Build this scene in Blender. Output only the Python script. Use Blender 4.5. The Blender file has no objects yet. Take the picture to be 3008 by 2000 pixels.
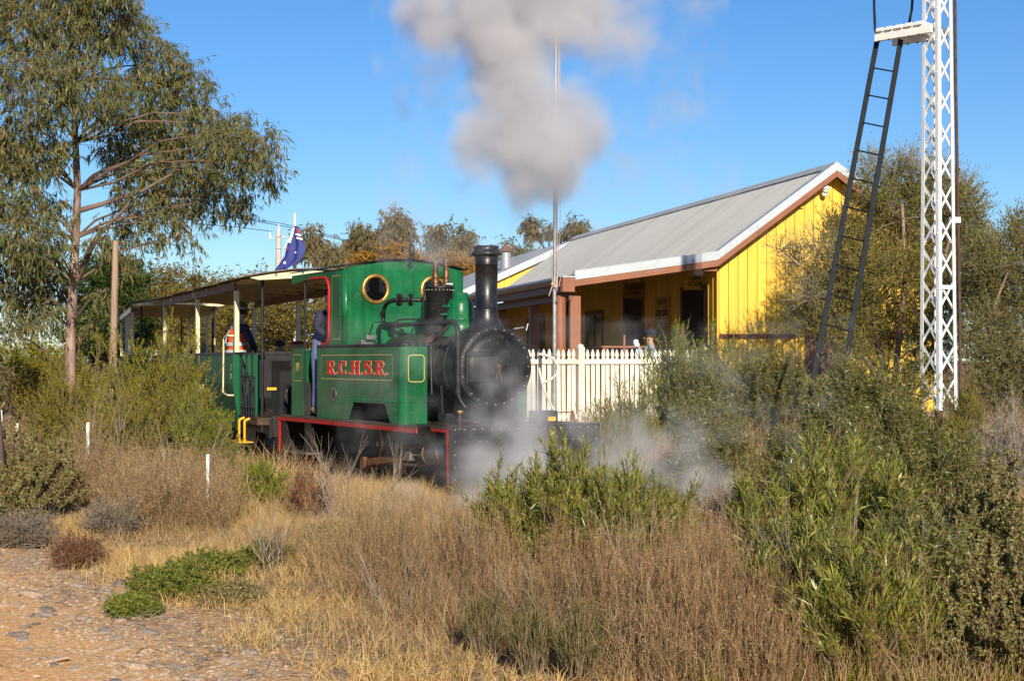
import bpy, math, random
import numpy as np
from mathutils import Vector, Matrix
random.seed(7); RNG = np.random.default_rng(7)
S = bpy.context.scene
COL = S.collection
R = math.radians

# ------------------------------------------------------------------ camera, sky, sun, exposure
FPX, CX, CY, CAMH = 4663.0, 1504.0, 1000.0, 1.6
PITCH = math.atan(60.0 / FPX)
cam_d = bpy.data.cameras.new('camera'); cam = bpy.data.objects.new('camera', cam_d); COL.objects.link(cam)
cam_d.sensor_width = 36.0; cam_d.lens = FPX / 3008.0 * 36.0; cam_d.clip_start = 0.05; cam_d.clip_end = 4000
cam.location = (0, 0, CAMH); cam.rotation_euler = (R(90) + PITCH, 0, 0)
S.camera = cam
SUN_AZ, SUN_EL = R(11), R(24)          # azimuth measured from -Y (behind the camera) towards +X
sdir = Vector((math.sin(SUN_AZ) * math.cos(SUN_EL), -math.cos(SUN_AZ) * math.cos(SUN_EL), math.sin(SUN_EL)))
W = bpy.data.worlds.new('World'); S.world = W; W.use_nodes = True
nt = W.node_tree; nt.nodes.clear()
wo = nt.nodes.new('ShaderNodeOutputWorld'); bg = nt.nodes.new('ShaderNodeBackground'); sk = nt.nodes.new('ShaderNodeTexSky')
sk.sky_type = 'NISHITA'; sk.sun_disc = False; sk.sun_elevation = SUN_EL
sk.sun_rotation = math.atan2(sdir.x, sdir.y)
sk.altitude = 100; sk.air_density = 1.0; sk.dust_density = 0.1; sk.ozone_density = 6.0
bg.inputs['Strength'].default_value = 0.12
hs_ = nt.nodes.new('ShaderNodeHueSaturation'); hs_.inputs['Saturation'].default_value = 1.14; hs_.inputs['Hue'].default_value = 0.504; hs_.inputs['Value'].default_value = 0.80
nt.links.new(sk.outputs[0], hs_.inputs['Color']); nt.links.new(hs_.outputs[0], bg.inputs[0]); nt.links.new(bg.outputs[0], wo.inputs[0])
sl = bpy.data.lights.new('sun', 'SUN'); sl.energy = 4.9; sl.angle = R(0.5); sl.color = (1.0, 0.90, 0.72)
so = bpy.data.objects.new('sun', sl); COL.objects.link(so); so.rotation_euler = sdir.to_track_quat('Z', 'Y').to_euler()
S.view_settings.view_transform = 'Standard'; S.view_settings.look = 'None'; S.view_settings.gamma = 1
S.view_settings.exposure = 0.36; S.view_settings.use_curve_mapping = False
S.cycles.volume_bounces = 4; S.cycles.max_bounces = 8; S.cycles.transparent_max_bounces = 16
S.cycles.volume_step_rate = 1.5; S.cycles.volume_max_steps = 256

# ------------------------------------------------------------------ helpers
def at(px, py, Y):
    d = ((px - CX) / FPX, 1.0, (CY - py) / FPX); c, s = math.cos(PITCH), math.sin(PITCH)
    r = (d[0], d[1] * c - d[2] * s, d[1] * s + d[2] * c); k = Y / r[1]
    return Vector((r[0] * k, Y, CAMH + r[2] * k))

def tag(o, label=None, cat=None, group=None, kind=None):
    if label: o['label'] = label
    if cat: o['category'] = cat
    if group: o['group'] = group
    if kind: o['kind'] = kind
    return o

def thing(name, label, cat, loc=(0, 0, 0), rz=0.0, group=None):
    o = bpy.data.objects.new(name, None); COL.objects.link(o)
    o.location = loc; o.rotation_euler = (0, 0, rz); o.empty_display_size = 0.2
    return tag(o, label, cat, group)

class MB:
    def __init__(s): s.v = []; s.f = []; s.s = []
    def add(s, vs, fs, sm=False):
        n = len(s.v); s.v += [tuple(v) for v in vs]; s.f += [tuple(i + n for i in f) for f in fs]; s.s += [sm] * len(fs); return s
    def box(s, x0, x1, y0, y1, z0, z1):
        return s.add([(x0, y0, z0), (x1, y0, z0), (x1, y1, z0), (x0, y1, z0), (x0, y0, z1), (x1, y0, z1), (x1, y1, z1), (x0, y1, z1)],
                     [(0, 3, 2, 1), (4, 5, 6, 7), (0, 1, 5, 4), (1, 2, 6, 5), (2, 3, 7, 6), (3, 0, 4, 7)])
    def bar(s, p, q, w, h, up=(0, 0, 1)):
        p, q = Vector(p), Vector(q); d = (q - p).normalized(); u = Vector(up)
        sd = d.cross(u)
        if sd.length < 1e-4: sd = d.cross(Vector((1, 0, 0)))
        sd.normalize(); u = sd.cross(d).normalized(); a, b = sd * w / 2, u * h / 2
        return s.add([p - a - b, p + a - b, p + a + b, p - a + b, q - a - b, q + a - b, q + a + b, q - a + b],
                     [(0, 1, 2, 3), (4, 7, 6, 5), (0, 4, 5, 1), (1, 5, 6, 2), (2, 6, 7, 3), (3, 7, 4, 0)])
    def tube(s, pts, r, n=8, caps=True, sm=True):
        pts = [Vector(p) for p in pts]; m = len(pts); rs = r if isinstance(r, (list, tuple)) else [r] * m
        base = []; prev = None
        for i, p in enumerate(pts):
            t = (pts[min(i + 1, m - 1)] - pts[max(i - 1, 0)]).normalized()
            if prev is None:
                a = Vector((0, 0, 1)) if abs(t.z) < 0.9 else Vector((1, 0, 0)); nrm = t.cross(a).normalized()
            else:
                nrm = (prev - t * prev.dot(t)).normalized()
            prev = nrm; bn = t.cross(nrm)
            base += [p + (nrm * math.cos(2 * math.pi * k / n) + bn * math.sin(2 * math.pi * k / n)) * rs[i] for k in range(n)]
        fs = [(i * n + k, i * n + (k + 1) % n, (i + 1) * n + (k + 1) % n, (i + 1) * n + k) for i in range(m - 1) for k in range(n)]
        s.add(base, fs, sm)
        if caps:
            s.add(base[:n], [tuple(reversed(range(n)))]); s.add(base[-n:], [tuple(range(n))])
        return s
    def lathe(s, prof, o=(0, 0, 0), ax=(0, 0, 1), n=24, sm=True):
        o = Vector(o); ax = Vector(ax).normalized(); a = ax.cross(Vector((1, 0, 0)) if abs(ax.x) < 0.9 else Vector((0, 1, 0))).normalized(); b = ax.cross(a)
        vs = [o + ax * h + (a * math.cos(2 * math.pi * k / n) + b * math.sin(2 * math.pi * k / n)) * r for r, h in prof for k in range(n)]
        fs = [(i * n + k, i * n + (k + 1) % n, (i + 1) * n + (k + 1) % n, (i + 1) * n + k) for i in range(len(prof) - 1) for k in range(n)]
        s.add(vs, fs, sm)
        if prof[0][0] > 1e-3: s.add(vs[:n], [tuple(reversed(range(n)))])
        if prof[-1][0] > 1e-3: s.add(vs[-n:], [tuple(range(n))])
        return s
    def prism(s, poly, fn, t0, t1):          # fn(a, b, t) -> xyz
        n = len(poly); vs = [fn(a, b, t0) for a, b in poly] + [fn(a, b, t1) for a, b in poly]
        return s.add(vs, [tuple(reversed(range(n))), tuple(range(n, 2 * n))] + [(i, (i + 1) % n, n + (i + 1) % n, n + i) for i in range(n)])
    def sphere(s, c, r, n=8, m=6, sc=(1, 1, 1)):
        vs = []; fs = []
        for i in range(m + 1):
            th = math.pi * i / m
            for k in range(n):
                ph = 2 * math.pi * k / n
                vs.append((c[0] + r * sc[0] * math.sin(th) * math.cos(ph), c[1] + r * sc[1] * math.sin(th) * math.sin(ph), c[2] + r * sc[2] * math.cos(th)))
        fs = [(i * n + k, (i + 1) * n + k, (i + 1) * n + (k + 1) % n, i * n + (k + 1) % n) for i in range(m) for k in range(n)]
        return s.add(vs, fs, True)
    def grid(s, fn, nu, nv, sm=True, close=False):
        vs = [fn(i / (nu - 1), j / (nv - 1)) for i in range(nu) for j in range(nv)]
        return s.add(vs, [(i * nv + j, (i + 1) * nv + j, (i + 1) * nv + j + 1, i * nv + j + 1) for i in range(nu - 1) for j in range(nv - 1)], sm)
    def mesh(s, name):
        me = bpy.data.meshes.new(name); me.from_pydata(s.v, [], s.f)
        me.polygons.foreach_set('use_smooth', s.s); me.update(); return me
    def build(s, name, mat, parent=None, bevel=0, solid=0):
        return obj(name, s.mesh(name), mat, parent, bevel, solid)

def obj(name, me, mat, parent=None, bevel=0, solid=0):
    o = bpy.data.objects.new(name, me); COL.objects.link(o)
    if parent: o.parent = parent
    if mat and not me.materials: me.materials.append(mat)
    if solid:
        m = o.modifiers.new('t', 'SOLIDIFY'); m.thickness = solid
    if bevel:
        m = o.modifiers.new('b', 'BEVEL'); m.width = bevel; m.segments = 2; m.limit_method = 'ANGLE'; m.angle_limit = R(40)
        m.use_clamp_overlap = True
    return o

def dup(o, parent=None):
    c = o.copy(); COL.objects.link(c)
    if parent: c.parent = parent
    for ch in list(o.children): dup(ch, c)
    return c

def inst(name, me, parent, loc, rot=(0, 0, 0), sc=(1, 1, 1)):
    o = bpy.data.objects.new(name, me); COL.objects.link(o); o.parent = parent
    o.location = loc; o.rotation_euler = rot; o.scale = sc; return o

# ------------------------------------------------------------------ materials
def newmat(name):
    m = bpy.data.materials.new(name); m.use_nodes = True; t = m.node_tree; t.nodes.clear()
    o = t.nodes.new('ShaderNodeOutputMaterial'); return m, t, o

def paint(name, col, rough=0.5, metal=0.0, var=0.12, scale=6.0, bump=0.0, bscale=40.0, col2=None, spots=0.0, coat=0.0, spec=0.5, stretch=(1, 1, 1), streak=0.0, objvar=0.0):
    m, t, o = newmat(name); N = t.nodes.new; L = t.links.new
    b = N('ShaderNodeBsdfPrincipled'); L(b.outputs[0], o.inputs[0])
    tc = N('ShaderNodeTexCoord'); mp = N('ShaderNodeMapping'); L(tc.outputs['Object'], mp.inputs[0]); mp.inputs['Scale'].default_value = stretch
    nz = N('ShaderNodeTexNoise'); nz.inputs['Scale'].default_value = scale; nz.inputs['Detail'].default_value = 6; L(mp.outputs[0], nz.inputs[0])
    rp = N('ShaderNodeValToRGB'); L(nz.outputs[0], rp.inputs[0])
    c2 = col2 or tuple(c * (1 - var) for c in col); c1 = tuple(min(1, c * (1 + var)) for c in col) if not col2 else col
    rp.color_ramp.elements[0].position = 0.35; rp.color_ramp.elements[1].position = 0.65
    rp.color_ramp.elements[0].color = (*c2, 1); rp.color_ramp.elements[1].color = (*c1, 1)
    last = rp.outputs[0]
    if spots:
        n2 = N('ShaderNodeTexNoise'); n2.inputs['Scale'].default_value = scale * 4.3; n2.inputs['Detail'].default_value = 8; L(mp.outputs[0], n2.inputs[0])
        r2 = N('ShaderNodeValToRGB'); r2.color_ramp.elements[0].position = 0.60; r2.color_ramp.elements[1].position = 0.68; L(n2.outputs[0], r2.inputs[0])
        mx = N('ShaderNodeMix'); mx.data_type = 'RGBA'; ml = N('ShaderNodeMath'); ml.operation = 'MULTIPLY'; ml.inputs[1].default_value = spots
        L(r2.outputs[0], ml.inputs[0]); L(ml.outputs[0], mx.inputs['Factor']); L(last, mx.inputs['A']); mx.inputs['B'].default_value = (0.20, 0.15, 0.10, 1); last = mx.outputs['Result']
    if streak:
        m4 = N('ShaderNodeMapping'); L(tc.outputs['Object'], m4.inputs[0]); m4.inputs['Scale'].default_value = (16, 16, .9); n4 = N('ShaderNodeTexNoise'); n4.inputs['Scale'].default_value = 1.0; n4.inputs['Detail'].default_value = 5; L(m4.outputs[0], n4.inputs[0])
        r4 = N('ShaderNodeMapRange'); r4.inputs['From Min'].default_value = .35; r4.inputs['From Max'].default_value = .7; r4.inputs['To Min'].default_value = 1 - streak; r4.inputs['To Max'].default_value = 1.1; L(n4.outputs[0], r4.inputs[0])
        h4 = N('ShaderNodeHueSaturation'); L(last, h4.inputs['Color']); L(r4.outputs[0], h4.inputs['Value']); last = h4.outputs[0]
    if objvar:
        oi = N('ShaderNodeObjectInfo'); r5 = N('ShaderNodeMapRange'); r5.inputs['To Min'].default_value = 1 - objvar; r5.inputs['To Max'].default_value = 1 + objvar * .6; L(oi.outputs['Random'], r5.inputs[0])
        h5 = N('ShaderNodeHueSaturation'); L(last, h5.inputs['Color']); L(r5.outputs[0], h5.inputs['Value']); last = h5.outputs[0]
    L(last, b.inputs['Base Color'])
    b.inputs['Metallic'].default_value = metal; b.inputs['Specular IOR Level'].default_value = spec
    rr = N('ShaderNodeMapRange'); L(nz.outputs[0], rr.inputs[0]); rr.inputs['To Min'].default_value = max(0.02, rough - 0.08); rr.inputs['To Max'].default_value = min(1, rough + 0.1)
    L(rr.outputs[0], b.inputs['Roughness'])
    if coat: b.inputs['Coat Weight'].default_value = coat; b.inputs['Coat Roughness'].default_value = 0.08
    if bump:
        n3 = N('ShaderNodeTexNoise'); n3.inputs['Scale'].default_value = bscale; n3.inputs['Detail'].default_value = 5; L(mp.outputs[0], n3.inputs[0])
        bp = N('ShaderNodeBump'); bp.inputs['Strength'].default_value = bump; bp.inputs['Distance'].default_value = 0.01; L(n3.outputs[0], bp.inputs['Height']); L(bp.outputs[0], b.inputs['Normal'])
    return m

def leafmat(name, cols, trans=0.35, rough=0.6, spec=0.12):
    """cols: colour ramp picked at random for every leaf"""
    m, t, o = newmat(name); N = t.nodes.new; L = t.links.new
    g = N('ShaderNodeNewGeometry'); rp = N('ShaderNodeValToRGB'); L(g.outputs['Random Per Island'], rp.inputs[0])
    cr = rp.color_ramp; cr.interpolation = 'LINEAR'
    while len(cr.elements) < len(cols): cr.elements.new(0.5)
    for i, c in enumerate(cols): cr.elements[i].position = i / (len(cols) - 1); cr.elements[i].color = (*c, 1)
    tc = N('ShaderNodeTexCoord'); nz = N('ShaderNodeTexNoise'); nz.inputs['Scale'].default_value = 1.7; nz.inputs['Detail'].default_value = 3; L(tc.outputs['Object'], nz.inputs[0])
    mr = N('ShaderNodeMapRange'); mr.inputs['To Min'].default_value = 0.7; mr.inputs['To Max'].default_value = 1.35; L(nz.outputs[0], mr.inputs[0])
    hs = N('ShaderNodeHueSaturation'); L(rp.outputs[0], hs.inputs['Color']); L(mr.outputs[0], hs.inputs['Value'])
    b = N('ShaderNodeBsdfPrincipled'); L(hs.outputs[0], b.inputs['Base Color']); b.inputs['Roughness'].default_value = rough; b.inputs['Specular IOR Level'].default_value = spec
    tr = N('ShaderNodeBsdfTranslucent'); L(hs.outputs[0], tr.inputs[0]); mx = N('ShaderNodeMixShader'); mx.inputs[0].default_value = trans
    L(b.outputs[0], mx.inputs[1]); L(tr.outputs[0], mx.inputs[2]); L(mx.outputs[0], o.inputs[0])
    return m

M = {}
BR_ = 0
def P(key, *a, **k): M[key] = paint(key, *a, **k)
P('loco_green', (0.008, 0.122, 0.044), 0.32, 0, 0.30, 2.5, 0.05, 7, coat=0.05, spots=0.22, spec=.28, streak=.22)
P('coach_green', (0.012, 0.10, 0.045), 0.42, 0, 0.12, 2.2, 0.05, 6, spec=.08)
P('black', (0.014, 0.014, 0.016), 0.45, 0, 0.3, 9, 0.12, 30, spots=0.25, spec=.35)
P('smokebox_black', (0.012, 0.012, 0.013), 0.50, 0, 0.35, 5, 0.10, 26, spots=0.25, spec=.35)
P('chimney_black', (0.011, 0.011, 0.013), 0.34, 0, 0.3, 6, 0.06, 20, spots=.15)
P('boiler_sheet', (0.085, 0.075, 0.065), 0.38, 0.35, 0.4, 5, 0.15, 20, col2=(0.03, 0.027, 0.024))
P('red', (0.42, 0.014, 0.014), 0.45, 0, 0.15, 8, spots=0.15, spec=.2)
P('letter_red', (0.66, 0.028, 0.014), 0.5, 0, 0.1, 8, spec=.15)
P('gold_line', (0.60, 0.45, 0.10), 0.45, 0, 0.1, 8)
P('pale_gold', (0.62, 0.50, 0.26), 0.45, 0, 0.1, 8)
P('brass', (0.50, 0.29, 0.08), 0.38, 0.75, 0.3, 14, 0.1)
P('bronze', (0.16, 0.085, 0.04), 0.45, 0.6, 0.4, 14, 0.1)
P('steel', (0.30, 0.29, 0.28), 0.38, 0.8, 0.2, 10, 0.1)
P('galv', (0.40, 0.41, 0.42), 0.40, 0.45, 0.12, 18, 0.08)
P('rust', (0.17, 0.07, 0.03), 0.85, 0.1, 0.4, 9, 0.4)
P('rust_dark', (0.09, 0.05, 0.032), 0.8, 0.2, 0.3, 9, 0.4)
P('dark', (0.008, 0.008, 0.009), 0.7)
P('glass_dark', (0.010, 0.011, 0.013), 0.04, 0, 0.1, 3, spec=0.9)
P('cream', (0.72, 0.64, 0.40), 0.55, 0, 0.08, 9, 0.1)
P('yellow_paint', (0.80, 0.42, 0.012), 0.4, 0, 0.1, 9, spots=0.2)
P('wood_fascia', (0.185, 0.082, 0.05), 0.6, 0, 0.25, 7, 0.2, col2=(0.12, 0.055, 0.035), stretch=(1, .2, 4))
P('roof_ply', (0.14, 0.10, 0.065), 0.75, 0, 0.25, 4, 0.1)
P('ceiling', (0.30, 0.25, 0.17), 0.7, 0, 0.15, 4)
P('wall_yellow', (0.84, 0.515, 0.055), 0.6, 0, 0.06, 5, 0.10, 30, stretch=(1, 1, .15), objvar=.10, streak=.12)
P('trim_brown', (0.27, 0.095, 0.042), 0.5, 0, 0.1, 5, 0.1)
P('trim_maroon', (0.16, 0.045, 0.03), 0.5, 0, 0.15, 5)
P('roof_sheet', (0.46, 0.45, 0.415), 0.5, 0.0, 0.08, 1.3, 0.05, spots=0.10, objvar=.10, stretch=(.4, 3, .4))
P('barge_metal', (0.46, 0.50, 0.53), 0.45, 0.2, 0.08, 22, 0.05, 60)
P('gutter', (0.23, 0.20, 0.17), 0.35, 0.3, 0.2, 8)
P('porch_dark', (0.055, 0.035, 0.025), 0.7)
P('white_paint', (0.80, 0.79, 0.74), 0.45, 0, 0.05, 5, 0.12, 20, spots=0.10)
P('fence_paint', (0.78, 0.73, 0.60), 0.5, 0, 0.06, 5, 0.1, 20, spots=.12, objvar=.12)
P('mast_white', (0.68, 0.69, 0.70), 0.35, 0, 0.06, 6, 0.1, 30, spots=0.22)
P('ladder_black', (0.012, 0.015, 0.020), 0.65, 0, 0.3, 8, spec=.15)
P('pole_wood', (0.40, 0.30, 0.22), 0.85, 0, 0.3, 5, 0.4, 30, col2=(0.25, 0.15, 0.10), stretch=(6, 6, .3))
P('old_wood', (0.36, 0.31, 0.27), 0.85, 0, 0.3, 5, 0.4, 30, col2=(0.18, 0.15, 0.13), stretch=(6, 6, .3))
P('concrete', (0.52, 0.47, 0.42), 0.8, 0, 0.08, 6, 0.1)
P('rope', (0.62, 0.46, 0.36), 0.8, 0, 0.15, 30, 0.3)
P('hose', (0.72, 0.60, 0.54), 0.6, 0, 0.15, 20)
P('bark', (0.42, 0.30, 0.24), 0.85, 0, 0.3, 3, 0.5, 22, col2=(0.13, 0.075, 0.055), stretch=(3, 3, .6))
P('bark_dark', (0.14, 0.10, 0.08), 0.9, 0, 0.3, 6, 0.5, 30)
P('twig', (0.20, 0.15, 0.09), 0.85, 0, 0.3, 14)
P('twig_grey', (0.34, 0.29, 0.23), 0.85, 0, 0.25, 14)
P('skin', (0.46, 0.26, 0.19), 0.5, 0, 0.08, 12)
P('orange_vest', (0.95, 0.11, 0.010), 0.6, 0, 0.08, 9, 0.3, 12)
P('reflective', (0.55, 0.58, 0.60), 0.35, 0.2, 0.05, 9)
P('navy', (0.018, 0.019, 0.045), 0.8, 0, 0.2, 9, 0.3, 12)
P('denim', (0.11, 0.135, 0.26), 0.8, 0, 0.2, 12, 0.4, 12)
P('light_blue', (0.28, 0.38, 0.58), 0.8, 0, 0.1, 9, 0.3)
P('hat_brown', (0.13, 0.075, 0.045), 0.7, 0, 0.2, 9, 0.2)
P('black_cloth', (0.016, 0.015, 0.018), 0.8, 0, 0.2, 9, 0.2)
P('maroon_cloth', (0.20, 0.014, 0.022), 0.8, 0, 0.2, 9, 0.2)
P('green_cloth', (0.03, 0.25, 0.12), 0.8, 0, 0.2, 9, 0.2)
P('tan_cloth', (0.42, 0.32, 0.22), 0.8, 0, 0.2, 9, 0.2)
P('hair_dark', (0.03, 0.02, 0.015), 0.7, 0, 0.2, 40, 0.4, 80)
P('hair_fair', (0.42, 0.31, 0.20), 0.7, 0, 0.2, 40, 0.4, 80)
P('boot', (0.24, 0.14, 0.08), 0.6, 0, 0.2, 12)
P('white_flat', (0.82, 0.82, 0.80), 0.5)
P('flag_blue', (0.025, 0.035, 0.20), 0.7, 0, 0.15, 4)
P('flag_red', (0.55, 0.02, 0.03), 0.7)
P('sign_yellow', (0.55, 0.26, 0.015), 0.5, 0, 0.08, 5)
P('sign_cream', (0.46, 0.26, 0.06), 0.5, 0, 0.2, 8)
P('sign_black', (0.02, 0.018, 0.015), 0.5)
P('sign_rust', (0.28, 0.12, 0.03), 0.6, 0, 0.3, 9)
P('teal', (0.04, 0.30, 0.28), 0.5)
P('stone_grey', (0.34, 0.28, 0.22), 0.9, 0, 0.25, 7, 0.5, 30)
P('stone_tan', (0.42, 0.31, 0.21), 0.9, 0, 0.25, 7, 0.5, 30)
P('stone_dark', (0.24, 0.20, 0.165), 0.9, 0, 0.25, 7, 0.5, 30)
for i, c in enumerate([(0.25, 0.12, 0.5), (0.05, 0.1, 0.5), (0.5, 0.12, 0.3), (0.55, 0.5, 0.45), (0.1, 0.3, 0.35)]): P('booklet%d' % i, c, 0.4)
# foliage colours (real leaf colours, one picked per leaf)
M['gum'] = leafmat('gum_leaf', [(0.061, 0.087, 0.026), (0.103, 0.133, 0.040), (0.151, 0.169, 0.056), (0.164, 0.147, 0.047), (0.273, 0.147, 0.051)], 0.22, 0.45, 0.28)
M['gum_far'] = leafmat('gum_leaf_far', [(0.108, 0.108, 0.050), (0.168, 0.156, 0.066), (0.216, 0.156, 0.066), (0.288, 0.180, 0.088)], 0.3, 0.5)
M['mallee'] = leafmat('mallee_leaf', [(0.186, 0.123, 0.019), (0.315, 0.181, 0.026), (0.445, 0.232, 0.036), (0.370, 0.149, 0.031)], 0.3, 0.5)
M['olive'] = leafmat('olive_leaf', [(0.093, 0.091, 0.010), (0.158, 0.140, 0.014), (0.237, 0.170, 0.022), (0.225, 0.122, 0.022)], 0.3, 0.5)
M['pine'] = leafmat('pine_needle', [(0.015, 0.034, 0.007), (0.034, 0.064, 0.011), (0.063, 0.093, 0.016)], 0.15, 0.6)
M['broom'] = leafmat('broom_leaf', [(0.112, 0.126, 0.006), (0.190, 0.193, 0.008), (0.288, 0.260, 0.014), (0.259, 0.164, 0.014)], 0.35, 0.5)
M['broom_green'] = leafmat('broom_green_leaf', [(0.113, 0.153, 0.009), (0.192, 0.224, 0.013), (0.289, 0.290, 0.018)], 0.35, 0.5)
M['hop'] = leafmat('hopbush_leaf', [(0.112, 0.141, 0.026), (0.190, 0.214, 0.038), (0.292, 0.302, 0.052), (0.413, 0.381, 0.071), (0.242, 0.135, 0.038)], 0.35, 0.35, 0.5)
M['willow'] = leafmat('wattle_leaf', [(0.056, 0.077, 0.016), (0.112, 0.130, 0.026), (0.184, 0.190, 0.041), (0.302, 0.274, 0.071), (0.191, 0.123, 0.033)], 0.3, 0.4, 0.45)
M['teatree'] = leafmat('paperbark_leaf', [(0.088, 0.095, 0.013), (0.158, 0.162, 0.022), (0.246, 0.227, 0.035), (0.316, 0.227, 0.052)], 0.28, 0.5)
M['teatree_y'] = leafmat('paperbark_pale_leaf', [(0.120, 0.125, 0.028), (0.192, 0.188, 0.039), (0.264, 0.225, 0.077)], 0.3, 0.5)
M['salt'] = leafmat('saltbush_leaf', [(0.170, 0.061, 0.024), (0.145, 0.107, 0.036), (0.204, 0.189, 0.064), (0.281, 0.271, 0.096), (0.340, 0.336, 0.136)], 0.2, 0.6)
M['green_low'] = leafmat('creeper_leaf', [(0.083, 0.118, 0.017), (0.141, 0.189, 0.025), (0.198, 0.236, 0.037), (0.330, 0.236, 0.062)], 0.3, 0.5)
M['rustweed'] = leafmat('rust_weed', [(0.15, 0.06, 0.03), (0.26, 0.10, 0.05), (0.34, 0.16, 0.09)], 0.3, 0.7)
M['redweed'] = leafmat('red_weed', [(0.30, 0.06, 0.03), (0.38, 0.12, 0.06), (0.30, 0.16, 0.08)], 0.3, 0.7)
M['straw'] = leafmat('straw', [(0.476, 0.296, 0.099), (0.619, 0.415, 0.161), (0.738, 0.546, 0.247), (0.429, 0.262, 0.124)], 0.35, 0.7, 0.2)
M['dry'] = leafmat('dry_stalk', [(0.233, 0.145, 0.077), (0.389, 0.264, 0.132), (0.544, 0.396, 0.198), (0.337, 0.171, 0.077), (0.428, 0.356, 0.219)], 0.25, 0.8, 0.2)
M['dead'] = leafmat('dead_twig', [(0.20, 0.15, 0.11), (0.32, 0.25, 0.18), (0.42, 0.34, 0.25)], 0.1, 0.8, 0.2)
M['greytwig'] = leafmat('grey_twig', [(0.14, 0.11, 0.10), (0.24, 0.20, 0.17), (0.33, 0.27, 0.22)], 0.1, 0.8, 0.2)
M['stem_brown'] = leafmat('stem_brown', [(0.16, 0.09, 0.045), (0.28, 0.165, 0.08), (0.44, 0.29, 0.15), (0.22, 0.13, 0.07)], 0.15, 0.8, 0.1)
P('limb_bark', (0.20, 0.13, 0.10), 0.85, 0, 0.3, 3, 0.4, 22, col2=(0.09, 0.055, 0.04))
M['green_stalk'] = leafmat('green_stalk', [(0.06, 0.08, 0.02), (0.12, 0.13, 0.035), (0.24, 0.18, 0.07), (0.30, 0.20, 0.09)], 0.25, 0.7, 0.1)

# ------------------------------------------------------------------ numpy meshes and plants
def npmesh(name, V, Q=None, T=None):
    me = bpy.data.meshes.new(name); V = np.asarray(V, dtype=np.float32).reshape(-1, 3)
    nq = 0 if Q is None else len(Q); ntr = 0 if T is None else len(T)
    loops = np.concatenate([np.asarray(Q, dtype=np.int32).ravel() if nq else np.zeros(0, np.int32), np.asarray(T, dtype=np.int32).ravel() if ntr else np.zeros(0, np.int32)])
    me.vertices.add(len(V)); me.vertices.foreach_set('co', V.ravel())
    me.loops.add(len(loops)); me.loops.foreach_set('vertex_index', loops)
    me.polygons.add(nq + ntr)
    ls = np.concatenate([np.arange(nq) * 4, nq * 4 + np.arange(ntr) * 3]).astype(np.int32)
    me.polygons.foreach_set('loop_start', ls); me.update(calc_edges=True); me.validate(); return me

def nrm(a): return a / (np.linalg.norm(a, axis=-1, keepdims=True) + 1e-9)
def rnd(*s): return RNG.normal(size=s)

def leaf_geo(P, D, L, Wd, bend=0.0, side=None):
    """one pointed leaf per row: two quads folded at the midrib end"""
    n = len(P); D = nrm(D); s = nrm(np.cross(D, rnd(n, 3))) if side is None else side; L = np.asarray(L).reshape(-1, 1); Wd = np.asarray(Wd).reshape(-1, 1)
    bz = np.array([0, 0, -1.0]) * bend * L
    mid = P + D * L * 0.45; tip = P + D * L + bz
    V = np.stack([P, mid + s * Wd / 2, tip, mid - s * Wd / 2], 1).reshape(-1, 3)
    return V, np.arange(4 * n).reshape(n, 4)

def twig_geo(A, B, ra, rb):
    """three sided tapering twigs"""
    n = len(A); d = nrm(B - A); s = nrm(np.cross(d, rnd(n, 3))); t = np.cross(d, s)
    ra = np.broadcast_to(np.asarray(ra, float).reshape(-1, 1), (n, 1)); rb = np.broadcast_to(np.asarray(rb, float).reshape(-1, 1), (n, 1)); V = []
    for base, r in ((A, ra), (B, rb)):
        for k in range(3):
            a = 2 * math.pi * k / 3; V.append(base + (s * math.cos(a) + t * math.sin(a)) * r)
    V = np.stack(V, 1).reshape(-1, 3); i = (np.arange(n) * 6)[:, None]
    Q = np.concatenate([i + np.array([[0, 1, 4, 3]]), i + np.array([[1, 2, 5, 4]]), i + np.array([[2, 0, 3, 5]])])
    return V, Q

def cat_geo(parts):
    V = []; Q = []; n = 0
    for v, q in parts: V.append(v); Q.append(q + n); n += len(v)
    return np.concatenate(V), np.concatenate(Q)

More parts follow.
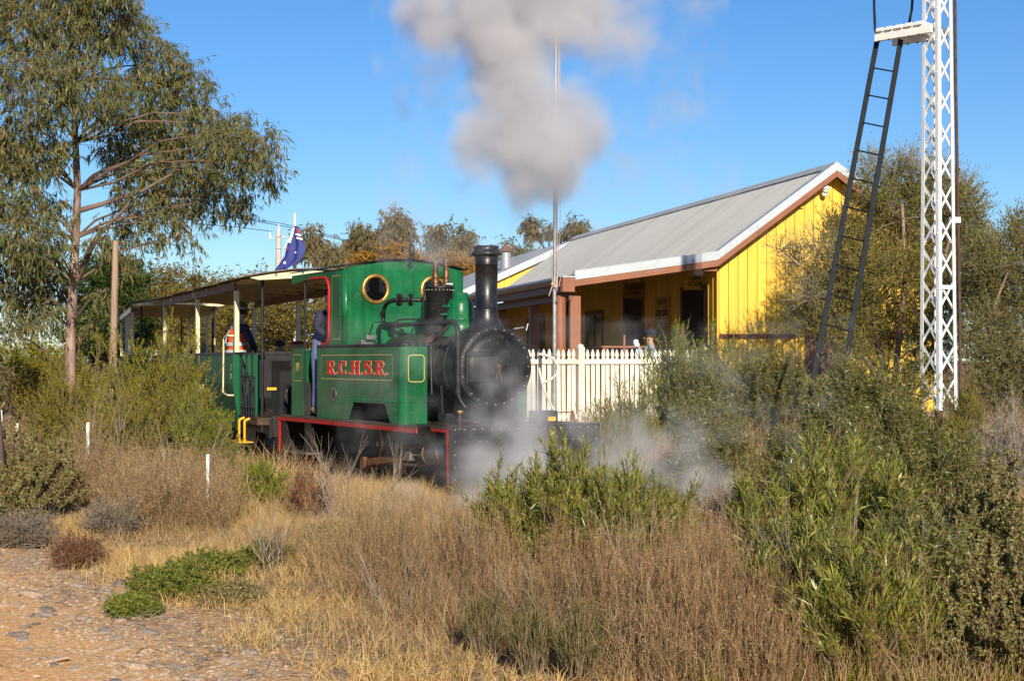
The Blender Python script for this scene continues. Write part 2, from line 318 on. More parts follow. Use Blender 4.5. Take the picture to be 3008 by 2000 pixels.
def shrub_geo(rx, ry, h, K, subs, leaves, lsub, LL, LW, up=0.4, spread=0.8, droop=0.0, lo=0.35, base_r=0.12, top=0.25, leafspread=0.6, stem_r=0.012, minr=0.62, bend=0.0, subr=0.003):
    ph = RNG.uniform(0, 2 * math.pi, K); ct = RNG.uniform(top * 0.0 + 0.02, 1, K) ** 0.8; stt = np.sqrt(1 - ct ** 2); rr = RNG.uniform(minr, 1.0, K) * (1 + 0.10 * rnd(K))
    T = np.stack([rx * rr * stt * np.cos(ph), ry * rr * stt * np.sin(ph), np.maximum(h * rr * (ct * (1 - top) + top), 0.04)], 1)
    B = np.stack([rx * base_r * np.cos(ph) * rr, ry * base_r * np.sin(ph) * rr, np.zeros(K)], 1)
    Mid = B * 0.5 + T * 0.5; Mid[:, 2] += 0.10 * h * (1 if up > 0 else -1); Mid += rnd(K, 3) * 0.05 * h
    seg = 5; ts = np.linspace(0, 1, seg + 1); cur = [((1 - t) ** 2) * B + 2 * t * (1 - t) * Mid + t * t * T for t in ts]
    parts = [twig_geo(cur[i], cur[i + 1], stem_r * (1 - 0.8 * ts[i]), stem_r * (1 - 0.8 * ts[i + 1])) for i in range(seg)]
    idx = np.repeat(np.arange(K), subs); n = len(idx); t = RNG.uniform(lo, 1.0, n)[:, None]
    P = ((1 - t) ** 2) * B[idx] + 2 * t * (1 - t) * Mid[idx] + t * t * T[idx]
    sd = nrm(2 * (1 - t) * (Mid[idx] - B[idx]) + 2 * t * (T[idx] - Mid[idx]))
    d = nrm(sd * 0.7 + rnd(n, 3) * spread * 0.6 + np.array([0, 0, up])); ls = lsub * RNG.uniform(0.5, 1.3, (n, 1)); E = P + d * ls
    parts.append(twig_geo(P, E, subr, subr * 0.4))
    stems = cat_geo(parts)
    i2 = np.repeat(np.arange(n), leaves); m = len(i2); t2 = RNG.uniform(0.1, 1.0, (m, 1)); P2 = P[i2] + d[i2] * ls[i2] * t2
    ld = nrm(d[i2] * 0.8 + rnd(m, 3) * leafspread + np.array([0, 0, -droop]))
    lv = leaf_geo(P2, ld, LL * RNG.uniform(0.6, 1.3, m), LW * RNG.uniform(0.7, 1.2, m), bend)
    P3 = P2[:, 2] < 0
    return stems, lv

_shrub_cache = {}
def shrub(name, label, loc, dims, leafm, stemm='twig', group=None, cat='shrub', rz=None, key=None, **k):
    o = thing(name, label, cat, loc, RNG.uniform(0, 6.28) if rz is None else rz, group)
    if key is not None and key in _shrub_cache:
        sm, lm, d0 = _shrub_cache[key]; o.scale = (dims[0] / d0[0], dims[1] / d0[1], dims[2] / d0[2])
    else:
        st, lv = shrub_geo(dims[0], dims[1], dims[2], **k)
        sm = npmesh('stem', *st); lm = npmesh('foliage', *lv)
        if key is not None: _shrub_cache[key] = (sm, lm, dims)
    a = obj('branch', sm, M[stemm], o); b = obj('foliage', lm, M[leafm], o)
    a['kind'] = 'stuff'; b['kind'] = 'stuff'
    return o

def clump_geo(C, Rd, nt_, nl, tl, LL, LW, droop=0.5, flat=1.0, shell=0.5, out=0.7, bend=0.1):
    C = np.asarray(C, float); Rd = np.asarray(Rd, float); wts = Rd ** 2; cnt = np.maximum(3, (nt_ * wts / wts.mean()).astype(int))
    idx = np.repeat(np.arange(len(C)), cnt); n = len(idx); u = nrm(rnd(n, 3)); rr = RNG.uniform(shell, 1.0, (n, 1)) ** 0.7
    off = u * rr * Rd[idx][:, None] * (1 + 0.12 * rnd(n, 1)); off[:, 2] *= flat; P = C[idx] + off
    d = nrm(u * out + rnd(n, 3) * 0.5 + np.array([0, 0, -droop * 0.6])); ls = tl * RNG.uniform(0.5, 1.4, (n, 1)); E = P + d * ls
    tw = twig_geo(P, E, 0.004 * max(1, tl * 2), 0.002)
    i2 = np.repeat(np.arange(n), nl); m = len(i2); t2 = RNG.uniform(0, 1.0, (m, 1)); P2 = P[i2] + d[i2] * ls[i2] * t2
    ld = nrm(d[i2] * 0.35 + rnd(m, 3) * 0.5 + np.array([0, 0, -droop]))
    lv = leaf_geo(P2, ld, LL * RNG.uniform(0.6, 1.3, m), LW * RNG.uniform(0.7, 1.2, m), bend)
    return tw, lv

def limb_pts(a, b, n=5, sag=0.15):
    a, b = Vector(a), Vector(b); L = (b - a).length; out = []
    for i in range(n + 1):
        t = i / n; p = a.lerp(b, t); p.z += math.sin(t * math.pi) * sag * L * 0.5
        if 0 < i < n: p += Vector((random.uniform(-1, 1), random.uniform(-1, 1), random.uniform(-1, 1))) * L * 0.03
        out.append(p)
    return out

def tree(name, label, base, trunk, tr, clumps, leafm, barkm, group=None, limbs=True, cat='tree', **k):
    """base: world point; trunk: list of world points; clumps: (world centre, radius)"""
    base = Vector(base); o = thing(name, label, cat, base, 0, group)
    tk = [Vector(p) - base for p in trunk]; mb = MB(); n = len(tk)
    mb.tube(tk, [tr * (1 - 0.75 * i / (n - 1)) for i in range(n)], 10)
    trk = mb.build('trunk', M[barkm], o)
    C = [Vector(c) - base for c, r in clumps]; rad = [r for c, r in clumps]
    if limbs:
        lb = MB()
        for c, r in zip(C, rad):
            below = [p for p in tk if p.z < c.z - 0.1] or [tk[-1]]
            a = min(below, key=lambda p: (p - c).length); L = (c - a).length
            lb.tube(limb_pts(a, c), [max(0.006, tr * 0.24 * (1 - 0.75 * i / 5)) for i in range(6)], 6)
            for q in range(4):
                e = c + Vector((random.uniform(-1, 1), random.uniform(-1, 1), random.uniform(-.6, 1))) * r * 0.9
                lb.tube(limb_pts(c, e, 3), [tr * 0.09, tr * 0.07, tr * 0.05, tr * 0.02], 5)
        l = lb.build('limb', M['limb_bark' if barkm == 'bark' else barkm], o); l['kind'] = 'stuff'
    tw, lv = clump_geo([tuple(c) for c in C], rad, **k)
    a = obj('twig', npmesh('twig', *tw), M['twig'], o); b = obj('crown', npmesh('crown', *lv), M[leafm], o)
    a['kind'] = 'stuff'; b['kind'] = 'stuff'
    return o

# ------------------------------------------------------------------ ground
def sstep(x, a, b):
    t = np.clip((x - a) / (b - a), 0, 1); return t * t * (3 - 2 * t)
def gz(x, y):
    x = np.asarray(x, float); y = np.asarray(y, float); q = x + 0.5363 * y
    h = 0.42 * sstep(q, 11.6, 13.2) * sstep(y, 14, 19) * (1 - sstep(y, 60, 90)) * sstep(x, -3.5, -0.5)
    h = h + 0.05 * np.sin(x * 1.3 + 0.4) * np.sin(y * 0.9) * sstep(q, 3.4, 4.5) * (1 - sstep(q, 8.2, 8.8))
    return h + 0.012 * np.sin(x * 4.1 + y * 2.2) * np.sin(y * 3.7 - x)
def gzf(x, y): return float(gz(x, y))
def G(x, y, dz=0.0): return Vector((x, y, gzf(x, y) + dz))

xs = np.concatenate([-np.geomspace(1500, 14, 26), np.linspace(-13.5, 13.5, 160), np.geomspace(14, 1500, 26)])
ys = np.concatenate([np.linspace(-60, 3, 12), np.linspace(3.5, 34, 190), np.geomspace(35, 2500, 30)])
X, Y = np.meshgrid(xs, ys, indexing='ij'); Z = gz(X, Y)
V = np.stack([X, Y, Z], -1).reshape(-1, 3); ny = len(ys)
ii, jj = np.meshgrid(np.arange(len(xs) - 1), np.arange(ny - 1), indexing='ij'); a = (ii * ny + jj).ravel()
gm = npmesh('ground', V, np.stack([a, a + ny, a + ny + 1, a + 1], 1)); gm.polygons.foreach_set('use_smooth', np.ones(len(gm.polygons), bool))
m, t, o = newmat('ground'); N = t.nodes.new; L = t.links.new
tc = N('ShaderNodeTexCoord'); sx = N('ShaderNodeSeparateXYZ'); L(tc.outputs['Object'], sx.inputs[0])
n0 = N('ShaderNodeTexNoise'); n0.inputs['Scale'].default_value = 0.9; n0.inputs['Detail'].default_value = 7; L(tc.outputs['Object'], n0.inputs[0])
n1 = N('ShaderNodeTexNoise'); n1.inputs['Scale'].default_value = 30; n1.inputs['Detail'].default_value = 8; L(tc.outputs['Object'], n1.inputs[0])
q1 = N('ShaderNodeMath'); q1.operation = 'MULTIPLY_ADD'; q1.inputs[1].default_value = 0.5363; L(sx.outputs[1], q1.inputs[0]); L(sx.outputs[0], q1.inputs[2])
q2 = N('ShaderNodeMath'); q2.operation = 'MULTIPLY_ADD'; q2.inputs[1].default_value = 1.6; L(n0.outputs[0], q2.inputs[0]); L(q1.outputs[0], q2.inputs[2])
mr = N('ShaderNodeMapRange'); mr.inputs['From Min'].default_value = 3.1; mr.inputs['From Max'].default_value = 4.9; L(q2.outputs[0], mr.inputs[0])
rp = N('ShaderNodeValToRGB'); L(mr.outputs[0], rp.inputs[0]); e = rp.color_ramp.elements
e[0].color = (0.80, 0.44, 0.19, 1); e[1].color = (0.34, 0.215, 0.12, 1); x = e.new(0.5); x.color = (0.62, 0.37, 0.18, 1)
r1 = N('ShaderNodeValToRGB'); L(n1.outputs[0], r1.inputs[0]); r1.color_ramp.elements[0].position = 0.3; r1.color_ramp.elements[1].position = 0.7
r1.color_ramp.elements[0].color = (0.62, 0.60, 0.58, 1); r1.color_ramp.elements[1].color = (1.25, 1.25, 1.25, 1)
mx = N('ShaderNodeMix'); mx.data_type = 'RGBA'; mx.blend_type = 'MULTIPLY'; mx.inputs['Factor'].default_value = 1; L(rp.outputs[0], mx.inputs['A']); L(r1.outputs[0], mx.inputs['B'])
b = N('ShaderNodeBsdfPrincipled'); b.inputs['Roughness'].default_value = 0.95; b.inputs['Specular IOR Level'].default_value = 0.1; L(mx.outputs['Result'], b.inputs['Base Color'])
bp = N('ShaderNodeBump'); bp.inputs['Strength'].default_value = 0.7; bp.inputs['Distance'].default_value = 0.02; L(n1.outputs[0], bp.inputs['Height']); L(bp.outputs[0], b.inputs['Normal']); L(b.outputs[0], o.inputs[0])
ground = obj('ground', gm, m); ground['kind'] = 'structure'

# ------------------------------------------------------------------ frames of the train and the station (yaw about Z, origin on the ground)
def frame(px, py, Y, yaw):
    p = at(px, py, Y); return Vector((p.x, p.y, 0)), R(yaw)
def fw(fr, v, u, z=0.0):
    o, a = fr; return Vector((o.x + v * math.cos(a) - u * math.sin(a), o.y + v * math.sin(a) + u * math.cos(a), z))
LOCO = frame(1320.6, 1252, 17.6, 28.2)
COACH = frame(684, 1042, 24.5, 20.6)
COACH2 = frame(381, 900, 35.5, 15.6)
BLD = frame(2113, 984, 30, 13.3)

# ------------------------------------------------------------------ railway track
cl = [fw(LOCO, .98, -13), fw(LOCO, .98, -6), fw(LOCO, .98, 0), fw(LOCO, .98, 3), fw(LOCO, .98, 5.6), fw(COACH, .98, 0.5), fw(COACH, .98, 5), fw(COACH, .98, 9.5), fw(COACH2, .98, 1), fw(COACH2, .98, 8), fw(COACH2, .98, 20)]
def resample(pts, step=0.6):
    out = []
    for i in range(len(pts) - 1):
        p0, p1, p2, p3 = pts[max(i - 1, 0)], pts[i], pts[i + 1], pts[min(i + 2, len(pts) - 1)]; n = max(1, int((p2 - p1).length / step))
        for k in range(n):
            t = k / n; out.append(0.5 * ((2 * p1) + (p2 - p0) * t + (2 * p0 - 5 * p1 + 4 * p2 - p3) * t * t + (3 * p1 - p0 - 3 * p2 + p3) * t ** 3))
    return out + [pts[-1]]
cp = resample(cl)
def side_of(pts, i):
    d = (pts[min(i + 1, len(pts) - 1)] - pts[max(i - 1, 0)]).normalized(); return Vector((d.y, -d.x, 0))
track = thing('railway_track', 'narrow gauge railway track with rusty rails running under the green train', 'track', (0, 0, 0))
for s in (-1, 1):
    mb = MB()
    for i in range(len(cp) - 1):
        a = cp[i] + side_of(cp, i) * 0.305 * s; b_ = cp[i + 1] + side_of(cp, i + 1) * 0.305 * s
        mb.bar(a + Vector((0, 0, .075)), b_ + Vector((0, 0, .075)), .05, .07)
    mb.build('rail', M['rust'], track)
slp = MB(); slp.box(-.62, .62, -.09, .09, -.03, .04); slm = slp.mesh('sleeper'); slm.materials.append(M['old_wood'])
for i in range(0, len(cp) - 1):
    d = side_of(cp, i); inst('sleeper', slm, track, cp[i] + Vector((0, 0, 0.0)), (0, 0, math.atan2(d.y, d.x)))
bal = MB()
for i in range(len(cp) - 1):
    a, b_ = cp[i], cp[i + 1]; sa, sb = side_of(cp, i), side_of(cp, i + 1)
    bal.add([a - sa * 1.1 + Vector((0, 0, -.06)), a + sa * 1.1 + Vector((0, 0, -.06)), b_ + sb * 1.1 + Vector((0, 0, -.06)), b_ - sb * 1.1 + Vector((0, 0, -.06)),
             a - sa * .75 + Vector((0, 0, .02)), a + sa * .75 + Vector((0, 0, .02)), b_ + sb * .75 + Vector((0, 0, .02)), b_ - sb * .75 + Vector((0, 0, .02))],
            [(4, 5, 6, 7), (0, 4, 7, 3), (5, 1, 2, 6)])
bo = bal.build('ballast_bed', M['stone_tan']); bo['kind'] = 'structure'

# ------------------------------------------------------------------ station building (local x = across, y = back, z = up)
bo_, ba = BLD
B = thing('station_building', 'yellow board station building with grey corrugated roof and open porch behind the picket fence', 'building', bo_, ba)
PZ = 0.62                                    # platform level
XR, ZR = 2.26, 5.30                          # ridge
def roofz(x):
    x = x if x <= XR else 2 * XR - x
    if x >= -0.15: return 3.56 + (x + 0.15) * (ZR - 3.56) / (XR + 0.15)
    return 3.56 + (x + 0.15) * (3.56 - 3.13) / 2.95
LB = 18.3
# gable boards, one board per piece
bw = 0.193
for k in range(24):
    x0 = k * bw; x1 = x0 + bw - 0.011; zt0 = roofz(x0) - 0.09; zt1 = roofz(x1) - 0.09
    mb = MB(); dy = random.uniform(0, .004); mb.prism([(x0, PZ), (x1, PZ), (x1, zt1), (x0, zt0)], lambda a, b, t: (a, t, b), -0.0 + dy, 0.03)
    mb.build('board', M['wall_yellow'], B)
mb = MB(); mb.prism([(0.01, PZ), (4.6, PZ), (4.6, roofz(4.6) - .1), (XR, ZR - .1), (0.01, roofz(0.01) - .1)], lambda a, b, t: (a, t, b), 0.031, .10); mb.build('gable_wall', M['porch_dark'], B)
# dado rail, corner stops, window on the gable
mb = MB(); mb.box(0.0, 1.52, -0.07, -0.002, 2.04, 2.11); mb.build('dado_rail', M['trim_maroon'], B, .008)
mb = MB(); mb.box(2.75, 4.6, -0.07, -0.002, 2.04, 2.11); mb.build('dado_rail', M['trim_maroon'], B, .008)
win = MB(); win.box(1.75, 1.83, -.05, -.003, 1.35, 3.2); win.box(2.55, 2.63, -.05, -.003, 1.35, 3.2); win.box(1.83, 2.55, -.05, -.003, 3.12, 3.2); win.box(1.83, 2.55, -.05, -.003, 1.35, 1.45); win.box(1.83, 2.55, -.045, -.003, 2.24, 2.30)
wf = win.build('window', M['trim_maroon'], B, .006)
mb = MB(); mb.box(1.83, 2.55, -.02, -.004, 1.45, 3.12); mb.build('pane', M['trim_maroon'], wf)
mb = MB()
for k in range(5): mb.box(2.25, 2.62, -.03, -.003, 4.05 + k * .075, 4.09 + k * .075)
mb.build('gable_vent', M['trim_maroon'], B)
# side wall inside the porch: boards
for k in range(94):
    y0 = 0.03 + k * bw; y1 = y0 + bw - .010
    if y0 > LB: break
    dx = random.uniform(0, .004)
    door = (0.78 < y0 < 2.0) or (4.6 < y0 < 5.9) or (10.6 < y0 < 12.0)
    winr = (7.75 < y0 < 9.0) or (13.3 < y0 < 15.0)
    if door: rg = [(3.0, roofz(0) - .12)]
    elif winr: rg = [(PZ, 1.95), (2.75, roofz(0) - .12)]
    else: rg = [(PZ, roofz(0) - .12)]
    for z0, z1 in rg:
        mb = MB(); mb.box(0.0 + dx, .025, y0, y1, z0, z1); mb.build('board', M['wall_yellow'], B)
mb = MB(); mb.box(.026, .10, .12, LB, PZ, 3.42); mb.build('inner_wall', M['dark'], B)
for (a, b_) in ((0.77, 2.05), (4.66, 5.95), (10.6, 12.1)):
    mb = MB(); mb.box(-.03, .03, a - .09, a - .001, PZ, 3.08); mb.box(-.03, .03, b_ + .001, b_ + .09, PZ, 3.08); mb.box(-.03, .03, a, b_, 3.0, 3.08)
    fr_ = mb.build('door', M['trim_maroon'], B, .005)
    mb = MB(); mb.box(.01, .024, a, b_, PZ, 2.99); mb.build('door_leaf', M['dark'], fr_)
for (a, b_) in ((7.75, 9.05), (13.3, 15.0)):
    mb = MB(); mb.box(-.04, .02, a - .10, a, 1.9, 2.8); mb.box(-.04, .02, b_, b_ + .10, 1.9, 2.8); mb.box(-.04, .02, a, b_, 2.7, 2.8); mb.box(-.12, .02, a, b_, 1.88, 1.95); mb.box(-.02, .02, (a + b_) / 2 - .03, (a + b_) / 2 + .03, 1.95, 2.7)
    w_ = mb.build('window', M['trim_maroon'], B, .005)
    mb = MB(); mb.box(.0, .012, a, b_, 1.95, 2.7); mb.build('pane', M['glass_dark'], w_)
for a, b_ in ((0.1, .68), (2.15, 4.55), (6.05, 7.6), (9.2, 10.5), (12.2, 13.2)):
    mb = MB(); mb.box(-.06, -.001, a, b_, 1.80, 1.90); mb.build('dado_rail', M['trim_maroon'], B, .006)
# roof sheets: corrugated, one sheet per piece
def sheet(name, x0, z0, x1, z1, w=0.762, nc=10, mat='roof_sheet'):
    mb = MB(); n = nc * 6
    nx, nz_ = -(z1 - z0), (x1 - x0); ln = math.hypot(nx, nz_); nx /= ln; nz_ /= ln
    if nz_ < 0: nx, nz_ = -nx, -nz_
    vs = []
    for i in range(n + 1):
        y = w * i / n; h = 0.010 * math.sin(2 * math.pi * nc * i / n)
        vs += [(x0 + nx * h, y, z0 + nz_ * h), (x1 + nx * h, y, z1 + nz_ * h)]
    mb.add(vs, [(2 * i, 2 * i + 1, 2 * i + 3, 2 * i + 2) for i in range(n)], True)
    me = mb.mesh(name); me.materials.append(M[mat]); return me
sA = sheet('roof_sheet', -0.15, 3.60, XR - .02, ZR + .03); sB = sheet('verandah_sheet', -3.16, 3.145, -0.12, 3.585); sC = sheet('roof_sheet', XR + .02, ZR + .03, 2 * XR + .45, 3.38)
for k in range(25):
    y = -0.27 + k * 0.745
    for nm, me, dz in (('roof_sheet', sA, 0), ('verandah_sheet', sB, 0), ('roof_sheet', sC, 0)):
        inst(nm, me, B, (0, y, 0.002 * (k % 2)))
mb = MB(); mb.prism([(-.17, .0), (0, .075), (.17, .0), (.17, .008), (0, .085), (-.17, .008)], lambda a, b, t: (XR + a, t, ZR + .015 + b - abs(a) * .35), -.3, LB); mb.build('ridge_cap', M['roof_sheet'], B)
scr = MB()
for y in np.arange(-.1, LB, .38):
    for x in (-2.9, -2.0, -1.1, -.3, .3, 1.1, 1.9): scr.sphere((x, y + random.uniform(-.02, .02), roofz(x) + .045), .016, 5, 3)
sc_ = scr.build('roof_screw', M['barge_metal'], B); sc_['kind'] = 'stuff'
# metal barge capping and brown barge board on the near end
def strip(xa, xb, top, bot, y0, y1, mat, name, bev=.004):
    mb = MB(); mb.prism([(xa, roofz(xa) + bot), (xb, roofz(xb) + bot), (xb, roofz(xb) + top), (xa, roofz(xa) + top)], lambda a, b, t: (a, t, b), y0, y1); return mb.build(name, M[mat], B, bev)
for xa, xb in ((-2.92, -.15), (-.15, XR), (XR, 2 * XR + .4)):
    strip(xa, xb, .085, -.075, -.335, -.305, 'barge_metal', 'barge_capping')
    mbc = MB(); mbc.prism([(xa, roofz(xa) + .086), (xb, roofz(xb) + .086), (xb, roofz(xb) + .094), (xa, roofz(xa) + .094)], lambda a, b, t: (a, t, b), -.335, -.12); mbc.build('barge_capping', M['barge_metal'], B)
    strip(xa, xb, -.077, -.195, -.33, -.29, 'trim_brown', 'barge_board')
mb = MB(); mb.box(-3.16, -2.925, -.345, -.29, 2.86, 3.12); mb.build('barge_end', M['trim_brown'], B, .004)
mb = MB(); mb.box(-3.165, -2.9, -.36, -.25, 3.122, 3.15); mb.build('barge_end_cap', M['barge_metal'], B)
# gutter and fascia
mb = MB(); mb.prism([(-3.30, 3.12), (-3.31, 3.08), (-3.27, 2.99), (-3.18, 2.985), (-3.18, 2.995), (-3.26, 3.0), (-3.295, 3.085), (-3.285, 3.125)], lambda a, b, t: (a, t, b), -.28, LB); mb.build('gutter', M['gutter'], B)
mb = MB(); mb.box(-3.175, -3.145, -.28, LB, 2.86, 3.10); mb.build('fascia_board', M['trim_maroon'], B)
mb = MB(); mb.box(-3.0, -2.93, -.2, LB, 2.72, 2.86); mb.build('verandah_beam', M['trim_maroon'], B)
mb = MB(); mb.box(-3.14, 0, -.2, LB, 2.96, 2.97)
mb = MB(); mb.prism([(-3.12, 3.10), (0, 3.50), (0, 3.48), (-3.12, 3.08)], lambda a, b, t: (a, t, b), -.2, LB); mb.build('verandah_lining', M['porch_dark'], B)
for k, y in enumerate((0.05, 3.1, 6.2, 9.3, 12.4, 15.5)):
    mb = MB(); mb.box(-2.93, -2.72, y - .07, y + .07, PZ, 2.80); mb.build('verandah_post', M['trim_brown'], B, .01)
    if k == 0:
        mb = MB(); mb.lathe([(.11, PZ), (.11, 2.80)], (-3.13, -.05, 0), n=16); mb.build('downpipe', M['trim_brown'], B)
    elif k < 4:
        mb = MB(); mb.bar((-2.82, y + .07, 2.3), (-2.82, y + .55, 2.8), .05, .05); mb.build('post_brace', M['trim_maroon'], B)
mb = MB(); mb.box(-.38, -.12, -.22, -.14, 3.28, 3.36); mb.build('rafter_end', M['trim_brown'], B, .004)
mb = MB()
for i in range(4): mb.box(-.02 - 0.0, .0, .0, .001, 0, 0) if False else None
for yy in (.03, .25, .50): mb.box(-.035, -.001, yy, yy + .04, PZ, 3.35)
mb.build('cover_strip', M['wall_yellow'], B)
# far section with its own higher side slope, yellow end wall, vent
def zf(x): return 5.27 + (x - XR) * 0.455
for k in range(30):
    x1 = XR - .25 - k * .193; x0 = x1 - .187
    if x0 < -3.9: break
    zt0, zt1 = zf(x0) - .14, zf(x1) - .14; zb0, zb1 = roofz(max(x0, -3.1)) - .1, roofz(max(x1, -3.1)) - .1
    if zt0 <= zb0 or x0 < -3.1: zb0 = min(zb0, 1.0) if x0 < -3.1 else zb0
    mb = MB(); mb.prism([(x0, zb0), (x1, zb1), (x1, max(zt1, zb1 + .01)), (x0, max(zt0, zb0 + .01))], lambda a, b, t: (a, t, b), LB + .02, LB + .05); mb.build('board', M['wall_yellow'], B)
mb = MB(); mb.prism([(-4.2, zf(-4.2) - .17), (XR, zf(XR) - .17), (XR, zf(XR) + .04), (-4.2, zf(-4.2) + .04)], lambda a, b, t: (a, t, b), LB - .14, LB - .10); mb.build('barge_capping', M['barge_metal'], B)
mb = MB(); mb.prism([(-4.2, zf(-4.2)), (XR, zf(XR)), (XR, zf(XR) + .02), (-4.2, zf(-4.2) + .02)], lambda a, b, t: (a, t, b), LB - .1, LB + 10); mb.build('far_roof', M['roof_sheet'], B)
mb = MB(); mb.prism([(2 * XR + 2, zf(-2)), (XR, zf(XR)), (XR, zf(XR) + .02), (2 * XR + 2, zf(-2) + .02)], lambda a, b, t: (a, t, b), LB - .1, LB + 10); mb.build('far_roof', M['roof_sheet'], B)
mb = MB(); mb.box(-4.0, 4.8, LB + .06, LB + 9.8, PZ, 2.5); mb.build('far_wall', M['wall_yellow'], B)
vx, vy = 0.62, LB + 2.2
mb = MB(); mb.lathe([(.17, zf(vx) - .1), (.165, zf(vx) + .50)], (vx, vy, 0), n=18); vt = mb.build('roof_vent', M['galv'], B)
mb = MB(); mb.lathe([(.25, zf(vx) + .52), (.25, zf(vx) + .55), (.0, zf(vx) + .78)], (vx, vy, 0), n=8, sm=False); mb.build('vent_cowl', M['rust'], vt)
mb = MB(); mb.lathe([(.06, 0), (.06, .05), (.02, .06)], (2.10, -.10, 4.80), (0, -1, 0), n=12); mb.sphere((2.10, -.16, 4.86), .07, 10, 6, (1, 1, .8)); mb.lathe([(.10, 0), (.07, .05), (.02, .08)], (2.10, -.16, 4.88), n=14); mb.build('gable_lamp', M['white_paint'], B)
mb = MB(); mb.box(1.62, 1.70, -.05, -.002, 4.52, 4.56); mb.box(1.36, 1.40, -.04, -.002, 4.40, 4.44); mb.build('bracket', M['wall_yellow'], B)
# platform slab
mb = MB(); mb.box(-3.4, 5.5, -1.1, LB + 10, -.1, PZ); pf = mb.build('station_platform', M['stone_dark'], None); pf.location = bo_; pf.rotation_euler = (0, 0, ba); pf['kind'] = 'structure'

# text helper
def text(name, body, size, mat, parent, loc, rot, ext=.002, off=0.0, sx=1.0, align='CENTER'):
    c = bpy.data.curves.new(name, 'FONT'); c.body = body; c.size = size; c.extrude = ext; c.offset = off; c.align_x = align; c.align_y = 'CENTER'; c.resolution_u = 3; c.space_line = .85
    tmp = bpy.data.objects.new(name, c); me = bpy.data.meshes.new_from_object(tmp); bpy.data.objects.remove(tmp); me.materials.clear(); me.materials.append(M[mat])
    o = bpy.data.objects.new(name, me); COL.objects.link(o); o.parent = parent; o.location = loc; o.rotation_euler = rot; o.scale = (sx, 1, 1); return o
# hanging signs, each a thing
def sign(name, label, loc, w, h, mat, lines, size, tmat='sign_black', sx=.75):
    s_ = thing(name, label, 'sign', fw(BLD, loc[0], loc[1], loc[2]), ba)
    mb = MB(); mb.box(-w / 2, w / 2, -.012, .012, -h / 2, h / 2); mb.build('sign_board', M[mat], s_, .003)
    mb = MB(); mb.tube([(-w * .35, 0, h / 2), (-w * .35, 0, h / 2 + .12)], .006, 5); mb.tube([(w * .35, 0, h / 2), (w * .35, 0, h / 2 + .12)], .006, 5); mb.build('hanger', M['rust_dark'], s_)
    for i, ln in enumerate(lines):
        text('lettering', ln, size, tmat, s_, (0, -.0145, (len(lines) - 1) * size * .48 - i * size * .96), (R(90), 0, 0), .001, size * .025, sx)
    return s_
sign('lamp_room_sign', 'yellow hanging sign lettered LAMP ROOM under the verandah end', (-.16, .9, 3.15), .46, .34, 'sign_yellow', ['LAMP', 'ROOM'], .125)
sign('waiting_room_sign', 'dark amber hanging sign lettered WAITING ROOM above the dark doorway', (-.27, 4.45, 3.12), .48, .35, 'sign_rust', ['WAITING', 'ROOM'], .125, 'sign_black', .68)
po = thing('poster', 'tall faded poster lettered pay cash on the porch wall', 'poster', fw(BLD, -.012, 3.3, 2.45), ba - R(90))
mb = MB(); mb.box(-.50, .50, -.004, .004, -.48, .48); mb.build('poster_sheet', M['sign_cream'], po)
mb = MB(); mb.box(-.46, .30, -.008, -.0045, -.44, -.22); mb.build('poster_picture', M['tan_cloth'], po)
text('lettering', 'pay cash', .27, 'sign_black', po, (0, -.006, .18), (R(90), 0, 0), .001, .006, .85)
text('lettering', 'OUR TERMS', .13, 'trim_maroon', po, (0, -.006, .38), (R(90), 0, 0), .001, .002, .8)
mb = MB()
for k in range(5): mb.box(-.42, -.05, -.0056, -.0042, .02 - k * .055, .032 - k * .055); mb.box(.05, .42, -.0056, -.0042, .02 - k * .055, .032 - k * .055)
mb.build('small_print', M['sign_black'], po)
# brochure rack
bt = thing('brochure_rack', 'rack of coloured brochures below the small porch window', 'rack', fw(BLD, -.75, 9.3, 1.62), ba)
mb = MB(); mb.box(-.32, .32, 0, .14, -.12, -.10); mb.box(-.32, .32, .12, .14, -.10, .16); mb.box(-.33, -.32, 0, .14, -.12, .16); mb.box(.32, .33, 0, .14, -.12, .16); mb.box(-.02, .02, .05, .09, PZ - 1.62, -.12); mb.build('rack_frame', M['dark'], bt)
for k in range(11):
    mb = MB(); mb.box(-.31 + k * .057, -.31 + k * .057 + .05, .02, .05, -.098, .13 + .02 * (k % 2)); mb.build('brochure', M['booklet%d' % (k % 5)], bt)
# rustic table rail on the porch
tb = thing('platform_trolley', 'brown timber platform trolley on the porch left of the lamp room door', 'trolley', fw(BLD, -1.0, 2.2, 0), ba)
mb = MB(); mb.box(-.75, .35, -.3, .3, 1.86, 1.90); mb.build('tray', M['trim_brown'], tb)
for x in (.26, .05):
    mb = MB(); mb.box(x - .03, x + .03, -.32, -.26, PZ, 2.35 if x > .2 else 1.86); mb.build('upright', M['trim_brown'], tb)
mb = MB(); mb.box(-.3, -.26, -.3, -.26, PZ, 2.12); mb.box(-.7, -.66, -.3, -.26, PZ, 1.86); mb.build('upright', M['trim_brown'], tb)

